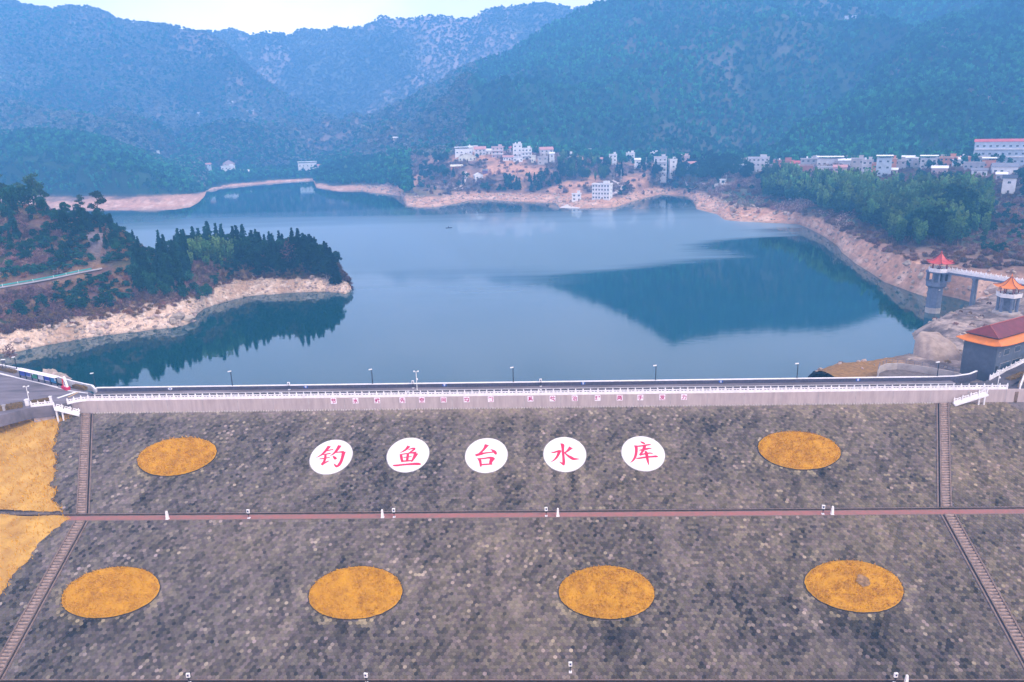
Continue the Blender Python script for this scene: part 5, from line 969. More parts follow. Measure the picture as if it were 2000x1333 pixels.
    if fl:
        fh = hb/fl; ww = min(2.0, w_/cols*.55); wh = min(1.7, fh*.52)
        for i in range(fl):
            for j in range(cols):
                if i == 0 and j == cols//2:
                    b = MB(); b.box(-hw+w_*(j+.5)/cols-.65, -.07, 0, -hw+w_*(j+.5)/cols+.65, .1, min(2.3, fh*.75)); b.build('door', o, hm2('door_dark', (.10,.07,.06))); continue
                add_window(o, -hw+w_*(j+.5)/cols, 0, fh*i+fh*.30, ww, wh)
            if sides:
                for x, r_ in ((hw, math.pi/2), (-hw, -math.pi/2)): add_window(o, x, dep*.5, fh*i+fh*.3, 1.4, wh, r_)
            if bal and i > 0:
                b = MB(); b.box(-hw*.96, -1.5, fh*i-.15, hw*.96, -.02, fh*i); b.box(-hw*.96, -1.5, fh*i, hw*.96, -1.36, fh*i+.95); b.build('balcony', o, hm2('wall_white', WALLC['white']))
    if tank:
        b = MB(); b.frustum(-hw*.4, dep*.4, hb+.2, hb+.5, .5, .5, 6); b.frustum(-hw*.4, dep*.4, hb+.5, hb+2.0, .75, .75, 10); b.frustum(-hw*.4, dep*.4, hb+2.0, hb+2.3, .75, .2, 10); b.build('water_tank', o, hm2('tank_white', (.78,.78,.8), .4))
    return o
H = [ # label, u, base v, width px, height px, style, wall, roof, floors, columns, {options}
 ('wide low cream house with a broad front gable, left end of the hillside cluster',913,315,34,13,'gablefront','cream','cream',1,5,dict(dep=10)),
 ('flat white house under a thin raised white canopy behind the wide cream gabled house',906,303,34,11,'canopy','white','white',1,4,{}),
 ('pale house with a pinkish gable roof right of the wide cream gabled house',938,304,22,16,'gable','pale','pinkroof',2,3,{}),
 ('three storey pinkish white block in the middle of the hillside cluster',972,309,23,20,'flat','pink','flat',3,3,dict(bal=True)),
 ('small pink house with a red roof tucked behind the three storey pinkish block',989,297,19,10,'gable','pink','red',1,2,{}),
 ('tall white house topped by a roof tank, highest in the hillside cluster',1011,306,18,22,'flat','white','white',3,2,dict(tank=True)),
 ('white house with stacked balconies in front of the tall tank topped house',1029,312,20,20,'flat','white','white',3,3,dict(bal=True,dep=8)),
 ('tiny white hut with a rounded cap beside the stacked balcony house',1042,319,9,13,'flat','cream','white',1,2,dict(dep=4)),
 ('long low white house with a pale roof below the red roofed pink house',993,314,20,9,'gable','white','pinkroof',1,4,{}),
 ('house with a greyish pink gable roof at the right end of the hillside cluster',1068,305,26,16,'gable','pale','pinkroof',2,3,dict(yaw=.2)),
 ('half ruined pale stone house below the right end of the hillside cluster',1060,322,20,14,'flat','stone','flat',2,2,dict(dep=6)),
 ('narrow white house at the foot of the right end of the hillside cluster',1078,318,10,16,'shed','white','white',2,1,dict(dep=6)),
 ('orange hut with a cream roof above the shore path left of the cluster',892,332,23,9,'gable','orange','cream',1,2,dict(dep=7)),
 ('small white house standing alone on the slope below the hillside cluster',936,351,16,12,'gablefront','white','white',1,2,dict(dep=6,yaw=.3)),
 ('small purple shed beside the lone white house on the slope',948,340,10,6,'shed','purple','greyroof',0,1,dict(dep=4)),
 ('small white house among the trees left of the dark grove',833,304,10,5,'gable','white','white',1,2,dict(dep=6)),
 ('thin white house half hidden in the trees, second from the left of that wooded slope',796,304,9,3.5,'flat','white','white',1,2,dict(dep=6)),
 ('pale house high on the wooded slope above the left trees',779,273,22,5,'gable','pink','white',1,4,dict(dep=8)),
 ('three storey white lakeside building with dark window rows at the water edge',1173,390,36,28,'flat','white','white',4,6,dict(dep=9,yaw=-.35)),
 ('small white two storey block beside the boat ramp at the water edge',1126,393,18,13,'flat','white','white',2,2,dict(dep=7)),
 ('white house with only its roof showing above the trees right of the cluster',1132,294,16,5,'flat','white','white',1,3,dict(dep=7)),
 ('narrow white house on a stone base at the left end of the tree lined row',1197,324,15,20,'flat','white','white',3,2,dict(dep=7)),
 ('white house with a roof tank on the tree lined row, second from its left end',1231,318,17,17,'flat','white','white',2,2,dict(tank=True)),
 ('narrow plain white house just below the tank topped one on the tree lined row',1245,331,12,17,'shed','white','white',2,1,{}),
 ('four storey house with three long white balconies and a reddish base',1289,347,25,37,'flat','pale','flat',4,3,dict(bal=True)),
 ('narrow white house with a blank side wall right of the long balcony house',1315,339,14,25,'flat','white','white',3,1,dict(yaw=.25)),
 ('pinkish house with a white rooftop room behind the narrow blank walled house',1335,325,22,18,'flat','pink','white',2,3,dict(tank=True)),
 ('long low white roofed house above the dark tree belt',1373,313,18,4.5,'flat','white','white',1,4,dict(dep=6)),
 ('low house with a red strip roof at the right of the dark tree belt',1422,315,19,5,'gable','pink','red',1,3,dict(dep=6)),
 ('pale three storey house with a white roof terrace right of the dark tree belt',1480,336,40,26,'flat','pale','white',3,5,dict(bal=False)),
 ('small red gabled shed at the corner of the pale three storey house',1501,342,16,11,'gablefront','brick','red',0,1,dict(dep=6)),
 ('red brick house with a white tank at the left end of the crowded row',1529,336,34,20,'flat','brick','pinkroof',2,4,dict(tank=True)),
 ('low red brick house beside the first brick house in the crowded row',1556,330,22,14,'gable','brick','red',1,3,{}),
 ('grey house with a white roof rim in the crowded row',1583,328,34,16,'flat','grey','white',2,4,dict(tank=True)),
 ('small pale roofed yard house in front of the grey white rimmed house',1558,333,26,7,'shed','white','white',1,3,dict(dep=6)),
 ('long pinkish warehouse wall under a white curved canopy in the crowded row',1620,327,42,15,'canopy','pale','white',1,5,dict(dep=10)),
 ('pale house with a slanting white sheet roof next to the long warehouse',1652,327,26,12,'shed','pale','white',1,3,{}),
 ('stone coloured house with a dull pink front left of the orange panel house',1674,334,22,22,'flat','stone','white',2,2,{}),
 ('narrow grey white house with a small gate canopy in the crowded row',1692,343,18,27,'flat','pale','flat',3,2,dict(tank=True)),
 ('house front of orange brick panels between two grey houses',1708,345,12,24,'flat','orange','white',2,1,dict(dep=6)),
 ('square pale blue grey three storey block with dark windows and a white roof sheet',1724,345,24,33,'canopy','paleblue','white',3,2,dict(dep=10)),
 ('orange red side wing right of the pale blue grey block',1741,336,13,23,'flat','orange','white',2,1,dict(dep=8)),
 ('low pink shed with a white roof at the foot of the orange red wing',1744,340,14,7,'shed','pink','white',1,2,dict(dep=5)),
 ('white grey house with a slanted white roof and dark openings above the dark trees',1776,327,26,17,'shed','pale','white',2,3,{}),
 ('pale stone house between two white roofed houses above the dark trees',1793,327,16,12,'flat','stone','flat',1,2,{}),
 ('two tier white roofed house above the round dark tree',1812,331,26,20,'canopy','pale','white',2,3,{}),
 ('shed under a broad tilted white roof right of the round dark tree',1834,341,25,11,'shed','pink','white',1,3,{}),
 ('orange brick house edged in white with a small roof spire',1851,326,28,17,'flat','orange','white',2,4,dict(tank=True)),
 ('small orange block with two white tanks on its roof',1884,322,17,14,'flat','orange','white',1,2,dict(tank=True)),
 ('plain grey concrete house left of the orange block near the big terrace building',1901,332,32,13,'flat','grey','flat',1,4,{}),
 ('bright orange block with a white rooftop frame below the big terrace building',1930,329,20,14,'canopy','orange','white',1,2,{}),
 ('white walled house with a dark grey gable roof near the right edge',1962,341,38,20,'gable','white','greyroof',1,4,dict(dep=10,yaw=.15)),
 ('low white roofed hut in front of the dark grey gable roofed house',1955,352,17,10,'shed','stone','white',1,2,dict(dep=5)),
 ('big three storey terrace building with long balconies and a red roof',1962,322,98,46,'gable','paleblue','red',3,10,dict(dep=6,bal=True)),
 ('slender white two storey house with a dark roof at the right edge above the slope',1968,379,20,34,'gable','white','dark',2,1,dict(dep=6)),
 ('small pump hut with a grey roof below the bamboo slope',1547,390,11,13,'gable','pale','greyroof',1,1,dict(dep=5)),
 ('small pump hut with a bright white roof below the bamboo slope',1570,389,14,14,'gable','pale','white',1,1,dict(dep=5)),
 ('stepped white and pink house on the far inlet shore, nearest the wooded hill',447,341,26,15,'flat','white','white',2,4,dict(tank=True,dep=8)),
 ('pink gable house standing above the stepped white house on the far inlet',448,331,22,17,'gablefront','pink','pinkroof',2,3,dict(dep=8)),
 ('white house on stilts with an open top floor at the end of the far inlet',602,337,36,17,'canopy','white','white',2,5,dict(dep=9)),
 ('low blue grey house half hidden in the trees left of the far inlet houses',398,327,28,7,'gable','paleblue','pinkroof',1,5,dict(dep=7)),
 ('small pink roofed house in the gap behind the wooded hill',338,318,14,8,'gable','pink','pinkroof',1,2,dict(dep=7)),
 ('tiny white house in the valley gap behind the wooded hill',307,303,10,7,'flat','white','white',1,2,dict(dep=6)),
 ('tiny white house high on the left mountainside',450,203,12,4.5,'flat','white','white',1,2,dict(dep=8)),
 ('pale tiny house on the left mountainside, right of the higher one',489,220,13,5,'gable','pink','white',1,2,dict(dep=8)),
 ('tiny bright hut on the left mountainside below the two pale houses',387,225,10,4,'shed','white','white',0,1,dict(dep=5)),
 ('pale flat house peeping over the grey white rimmed house in the crowded row',1600,319,26,10,'flat','pale','white',1,3,dict(tank=True)),
 ('white sheet roofed house behind the long pinkish warehouse',1634,318,30,8,'shed','white','white',1,3,{}),
 ('pinkish flat house behind the slanting sheet roof next to the warehouse',1664,318,24,11,'flat','pink','white',1,3,{}),
 ('white house with a tank behind the stone coloured house',1686,317,22,10,'flat','white','white',1,2,dict(tank=True)),
 ('grey house filling the gap right of the orange red side wing',1756,333,20,18,'flat','grey','white',2,2,{}),
 ('small white roofed house at the back between the orange red wing and the dark trees',1760,319,22,8,'shed','white','white',1,2,{}),
 ('pale pink house behind the two tier white roofed house',1797,317,22,9,'flat','pink','white',1,2,dict(tank=True)),
 ('narrow stone house left of the orange brick house with the roof spire',1834,324,14,14,'flat','stone','white',2,1,{}),
 ('white house squeezed between the orange brick house and the small orange block',1869,325,16,12,'shed','white','white',1,2,{}),
 ('pale house behind the small orange block with two tanks',1878,314,24,8,'gable','pale','pinkroof',1,3,{}),
 ('white walled house under a grey gable roof below the grey concrete house',1912,342,24,12,'gable','white','greyroof',1,2,{}),
 ('reddish brick house front at the lower left of the crowded row',1574,338,22,13,'flat','brick','flat',1,3,{}),
 ('pale yard wall house in front of the long warehouse',1612,336,26,9,'flat','pale','white',1,3,{}),
 ('pink fronted house in front of the slanting sheet roof house',1640,337,22,13,'gable','pink','pinkroof',1,2,{}),
 ('white flat house behind the wide cream gabled house of the hillside cluster',922,297,22,10,'flat','white','white',1,3,dict(tank=True)),
 ('white gable house between the pinkish gable roof and the three storey block',955,302,13,10,'gable','white','white',1,2,{}),
 ('white house front below the tall tank topped house',1012,317,18,9,'flat','white','flat',1,3,{}),
 ('pink roofed house at the back right of the hillside cluster',1050,297,18,10,'gable','pink','pinkroof',1,2,{}),
 ('flat white house behind the four storey house with long balconies',1278,312,16,12,'flat','white','white',2,2,dict(tank=True)),
 ('pale gable house in the trees right of the narrow blank walled house',1352,330,20,13,'gable','pale','pinkroof',2,3,{}),
 ('small white house half sunk in the dark tree belt',1392,322,16,9,'flat','white','white',1,2,{}),
 ('pinkish flat house at the right end of the dark tree belt',1446,322,22,11,'flat','pink','white',1,3,dict(tank=True)),
 ('white shed roof house just left of the pale three storey house',1452,334,16,11,'shed','white','white',1,2,{}),
 ('pale low house among trees left of the narrow stone based house',1168,318,18,9,'gable','white','pinkroof',1,3,{}),
 ('white flat house in the trees above the boat ramp block',1112,312,15,10,'flat','white','white',2,2,{}),
 ('tiny white hut above the trees right of the cluster',1150,300,11,6,'shed','white','white',1,1,{}),
 ('pale house left of the long low white roofed house above the belt',1347,313,16,7,'flat','pale','flat',1,2,{}),
 ('white house at the water side of the far inlet, right of the stepped one',478,342,18,9,'gable','white','white',1,3,dict(dep=7)),
 ('small pale house beside the stilted white house of the far inlet',628,330,15,8,'gable','pale','pinkroof',1,2,dict(dep=7)),
 ('pink house low on the far inlet between the stepped and stilted houses',530,340,20,8,'gable','pink','pinkroof',1,3,dict(dep=7)),
 ('grey gable house at the far left end of the crowded row behind the red shed',1512,322,20,10,'gable','grey','greyroof',1,3,{}),
 ('white hut group seen as one block high on the right mountain',1662,36,20,4,'flat','white','white',0,1,dict(dep=8))]
for lab, u, v, wp, hp, st, wl, rf, fl, co, op in H: house(lab, u, v, wp, hp, st, wl, rf, fl, co, **op)
# boat ramp slab, lake kiosk, boats, poles
rq = [P(1092, 406.5, .25), P(1130, 407.5, .25), P(1156, 395, 2.2), P(1118, 394, 2.2)]; b = MB(); b.hexa([p-np.array((0, 0, 3)) for p in rq], rq); o = b.build('boat_ramp', None, hm2('ramp_conc', (.62, .56, .54))); tag(o, 'pale concrete boat ramp sloping into the lake below the white two storey block', 'boat ramp')
kq = FAR.hit(1424, 361); ko_ = empty('lake_kiosk', kq, 0, 'small white kiosk with a long pale platform on the bare shore terrace', 'kiosk'); b = MB(); b.box(-14, -3, -2, 10, 3, .9); b.build('platform', ko_, hm2('ramp_conc', (.62,.56,.54))); b = MB(); b.box(-9, -2, .9, -4.4, 2, 5.2); b.build('hut', ko_, hm2('wall_white', WALLC['white'])); b = MB(); b.box(-8.2, -2.1, 1.8, -5.2, -2.0, 4.2); b.build('opening', ko_, M['glass']); b = MB(); b.box(-9.6, -2.6, 5.2, -3.8, 2.6, 5.6); b.build('roof', ko_, hm2('roof_white', ROOFC['white']))
def boat(u, v, L, lab, rz, col):
    q = P(u, v, 0); o = empty('rowing_boat', q, rz, lab, 'boat', 'small boats on the lake'); b = MB(); st = [(-L/2, .55), (-L/4, .8), (0, .9), (L/4, .75), (L*.42, .4), (L/2, .04)]; V = []
    for x, hw in st: V += [(x, -hw, .5), (x, -hw*.6, -.15), (x, hw*.6, -.15), (x, hw, .5)]
    b.add(V, [(4*i+j, 4*i+j+1, 4*i+j+5, 4*i+j+4) for i in range(5) for j in range(3)]+[(0, 3, 2, 1)]); b.build('hull', o, hm2('boat_'+col, {'dark': (.05,.05,.07), 'wood': (.25,.16,.10)}[col])); b = MB()
    for x in (-L*.2, L*.15): b.box(x-.15, -.7, .3, x+.15, .7, .38)
    b.build('thwart', o, hm2('boat_seat', (.35,.25,.18)))
    if L > 4.5:
        b = MB(); b.frustum(-L*.1, 0, .3, 1.5, .28, .2, 6); b.frustum(-L*.1, 0, 1.5, 1.85, .16, .12, 6); b.build('cargo_bundle', o, M['black_metal'])
boat(877, 446, 5.4, 'small dark boat alone in the middle of the lake', .4, 'dark'); boat(1155, 407.5, 4.2, 'small wooden boat beached beside the boat ramp, nearest the lakeside building', 1.2, 'wood'); boat(1099, 408, 4.4, 'small wooden boat moored at the tip of the boat ramp', .1, 'wood')
def upole(u, v, h, lab):
    q = FAR.hit(u, v); o = empty('utility_pole', q, .3, lab, 'utility pole', 'pale utility poles round the village'); b = MB(); b.frustum(0, 0, -1, h, .22, .14, 6); b.build('pole', o, hm2('pole_white', (.72,.70,.70))); b = MB(); b.bar((-1.1, 0, h-1), (1.1, 0, h-1), .12, .14); b.build('cross_arm', o, hm2('pole_white', (.72,.70,.70)))
upole(1213, 357, 14, 'tall pale pole beside the pale bend of the shore track'); upole(1199, 356, 9, 'shorter pale pole left of the tall one on the shore track'); upole(1418, 357, 8, 'pale pole behind the white lake kiosk'); upole(1797, 350, 9, 'pale pole standing in the dark trees below the crowded row'); upole(1262, 322, 9, 'pale pole between the tree lined houses left of the four storey balcony house')
# tracks
def track(name, pxs, wd, m, land):
    cl = []
    for u, v in pxs:
        q = land.hit(u, v)
        if q is not None: cl.append(q)
    V = []; fine = []
    for a, c in zip(cl[:-1], cl[1:]):
        for f in np.linspace(0, 1, 9)[:-1]: p = a+(c-a)*f; fine.append(np.array((p[0], p[1], land.z(p[0], p[1])+.9)))
    ribbon(name, fine, wd, m)
TR = hm2('pale_track', (.62, .50, .46))
track('shore_track', [(880,372),(905,358),(912,345),(906,336)], 5, TR, FAR); track('shore_track', [(876,373),(905,367),(940,362),(985,352),(1010,348)], 4, TR, FAR); track('shore_track', [(1192,384),(1208,375),(1215,368),(1210,361),(1195,353)], 4.5, TR, FAR); track('shore_track', [(1340,364),(1380,363),(1408,361)], 3, TR, FAR)
# hillside road with guard rail on the peninsula
rc = [np.array((a*y, y, PEN.z(a*y, y)+.35)) for a, y in [((P_[0]), P_[1]+2.4) for P_ in g3 if P_[0] < -0.52]]
ribbon('hillside_road', rc, 4.2, M['concrete'])
M['guard'] = mat('teal_guard_rail', (.05, .30, .27), .5, .1, 1)
gr = empty('guard_rail', rc[0], 0, 'teal and white guard rail along the hillside road on the peninsula', 'guard rail'); gpts = []
for a, c in zip(rc[:-1], rc[1:]):
    n_ = max(1, int(np.linalg.norm(c-a)/4)); gpts += [a+(c-a)*i/n_+np.array((0, 2.0, 0)) for i in range(n_)]
for i, (a, c) in enumerate(zip(gpts[:-1], gpts[1:])):
    b = MB(); b.bar(a-rc[0]+np.array((0, 0, .35)), c-rc[0]+np.array((0, 0, .35)), .18, .55); b.build('rail', gr, M['guard'])
    b = MB(); q = a-rc[0]; b.frustum(q[0], q[1], q[2]-.3, q[2]+1.1, .12, .12, 6); b.build('post', gr, M['white_paint'])
q0 = PEN.hit(302, 488); q1 = PEN.hit(334, 490)
if q0 is not None and q1 is not None:
    low_wall('road_wall', 'short white wall with a teal rail where the hillside road crosses the ridge', 'wall', [q0, (q0+q1)/2+np.array((0, 0, .3)), q1], 1.6, .5, M['white_stone'], M['guard'], z0=-2)
# ================================================================ vegetation
def leaf_mat(name, c1, c2, rand=.3, world=.012, wvar=.45, trans=.25):
    m = bpy.data.materials.new(name); m.use_nodes = True; n = m.node_tree.nodes; l = m.node_tree.links; n.clear()
    o = n.new('ShaderNodeOutputMaterial'); d = n.new('ShaderNodeBsdfDiffuse'); t = n.new('ShaderNodeBsdfTranslucent'); mx = n.new('ShaderNodeMixShader'); mx.inputs[0].default_value = trans
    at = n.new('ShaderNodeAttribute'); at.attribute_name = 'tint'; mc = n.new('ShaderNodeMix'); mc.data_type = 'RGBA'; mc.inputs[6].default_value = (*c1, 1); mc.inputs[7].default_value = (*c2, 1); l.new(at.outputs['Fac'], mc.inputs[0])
    oi = n.new('ShaderNodeObjectInfo'); hs = n.new('ShaderNodeHueSaturation'); r = n.new('ShaderNodeMapRange'); r.inputs[3].default_value = 1-rand; r.inputs[4].default_value = 1+rand*1.2; l.new(oi.outputs['Random'], r.inputs[0])
    g = n.new('ShaderNodeNewGeometry'); no = n.new('ShaderNodeTexNoise'); no.inputs['Scale'].default_value = world; no.inputs['Detail'].default_value = 4; l.new(g.outputs['Position'], no.inputs['Vector'])
    r2 = n.new('ShaderNodeMapRange'); r2.inputs[1].default_value = .35; r2.inputs[2].default_value = .65; r2.inputs[3].default_value = 1-wvar; r2.inputs[4].default_value = 1+wvar; l.new(no.outputs['Fac'], r2.inputs[0])
    mu = n.new('ShaderNodeMath'); mu.operation = 'MULTIPLY'; l.new(r.outputs[0], mu.inputs[0]); l.new(r2.outputs[0], mu.inputs[1]); l.new(mu.outputs[0], hs.inputs['Value'])
    wn = n.new('ShaderNodeTexWhiteNoise'); wn.noise_dimensions = '1D'; l.new(oi.outputs['Random'], wn.inputs['W']); r3 = n.new('ShaderNodeMapRange'); r3.inputs[3].default_value = .47; r3.inputs[4].default_value = .525; l.new(wn.outputs['Value'], r3.inputs[0]); l.new(r3.outputs[0], hs.inputs['Hue'])
    l.new(mc.outputs[2], hs.inputs['Color']); l.new(hs.outputs[0], d.inputs[0]); l.new(hs.outputs[0], t.inputs[0]); l.new(d.outputs[0], mx.inputs[1]); l.new(t.outputs[0], mx.inputs[2]); l.new(mx.outputs[0], o.inputs['Surface']); return m
LM = {'conifer': leaf_mat('fir_needles', (.007,.036,.034), (.02,.066,.046)), 'pine': leaf_mat('pine_needles', (.025,.06,.035), (.06,.11,.05)), 'broad': leaf_mat('evergreen_leaves', (.010,.05,.038), (.032,.095,.048), .4),
      'bamboo': leaf_mat('bamboo_leaves', (.012,.07,.038), (.13,.235,.08), .5), 'bare': leaf_mat('bare_twigs', (.14,.078,.075), (.26,.155,.12), .4), 'tan': leaf_mat('dry_reeds', (.20,.11,.05), (.33,.19,.09), .35),
      'far_bamboo': leaf_mat('hill_bamboo', (.012,.11,.05), (.055,.23,.085), .45, .006, .4), 'far_broad': leaf_mat('hill_trees', (.007,.062,.042), (.028,.13,.06), .45, .006, .4), 'far_dry': leaf_mat('hill_brush', (.26,.18,.16), (.48,.34,.30), .35, .006, .3)}
BARK = mat('bark', (.06, .042, .035), .9, .2, 2)
class Leaves:
    def __init__(s, seed): s.rg = np.random.default_rng(seed); s.P = []; s.A = []; s.B = []; s.T = []
    def quads(s, p, out, size, flat=.5, asp=1.6, tint=None):
        rg = s.rg; n = len(p); a = out+rg.normal(0, .7, (n, 3)); a /= np.linalg.norm(a, axis=1, keepdims=True)+1e-9; r = rg.normal(0, 1, (n, 3)); r[:, 2] *= flat
        b = np.cross(a, r); b /= np.linalg.norm(b, axis=1, keepdims=True)+1e-9; sz = size*(.6+.8*rg.random(n))[:, None]
        s.P.append(p); s.A.append(a*sz*asp*.5); s.B.append(b*sz*.5); s.T.append(rg.random(n) if tint is None else np.clip(tint+rg.normal(0, .2, n), 0, 1))
    def mesh(s, name, m):
        P_, A_, B_, T_ = (np.concatenate(x) for x in (s.P, s.A, s.B, s.T)); n = len(P_)
        V = np.stack([P_-A_*.9, P_+B_-A_*.1, P_+A_, P_-B_-A_*.1], 1).reshape(-1, 3)
        return np_mesh(name, V, np.arange(4*n).reshape(-1, 4), [m], False, {'tint': ('FACE', 'FLOAT', T_)})
def sph(rg, n):
    v = rg.normal(0, 1, (n, 3)); return v/np.linalg.norm(v, axis=1, keepdims=True)
def mk_conifer(seed, h=12, r=2.3, dens=1.0):
    L = Leaves(seed); rg = L.rg
    for k in range(16):
        f = k/15; z = h*(.14+.86*f); rr = r*(1-f)**.85*(.75+.5*rg.random())+.12; nb = int((9-4*f)*dens)+3
        for j in range(nb):
            a = rg.random()*6.283; m_ = int(3+5*(1-f)); t = np.linspace(.25, 1, m_)[:, None]*rr; d = np.array((math.cos(a), math.sin(a), -.32)); p = np.array((0, 0, z))+t*d+rg.normal(0, .12, (m_, 3)); L.quads(p, np.tile(d, (m_, 1)), .62 if r > 2 else .5, .3, 1.9)
    return L.mesh('crown', LM['conifer']), trunk(h*.95, .2)
def trunk(h, r0, lean=0.0, limbs=()):
    b = MB(); b.rod((0, 0, -.8), (lean*.4, 0, h*.5), r0, r0*.75); b.rod((lean*.4, 0, h*.5), (lean, 0, h), r0*.75, r0*.2)
    for p, q in limbs: b.rod(p, q, r0*.4, r0*.15, n=5)
    return b.mesh('trunk', BARK)
def mk_pine(seed, h=12.5):
    L = Leaves(seed); rg = L.rg; limbs = []; lean = rg.uniform(-1, 1)
    for k in range(9):
        z = h*(.52+.47*k/8); a = rg.random()*6.283; rr = (2.6-1.7*abs(k/8-.25))*rg.uniform(.55, 1.1) if k < 8 else .3; c = np.array((lean*z/h+rr*math.cos(a), rr*math.sin(a), z+rg.uniform(-.2, .5))); limbs.append(((lean*z/h*.8, 0, z-1.0), tuple(c))); n = 70
        v = sph(rg, n)*(rg.random((n, 1))**.4)*np.array((1.75, 1.75, .75)); L.quads(c+v, v*.5+np.array((0, 0, .4)), .46, .6, 1.8)
    return L.mesh('crown', LM['pine']), trunk(h*.96, .2, lean, limbs)
def mk_broad(seed, h=9, r=3.2, mkey='broad', n_l=11, nq=62, sz=.66):
    L = Leaves(seed); rg = L.rg; limbs = []
    for k in range(n_l):
        v = sph(rg, 1)[0]; c = np.array((v[0]*r*.62, v[1]*r*.62, h*.60+v[2]*h*.27)); rr = r*rg.uniform(.34, .55); limbs.append(((0, 0, h*.3), tuple(c)))
        q = sph(rg, nq); q[:, 2] = np.where(q[:, 2] < -.4, -q[:, 2], q[:, 2]); p = c+q*rr*(.75+.35*rg.random((nq, 1)))*np.array((1, 1, .85)); L.quads(p, q, sz, .8, 1.3)
    return L.mesh('crown', LM[mkey]), trunk(h*.62, .22, rg.uniform(-.4, .4), limbs)
def mk_bamboo(seed, h=12.5, r=2.6, n_c=13, mkey='bamboo', per=34, sz=.62):
    L = Leaves(seed); rg = L.rg; b = MB()
    for k in range(n_c):
        a = rg.random()*6.283; r0 = r*.45*math.sqrt(rg.random()); hh = h*rg.uniform(.72, 1.08); dr = rg.uniform(.10, .34)*r*1.4; x0, y0 = r0*math.cos(a), r0*math.sin(a); t = .28+.72*rg.random(per)**.8; bend = dr*(t**2.6); w_ = .62*np.sin(np.clip((t-.22)/.78, 0, 1)*math.pi)**.6*(.5+.7*rg.random(per)); th = rg.random(per)*6.283
        p = np.stack([x0+bend*math.cos(a)+w_*np.cos(th), y0+bend*math.sin(a)+w_*np.sin(th), hh*t*(1-.10*t**3)], 1); o_ = np.stack([np.cos(th)*.6, np.sin(th)*.6, np.full(per, .35)], 1); L.quads(p, o_, sz, .6, 1.7, tint=.15+.75*t**2)  # tint brightens towards tips: yellow new leaves plus crown highlights put into colour
        b.rod((x0, y0, -.6), (x0+dr*.2*math.cos(a), y0+dr*.2*math.sin(a), hh*.7), .06, .03, n=4)
    return L.mesh('crown', LM[mkey]), b.mesh('trunk', BARK)
def mk_bare(seed, h=6.5, r=2.4, mkey='bare', nq=260):
    L = Leaves(seed); rg = L.rg; v = sph(rg, nq); v[:, 2] = np.abs(v[:, 2])*.9+.12; t = rg.random((nq, 1))**.5; p = v*t*np.array((r, r, h)); L.quads(p, v, .30, .8, 4.2)
    limbs = [((0, 0, h*.2), tuple(v[i]*np.array((r, r, h))*.8)) for i in range(7)]
    return L.mesh('crown', LM[mkey]), trunk(h*.5, .1, 0, limbs)
PROTO = {'conifer': [mk_conifer(i, 12, 2.2+.25*(i % 3), 1+.2*(i % 2)) for i in range(5)], 'pine': [mk_pine(20+i) for i in range(5)], 'broad': [mk_broad(40+i, 9, 3.0+.3*(i % 3)) for i in range(6)], 'bamboo': [mk_bamboo(60+i) for i in range(5)], 'bare': [mk_bare(80+i) for i in range(4)], 'tan': [mk_bare(90+i, 3.2, 1.9, 'tan', 200) for i in range(3)]}
NAMES = {'conifer': ('fir_tree', 'fir tree'), 'pine': ('pine_tree', 'pine tree'), 'broad': ('evergreen_tree', 'tree'), 'bamboo': ('bamboo_clump', 'bamboo'), 'bare': ('bare_tree', 'bare tree'), 'tan': ('reed_clump', 'reeds')}
QUOTA = {('trees of the peninsula wood','broad'):150, ('trees of the peninsula wood','bare'):110, ('trees of the bamboo hill','broad'):66, ('trees round the village','broad'):70, ('trees round the village','bare'):60}; USED = {}; SPILL = {}
def tree(kind, q, sc, label, group, var=None, h=None):
    k_ = (group, kind); USED[k_] = USED.get(k_, 0)+1
    if k_ in QUOTA and USED[k_] > QUOTA[k_]: SPILL.setdefault(k_, []).append((tuple(q), sc)); return None
    if callable(label): label = label(q)
    cr, tk = PROTO[kind][random.randrange(len(PROTO[kind])) if var is None else var]; nm, cat = NAMES[kind]
    o = empty(nm, q, random.random()*6.283, label, cat, group); s = sc; o.scale = (s*random.uniform(.88, 1.12), s*random.uniform(.88, 1.12), s*random.uniform(.86, 1.16))
    link('trunk', tk, o); link('crown', cr, o); return o
def spot(land, u0, u1, v0, v1):
    for _ in range(30):
        q = land.hit(random.uniform(u0, u1), random.uniform(v0, v1))
        if q is not None and q[2] > 1.0: return q
    return None
def pz(what):
    def fn(q):
        u, v, d = in_view(q)
        if u < 262: w_ = ('on the crest of the scrubby left hill' if v < 440 else 'on the scrubby left hill above the guard rail, '+('toward the frame edge' if u < 110 else 'toward the cliff')) if v < 520 else 'on the brown bank below the guard rail, '+('near the frame edge' if u < 110 else 'near the shore bend')
        elif u < 380: w_ = 'at the saddle of the peninsula' if v < 512 else 'on the slope below the saddle of the peninsula'
        elif u < 480: w_ = 'on the skyline beside the bamboo of the peninsula' if v < 492 else 'in front of the bamboo of the peninsula'
        elif u < 590: w_ = 'on the skyline of the middle wood' if v < 494 else 'at the front of the middle wood above the rocks'
        else: w_ = 'at the rounded far end of the wood' if v < 512 else 'low at the rounded far end above the pale rock'
        return what+' '+w_
    return fn
def hz_(what):
    def fn(q):
        u, v, d = in_view(q)
        r_ = int(min(2, max(0, (v-372)//30))); what_ = ('front row ' if v > 440 else 'middle ' if v > 400 else 'upper edge ')+what
        w_ = 'left of the pump huts' if u < 1545 else 'around the pump huts' if u < 1640 else 'on the slope under the orange panel house' if u < 1745 else 'on the slope under the round dark tree' if u < 1840 else 'on the slope below the slender white house'
        return what_+' '+w_
    return fn
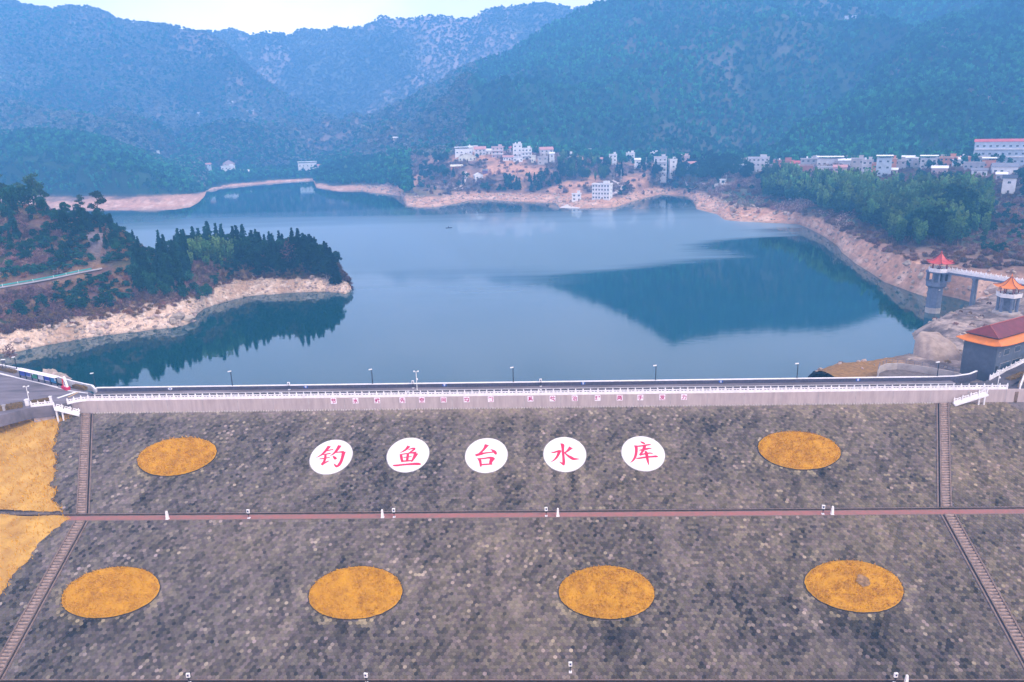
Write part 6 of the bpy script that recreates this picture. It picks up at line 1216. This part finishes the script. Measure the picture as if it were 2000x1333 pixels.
def vz(what):
    def fn(q):
        u, v, d = in_view(q)
        w_ = 'left of the inlet houses' if u < 640 else 'on the wooded slope left of the hillside cluster' if u < 880 else 'below the hillside cluster' if u < 1090 else 'behind the lakeside building' if u < 1195 else 'round the tree lined row' if u < 1330 else 'in the dark belt behind the lake kiosk' if u < 1470 else 'at the left end of the crowded row' if u < 1700 else 'in front of the crowded row'
        return what+' '+w_
    return fn
# ---- peninsula: single trees with their own look first
SOLO = [('pine', 118, 412, 1.0, 'round headed pine with a double crown, leftmost of the lone pines on the hill crest'), ('pine', 141, 416, .85, 'flat topped slender pine on the hill crest, second from the left of the lone pines'), ('pine', 161, 420, .75, 'leaning sparse pine on the hill crest between the flat topped and the tallest pine'), ('pine', 194, 430, 1.18, 'tallest lone pine with a broad dark crown on the hill crest'), ('conifer', 221, 440, .85, 'dark narrow fir just right of the tallest lone pine'), ('pine', 243, 454, .55, 'smallest spreading pine at the lower right end of the hill crest'),
        ('conifer', 283, 484, 1.0, 'dark fir left of the tall thin fir at the saddle of the peninsula'), ('conifer', 292, 488, .9, 'lower dark fir crowding the tall thin fir at the saddle'), ('conifer', 303, 490, 1.32, 'tall thin fir rising alone at the saddle of the peninsula'), ('bare', 333, 487, 1.9, 'russet leaved tree where the peninsula wood begins right of the saddle'), ('bare', 487, 489, 2.0, 'russet tree standing above the dark firs in the middle of the peninsula wood'), ('bare', 566, 505, 1.8, 'dull red tree near the round headed end of the peninsula wood'), ('broad', 658, 522, .9, 'last dark tree leaning over the water at the tip of the peninsula')]
for k, u, v, s, lab in SOLO:
    q = PEN.hit(u, v+3)
    if q is not None: tree(k, q, s, lab, 'single trees on the peninsula')
def ridge_pt(u):
    r = ray(u, 500); a = r[0]/r[1]; y = np.interp(a, g5[:, 0], g5[:, 1]); return np.array((a*y, y, PEN.z(a*y, y)))
def scatter_line(kinds, u0, u1, step, s0, s1, dy, label, group):
    u = u0
    while u < u1:
        q = ridge_pt(u); y = q[1]+random.uniform(*dy); x = q[0]*y/q[1]; z = PEN.z(x, y)
        if z > 1: k = random.choice(kinds); tree(k, (x, y, z-.2), random.uniform(s0, s1), label[k], group)
        u += step*random.uniform(.6, 1.4)
LB = {'conifer': pz('dark narrow fir'), 'broad': pz('rounded dark evergreen'), 'pine': pz('open crowned pine'), 'bamboo': pz('feathery yellow green bamboo'), 'bare': pz('leafless brownish tree'), 'tan': pz('straw coloured reeds')}
GP = 'trees of the peninsula wood'
scatter_line(['conifer', 'conifer', 'broad'], 338, 560, 5.5, .85, 1.25, (-6, 10), LB, GP); scatter_line(['broad', 'conifer'], 560, 655, 4.5, .85, 1.2, (-6, 8), LB, GP); scatter_line(['broad', 'pine'], -90, 105, 6.5, .85, 1.3, (-10, 8), LB, GP); scatter_line(['broad', 'bare', 'conifer'], 105, 285, 8, .35, .6, (-14, 6), LB, GP)
scatter_line(['conifer', 'broad'], 345, 650, 7, .7, 1.05, (8, 26), LB, GP)
def fill(kinds, n, u0, u1, v0, v1, s0, s1, avoid=None, land=PEN, labels=LB, group=GP):
    for _ in range(n):
        q = spot(land, u0, u1, v0, v1)
        if q is None or (avoid and avoid(q)): continue
        k = random.choice(kinds); tree(k, q-np.array((0, 0, .25)), random.uniform(s0, s1), labels[k], group)
fill(['bamboo'], 46, 372, 455, 492, 530, .6, .95); fill(['bamboo'], 10, 455, 500, 495, 520, .6, .85)
fill(['broad', 'conifer', 'conifer', 'broad'], 90, 455, 655, 494, 532, .65, 1.05); fill(['broad', 'bare'], 45, 430, 655, 518, 538, .4, .7)
fill(['conifer', 'broad', 'conifer'], 75, 262, 372, 500, 575, .6, 1.0); fill(['bare', 'broad'], 30, 262, 420, 560, 592, .4, .75)
def roadside(q):
    a = q[0]/q[1]; yr = np.interp(a, g3[:, 0], g3[:, 1]); return a < -.50 and -15 < q[1]-yr < 8
fill(['broad', 'broad', 'bare', 'conifer'], 105, -60, 250, 405, 520, .38, .78, roadside); fill(['bare', 'tan', 'bare', 'broad'], 90, -60, 262, 556, 615, .35, .8, roadside); fill(['tan'], 40, -20, 330, 560, 620, .6, 1.1, roadside)
# ---- geometry-nodes scatter for what nobody could count
def scatter(name, pts_, scl, protos, seed=0, tilt=0.0, label=None):
    n = len(pts_); rg = np.random.default_rng(seed); me = bpy.data.meshes.new(name); me.vertices.add(n); me.vertices.foreach_set('co', np.asarray(pts_, np.float32).ravel())
    a = me.attributes.new('scl', 'FLOAT_VECTOR', 'POINT'); sv_ = np.stack([scl*rg.uniform(.8, 1.2, n), scl*rg.uniform(.8, 1.2, n), scl*rg.uniform(.75, 1.25, n)], 1).astype(np.float32); a.data.foreach_set('vector', sv_.ravel())
    a = me.attributes.new('rot', 'FLOAT_VECTOR', 'POINT'); rv = np.stack([rg.normal(0, tilt, n), rg.normal(0, tilt, n), rg.random(n)*6.283], 1).astype(np.float32); a.data.foreach_set('vector', rv.ravel())
    a = me.attributes.new('pick', 'INT', 'POINT'); a.data.foreach_set('value', rg.integers(0, len(protos), n).astype(np.int32)); me.update()
    o = link(name, me); o['kind'] = 'stuff'
    ng = bpy.data.node_groups.new(name, 'GeometryNodeTree'); ng.interface.new_socket('Geometry', in_out='INPUT', socket_type='NodeSocketGeometry'); ng.interface.new_socket('Geometry', in_out='OUTPUT', socket_type='NodeSocketGeometry')
    gi = ng.nodes.new('NodeGroupInput'); go = ng.nodes.new('NodeGroupOutput'); iop = ng.nodes.new('GeometryNodeInstanceOnPoints'); g2i = ng.nodes.new('GeometryNodeGeometryToInstance')
    for p in protos[::-1]:
        so = bpy.data.objects.new(name+'_source', p); oi = ng.nodes.new('GeometryNodeObjectInfo'); oi.inputs['Object'].default_value = so; ng.links.new(oi.outputs['Geometry'], g2i.inputs[0])
    def na(nm, ty):
        x = ng.nodes.new('GeometryNodeInputNamedAttribute'); x.data_type = ty; x.inputs['Name'].default_value = nm; return x.outputs['Attribute']
    ng.links.new(gi.outputs[0], iop.inputs['Points']); ng.links.new(g2i.outputs[0], iop.inputs['Instance']); iop.inputs['Pick Instance'].default_value = True
    ng.links.new(na('pick', 'INT'), iop.inputs['Instance Index']); ng.links.new(na('rot', 'FLOAT_VECTOR'), iop.inputs['Rotation']); ng.links.new(na('scl', 'FLOAT_VECTOR'), iop.inputs['Scale']); ng.links.new(iop.outputs[0], go.inputs[0])
    md = o.modifiers.new('scatter', 'NODES'); md.node_group = ng; return o
SHR = [mk_bare(200+i, 1.9, 1.7, 'bare', 130)[0] for i in range(3)]; SHT = [mk_bare(210+i, 1.6, 1.5, 'tan', 110)[0] for i in range(2)]; SHG = [mk_broad(220+i, 2.2, 1.5, 'broad', 5, 26, .5)[0] for i in range(3)]
def pdens(lo, hi): return lambda X, Y, Z, T: ((T > lo) & (T < hi) & ~((T > 2.86) & (T < 4.03) & (X/Y < -.50)) & ~((np.abs(X/Y+.545) < .012) & (T > 4.1) & (T < 4.8))).astype(float)
pp = PEN.sample(7000, 0, 125, pdens(2.02, 5.5), 5); n1 = fbm(pp[:, 0]/14, pp[:, 1]/14, 3, 301)
scatter('undergrowth', pp[n1 < .52], np.full((n1 < .52).sum(), 1.0), SHR, 1); scatter('undergrowth', pp[(n1 >= .52)], np.full((n1 >= .52).sum(), 1.0), SHG+SHT[:1], 2)
pp = PEN.sample(500, 0, 125, pdens(1.85, 2.3), 6); scatter('undergrowth', pp, np.full(len(pp), .8), SHT+SHR[:1], 3)
# shore rocks
M['rock'] = mat('shore_rock', (.42, .32, .265), .9, .16, .5, .5, 3, coord='World', rand=.25)
def mk_rock(seed):
    rg = np.random.default_rng(seed); b = MB(); nf, nr = 7, 5; V = []
    for j in range(nr):
        f = j/(nr-1); 
        for k in range(nf):
            a = 6.283*k/nf+rg.normal(0, .12); rr = math.sin(max(.12, min(.88, f))*math.pi)*rg.uniform(.75, 1.15); V.append((rr*math.cos(a), rr*math.sin(a)*.8, (f-.35)*1.1+rg.normal(0, .06)))
    b.add(V, [(j*nf+k, j*nf+(k+1) % nf, (j+1)*nf+(k+1) % nf, (j+1)*nf+k) for j in range(nr-1) for k in range(nf)]+[tuple(range((nr-1)*nf, nr*nf))]); return b.mesh('rock', M['rock'])
RK = [mk_rock(i) for i in range(6)]
pp = PEN.sample(1000, 0, 70, lambda X, Y, Z, T: ((T > .98) & (T < 2.1) & (X/Y < -.30)).astype(float), 8); scatter('shore_rocks', pp, np.random.default_rng(5).gamma(1.3, .3, len(pp))+.15, RK, 4, .5)
pp = PEN.sample(350, 0, 70, lambda X, Y, Z, T: ((T > .98) & (T < 1.9) & (X/Y >= -.30)).astype(float), 9); scatter('shore_rocks', pp, np.random.default_rng(6).gamma(1.2, .28, len(pp))+.12, RK, 5, .5)
for u, v, s, lab in [(366, 627, 3.4, 'large pale boulder at the bend of the peninsula shore, standing in the water edge'), (347, 622, 3.6, 'tan angular boulder just left of the pale boulder at the shore bend'), (378, 632, 2.0, 'small grey boulder right of the pale boulder at the shore bend'), (142, 640, 2.3, 'flat pale boulder on the stony shore midway to the yard'), (35, 668, 2.2, 'upright grey rock on the stony shore nearest the notice boards')]:
    q = PEN.hit(u, v)
    if q is not None: tag(link('boulder', RK[random.randrange(6)], None, q+np.array((0, 0, .3)), (random.uniform(-.3, .3), random.uniform(-.3, .3), random.random()*6), (s, s, s*.8)), lab, 'boulder', 'boulders on the peninsula shore')
rkp = [P(u, v, .3) for u, v in [(92,740),(98,738),(104,739),(110,741),(116,743),(121,746),(125,750),(101,742),(113,746)]]
scatter('bank_rocks', np.array([p+np.array((0, 0, 1.2)) for p in rkp]), np.full(len(rkp), 2.3), RK, 6, .4)
# ---- far woods
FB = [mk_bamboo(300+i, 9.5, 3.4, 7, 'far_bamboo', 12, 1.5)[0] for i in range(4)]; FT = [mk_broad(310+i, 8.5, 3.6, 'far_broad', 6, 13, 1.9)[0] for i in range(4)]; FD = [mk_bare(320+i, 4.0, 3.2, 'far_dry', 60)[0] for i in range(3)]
LM['winter'] = leaf_mat('hazed_winter_wood', (.085,.11,.085), (.30,.265,.225), .4, .007, .35); FL = [mk_broad(330+i, 7.5, 3.6, 'winter', 6, 13, 1.9)[0] for i in range(4)]  # winter tree tone, paled further so the leaf colour carries distance haze
def cover(land, n, r0, r1, dens, seed, s, protos, name='forest'):
    p = land.sample(n, r0, r1, dens, seed); return scatter(name, p-np.array((0, 0, .8)), np.full(len(p), s), protos, seed)
dry = lambda X, Y: np.clip((fbm(X/120, Y/120, 3, 43)-.50)*4, 0, 1)
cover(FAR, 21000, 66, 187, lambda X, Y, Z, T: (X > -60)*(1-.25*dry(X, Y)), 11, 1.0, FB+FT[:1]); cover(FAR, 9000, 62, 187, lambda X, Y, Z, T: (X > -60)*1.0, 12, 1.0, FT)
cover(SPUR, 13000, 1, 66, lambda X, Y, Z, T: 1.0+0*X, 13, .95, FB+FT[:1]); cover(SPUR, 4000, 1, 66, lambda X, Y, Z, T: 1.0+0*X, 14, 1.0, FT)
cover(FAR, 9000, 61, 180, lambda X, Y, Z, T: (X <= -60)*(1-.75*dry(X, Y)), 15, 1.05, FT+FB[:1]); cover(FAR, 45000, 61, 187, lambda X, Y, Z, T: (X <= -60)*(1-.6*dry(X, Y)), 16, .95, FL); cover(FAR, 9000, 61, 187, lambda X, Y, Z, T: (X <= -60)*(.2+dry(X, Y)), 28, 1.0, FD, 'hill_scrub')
cover(FAR, 5200, 17, 81, lambda X, Y, Z, T: ((X < -260) & (T > 1.95+.35*(fbm(X/25, Y/25, 2, 331)-.5)))*1.0, 17, .95, FB+FT[:1]); cover(FAR, 2500, 17, 81, lambda X, Y, Z, T: ((X < -200) & (T > 1.8))*1.0, 18, .95, FT)
cover(BACK, 30000, 4, 64, lambda X, Y, Z, T: (1-.25*np.clip((fbm(X/160, Y/160, 4, 77)-.5)*5, 0, 1)), 19, 1.0, FL)
# wooded slopes between the inlet and the hillside cluster, and under the crowded row
cover(FAR, 900, 17, 66, lambda X, Y, Z, T: ((X >= -260) & (X/Y < -.125) & (T > 2.0))*1.0, 20, .95, FB[:2]+FT)
# ---- bamboo hill on the right, nearest clumps one by one
LV = {'bamboo': hz_('pale feathery bamboo clump'), 'broad': hz_('dark rounded tree'), 'bare': hz_('leafless brush'), 'tan': hz_('straw coloured reeds')}
reg = [(1490,1560,352,398),(1560,1720,374,428),(1690,1930,388,446),(1680,1880,405,484),(1740,1925,390,472)]
cand = []
for _ in range(1050):
    u0, u1, v0, v1 = random.choice(reg); q = FAR.hit(random.uniform(u0, u1), random.uniform(v0, v1))
    if q is not None and q[2] > 11: cand.append(q)
cand.sort(key=lambda q: q[1])
for q in cand[:270]:
    nk = float(fbm(q[0]/22, q[1]/22, 2, 351)); k = 'bamboo' if nk+random.uniform(-.12, .12) < .53 else 'broad'; tree(k, q-np.array((0, 0, .4)), random.uniform(.85, 1.45)+max(0, nk-.35)*1.8, LV[k], 'trees of the bamboo hill')
rest_ = np.array(cand[270:]); scatter('bamboo_grove', rest_, np.full(len(rest_), 1.35), [PROTO['bamboo'][i][0] for i in range(3)]+[PROTO['broad'][i][0] for i in range(2)], 21)
pp = FAR.sample(7000, 15, 62, lambda X, Y, Z, T: ((X/Y > .45) & (T > 1.88))*1.0, 22); scatter('hillside_brush', pp, np.random.default_rng(3).uniform(.5, 1.2, len(pp)), SHR+SHT[:1], 22)
fill(['broad'], 34, 1905, 2000, 400, 500, .35, .6, None, FAR, {'broad': lambda q: 'low green bush on the bare slope above the intake tower'+(', highest band' if in_view(q)[1] < 440 else ', lower band')}, 'bushes on the bare slope'); fill(['broad'], 8, 1985, 2010, 335, 390, 1.0, 1.5, None, FAR, {'broad': 'tall dark tree at the right edge beside the slender white house'}, 'trees round the village')
# ---- village trees
LW = {'broad': vz('rounded dark tree'), 'conifer': vz('pointed dark tree'), 'bamboo': vz('light bamboo clump'), 'bare': vz('leafless tree')}
GV = 'trees round the village'
for kinds, n, box, s in [(['broad'], 30, (822,874,308,352), (.9,1.4)), (['broad', 'bamboo'], 80, (1092,1192,308,354), (.8,1.3)), (['conifer', 'broad'], 22, (1195,1330,330,352), (.8,1.3)), (['broad'], 120, (1325,1465,320,354), (.9,1.5)), (['broad'], 46, (1545,1690,360,378), (.8,1.2)), (['broad'], 16, (1738,1825,366,378), (.9,1.4)), (['broad'], 14, (1848,1892,360,372), (.9,1.3)), (['broad', 'conifer'], 16, (985,1015,352,378), (.7,1.1)), (['broad'], 9, (940,985,362,376), (.6,.9)), (['broad', 'conifer'], 26, (1030,1110,346,374), (.7,1.1)), (['broad', 'conifer'], 7, (868,915,342,372), (.6,.9)), (['broad'], 8, (815,850,355,375), (.6,1.0)), (['bare'], 40, (870,1110,335,380), (.7,1.2)), (['bare', 'bare', 'broad'], 50, (1200,1480,350,385), (.5,.9)), (['broad'], 4, (930,940,300,312), (.5,.7)), (['bare'], 26, (1380,1560,375,420), (.5,.8)), (['broad', 'bamboo'], 24, (640,790,318,345), (.8,1.1))]:
    fill(kinds, n, *box, *s, None, FAR, LW, GV)
pp = FAR.sample(2400, 15, 62, lambda X, Y, Z, T: ((X/Y > -.13) & (X/Y <= .45) & (T > 1.75))*np.clip((.55-fbm(X/30, Y/30, 4, 41))*6, .1, 1), 23); scatter('terrace_brush', pp, np.full(len(pp), 1.25), SHR+FD[:1], 23)
pp = FAR.sample(2200, 0, 40, lambda X, Y, Z, T: ((T > 1.0) & (T < 1.95) & (X/Y > -.2))*1.0, 24); scatter('shore_rocks', pp, np.random.default_rng(25).gamma(1.2, .45, len(pp))+.2, RK, 25, .4)
ap = np.argwhere((dd > 0) & (gz > .3) & (tl < TP-15)); ap = ap[np.random.default_rng(26).integers(0, len(ap), 520)]; ap = np.array([(gx[i, j], gy[i, j], gz[i, j]) for i, j in ap]); scatter('abutment_rocks', ap, np.random.default_rng(27).gamma(1.3, .4, len(ap))+.2, RK, 26, .5)
scatter('abutment_brush', ap[:90]+np.array((.5, .5, 0)), np.full(90, .55), SHR+SHT, 27)
# bare bush on the water side of the yard
tree('bare', P(20, 700, 2.0), .9, 'pale leafless bush leaning over the water behind the sign stand', 'single trees on the peninsula')

for i_, ((grp, kd), lst) in enumerate(sorted(SPILL.items())):
    scatter('woodland', np.array([p for p, s in lst]), np.array([s for p, s in lst]), [PROTO[kd][j][0] for j in range(3)], 400+i_)
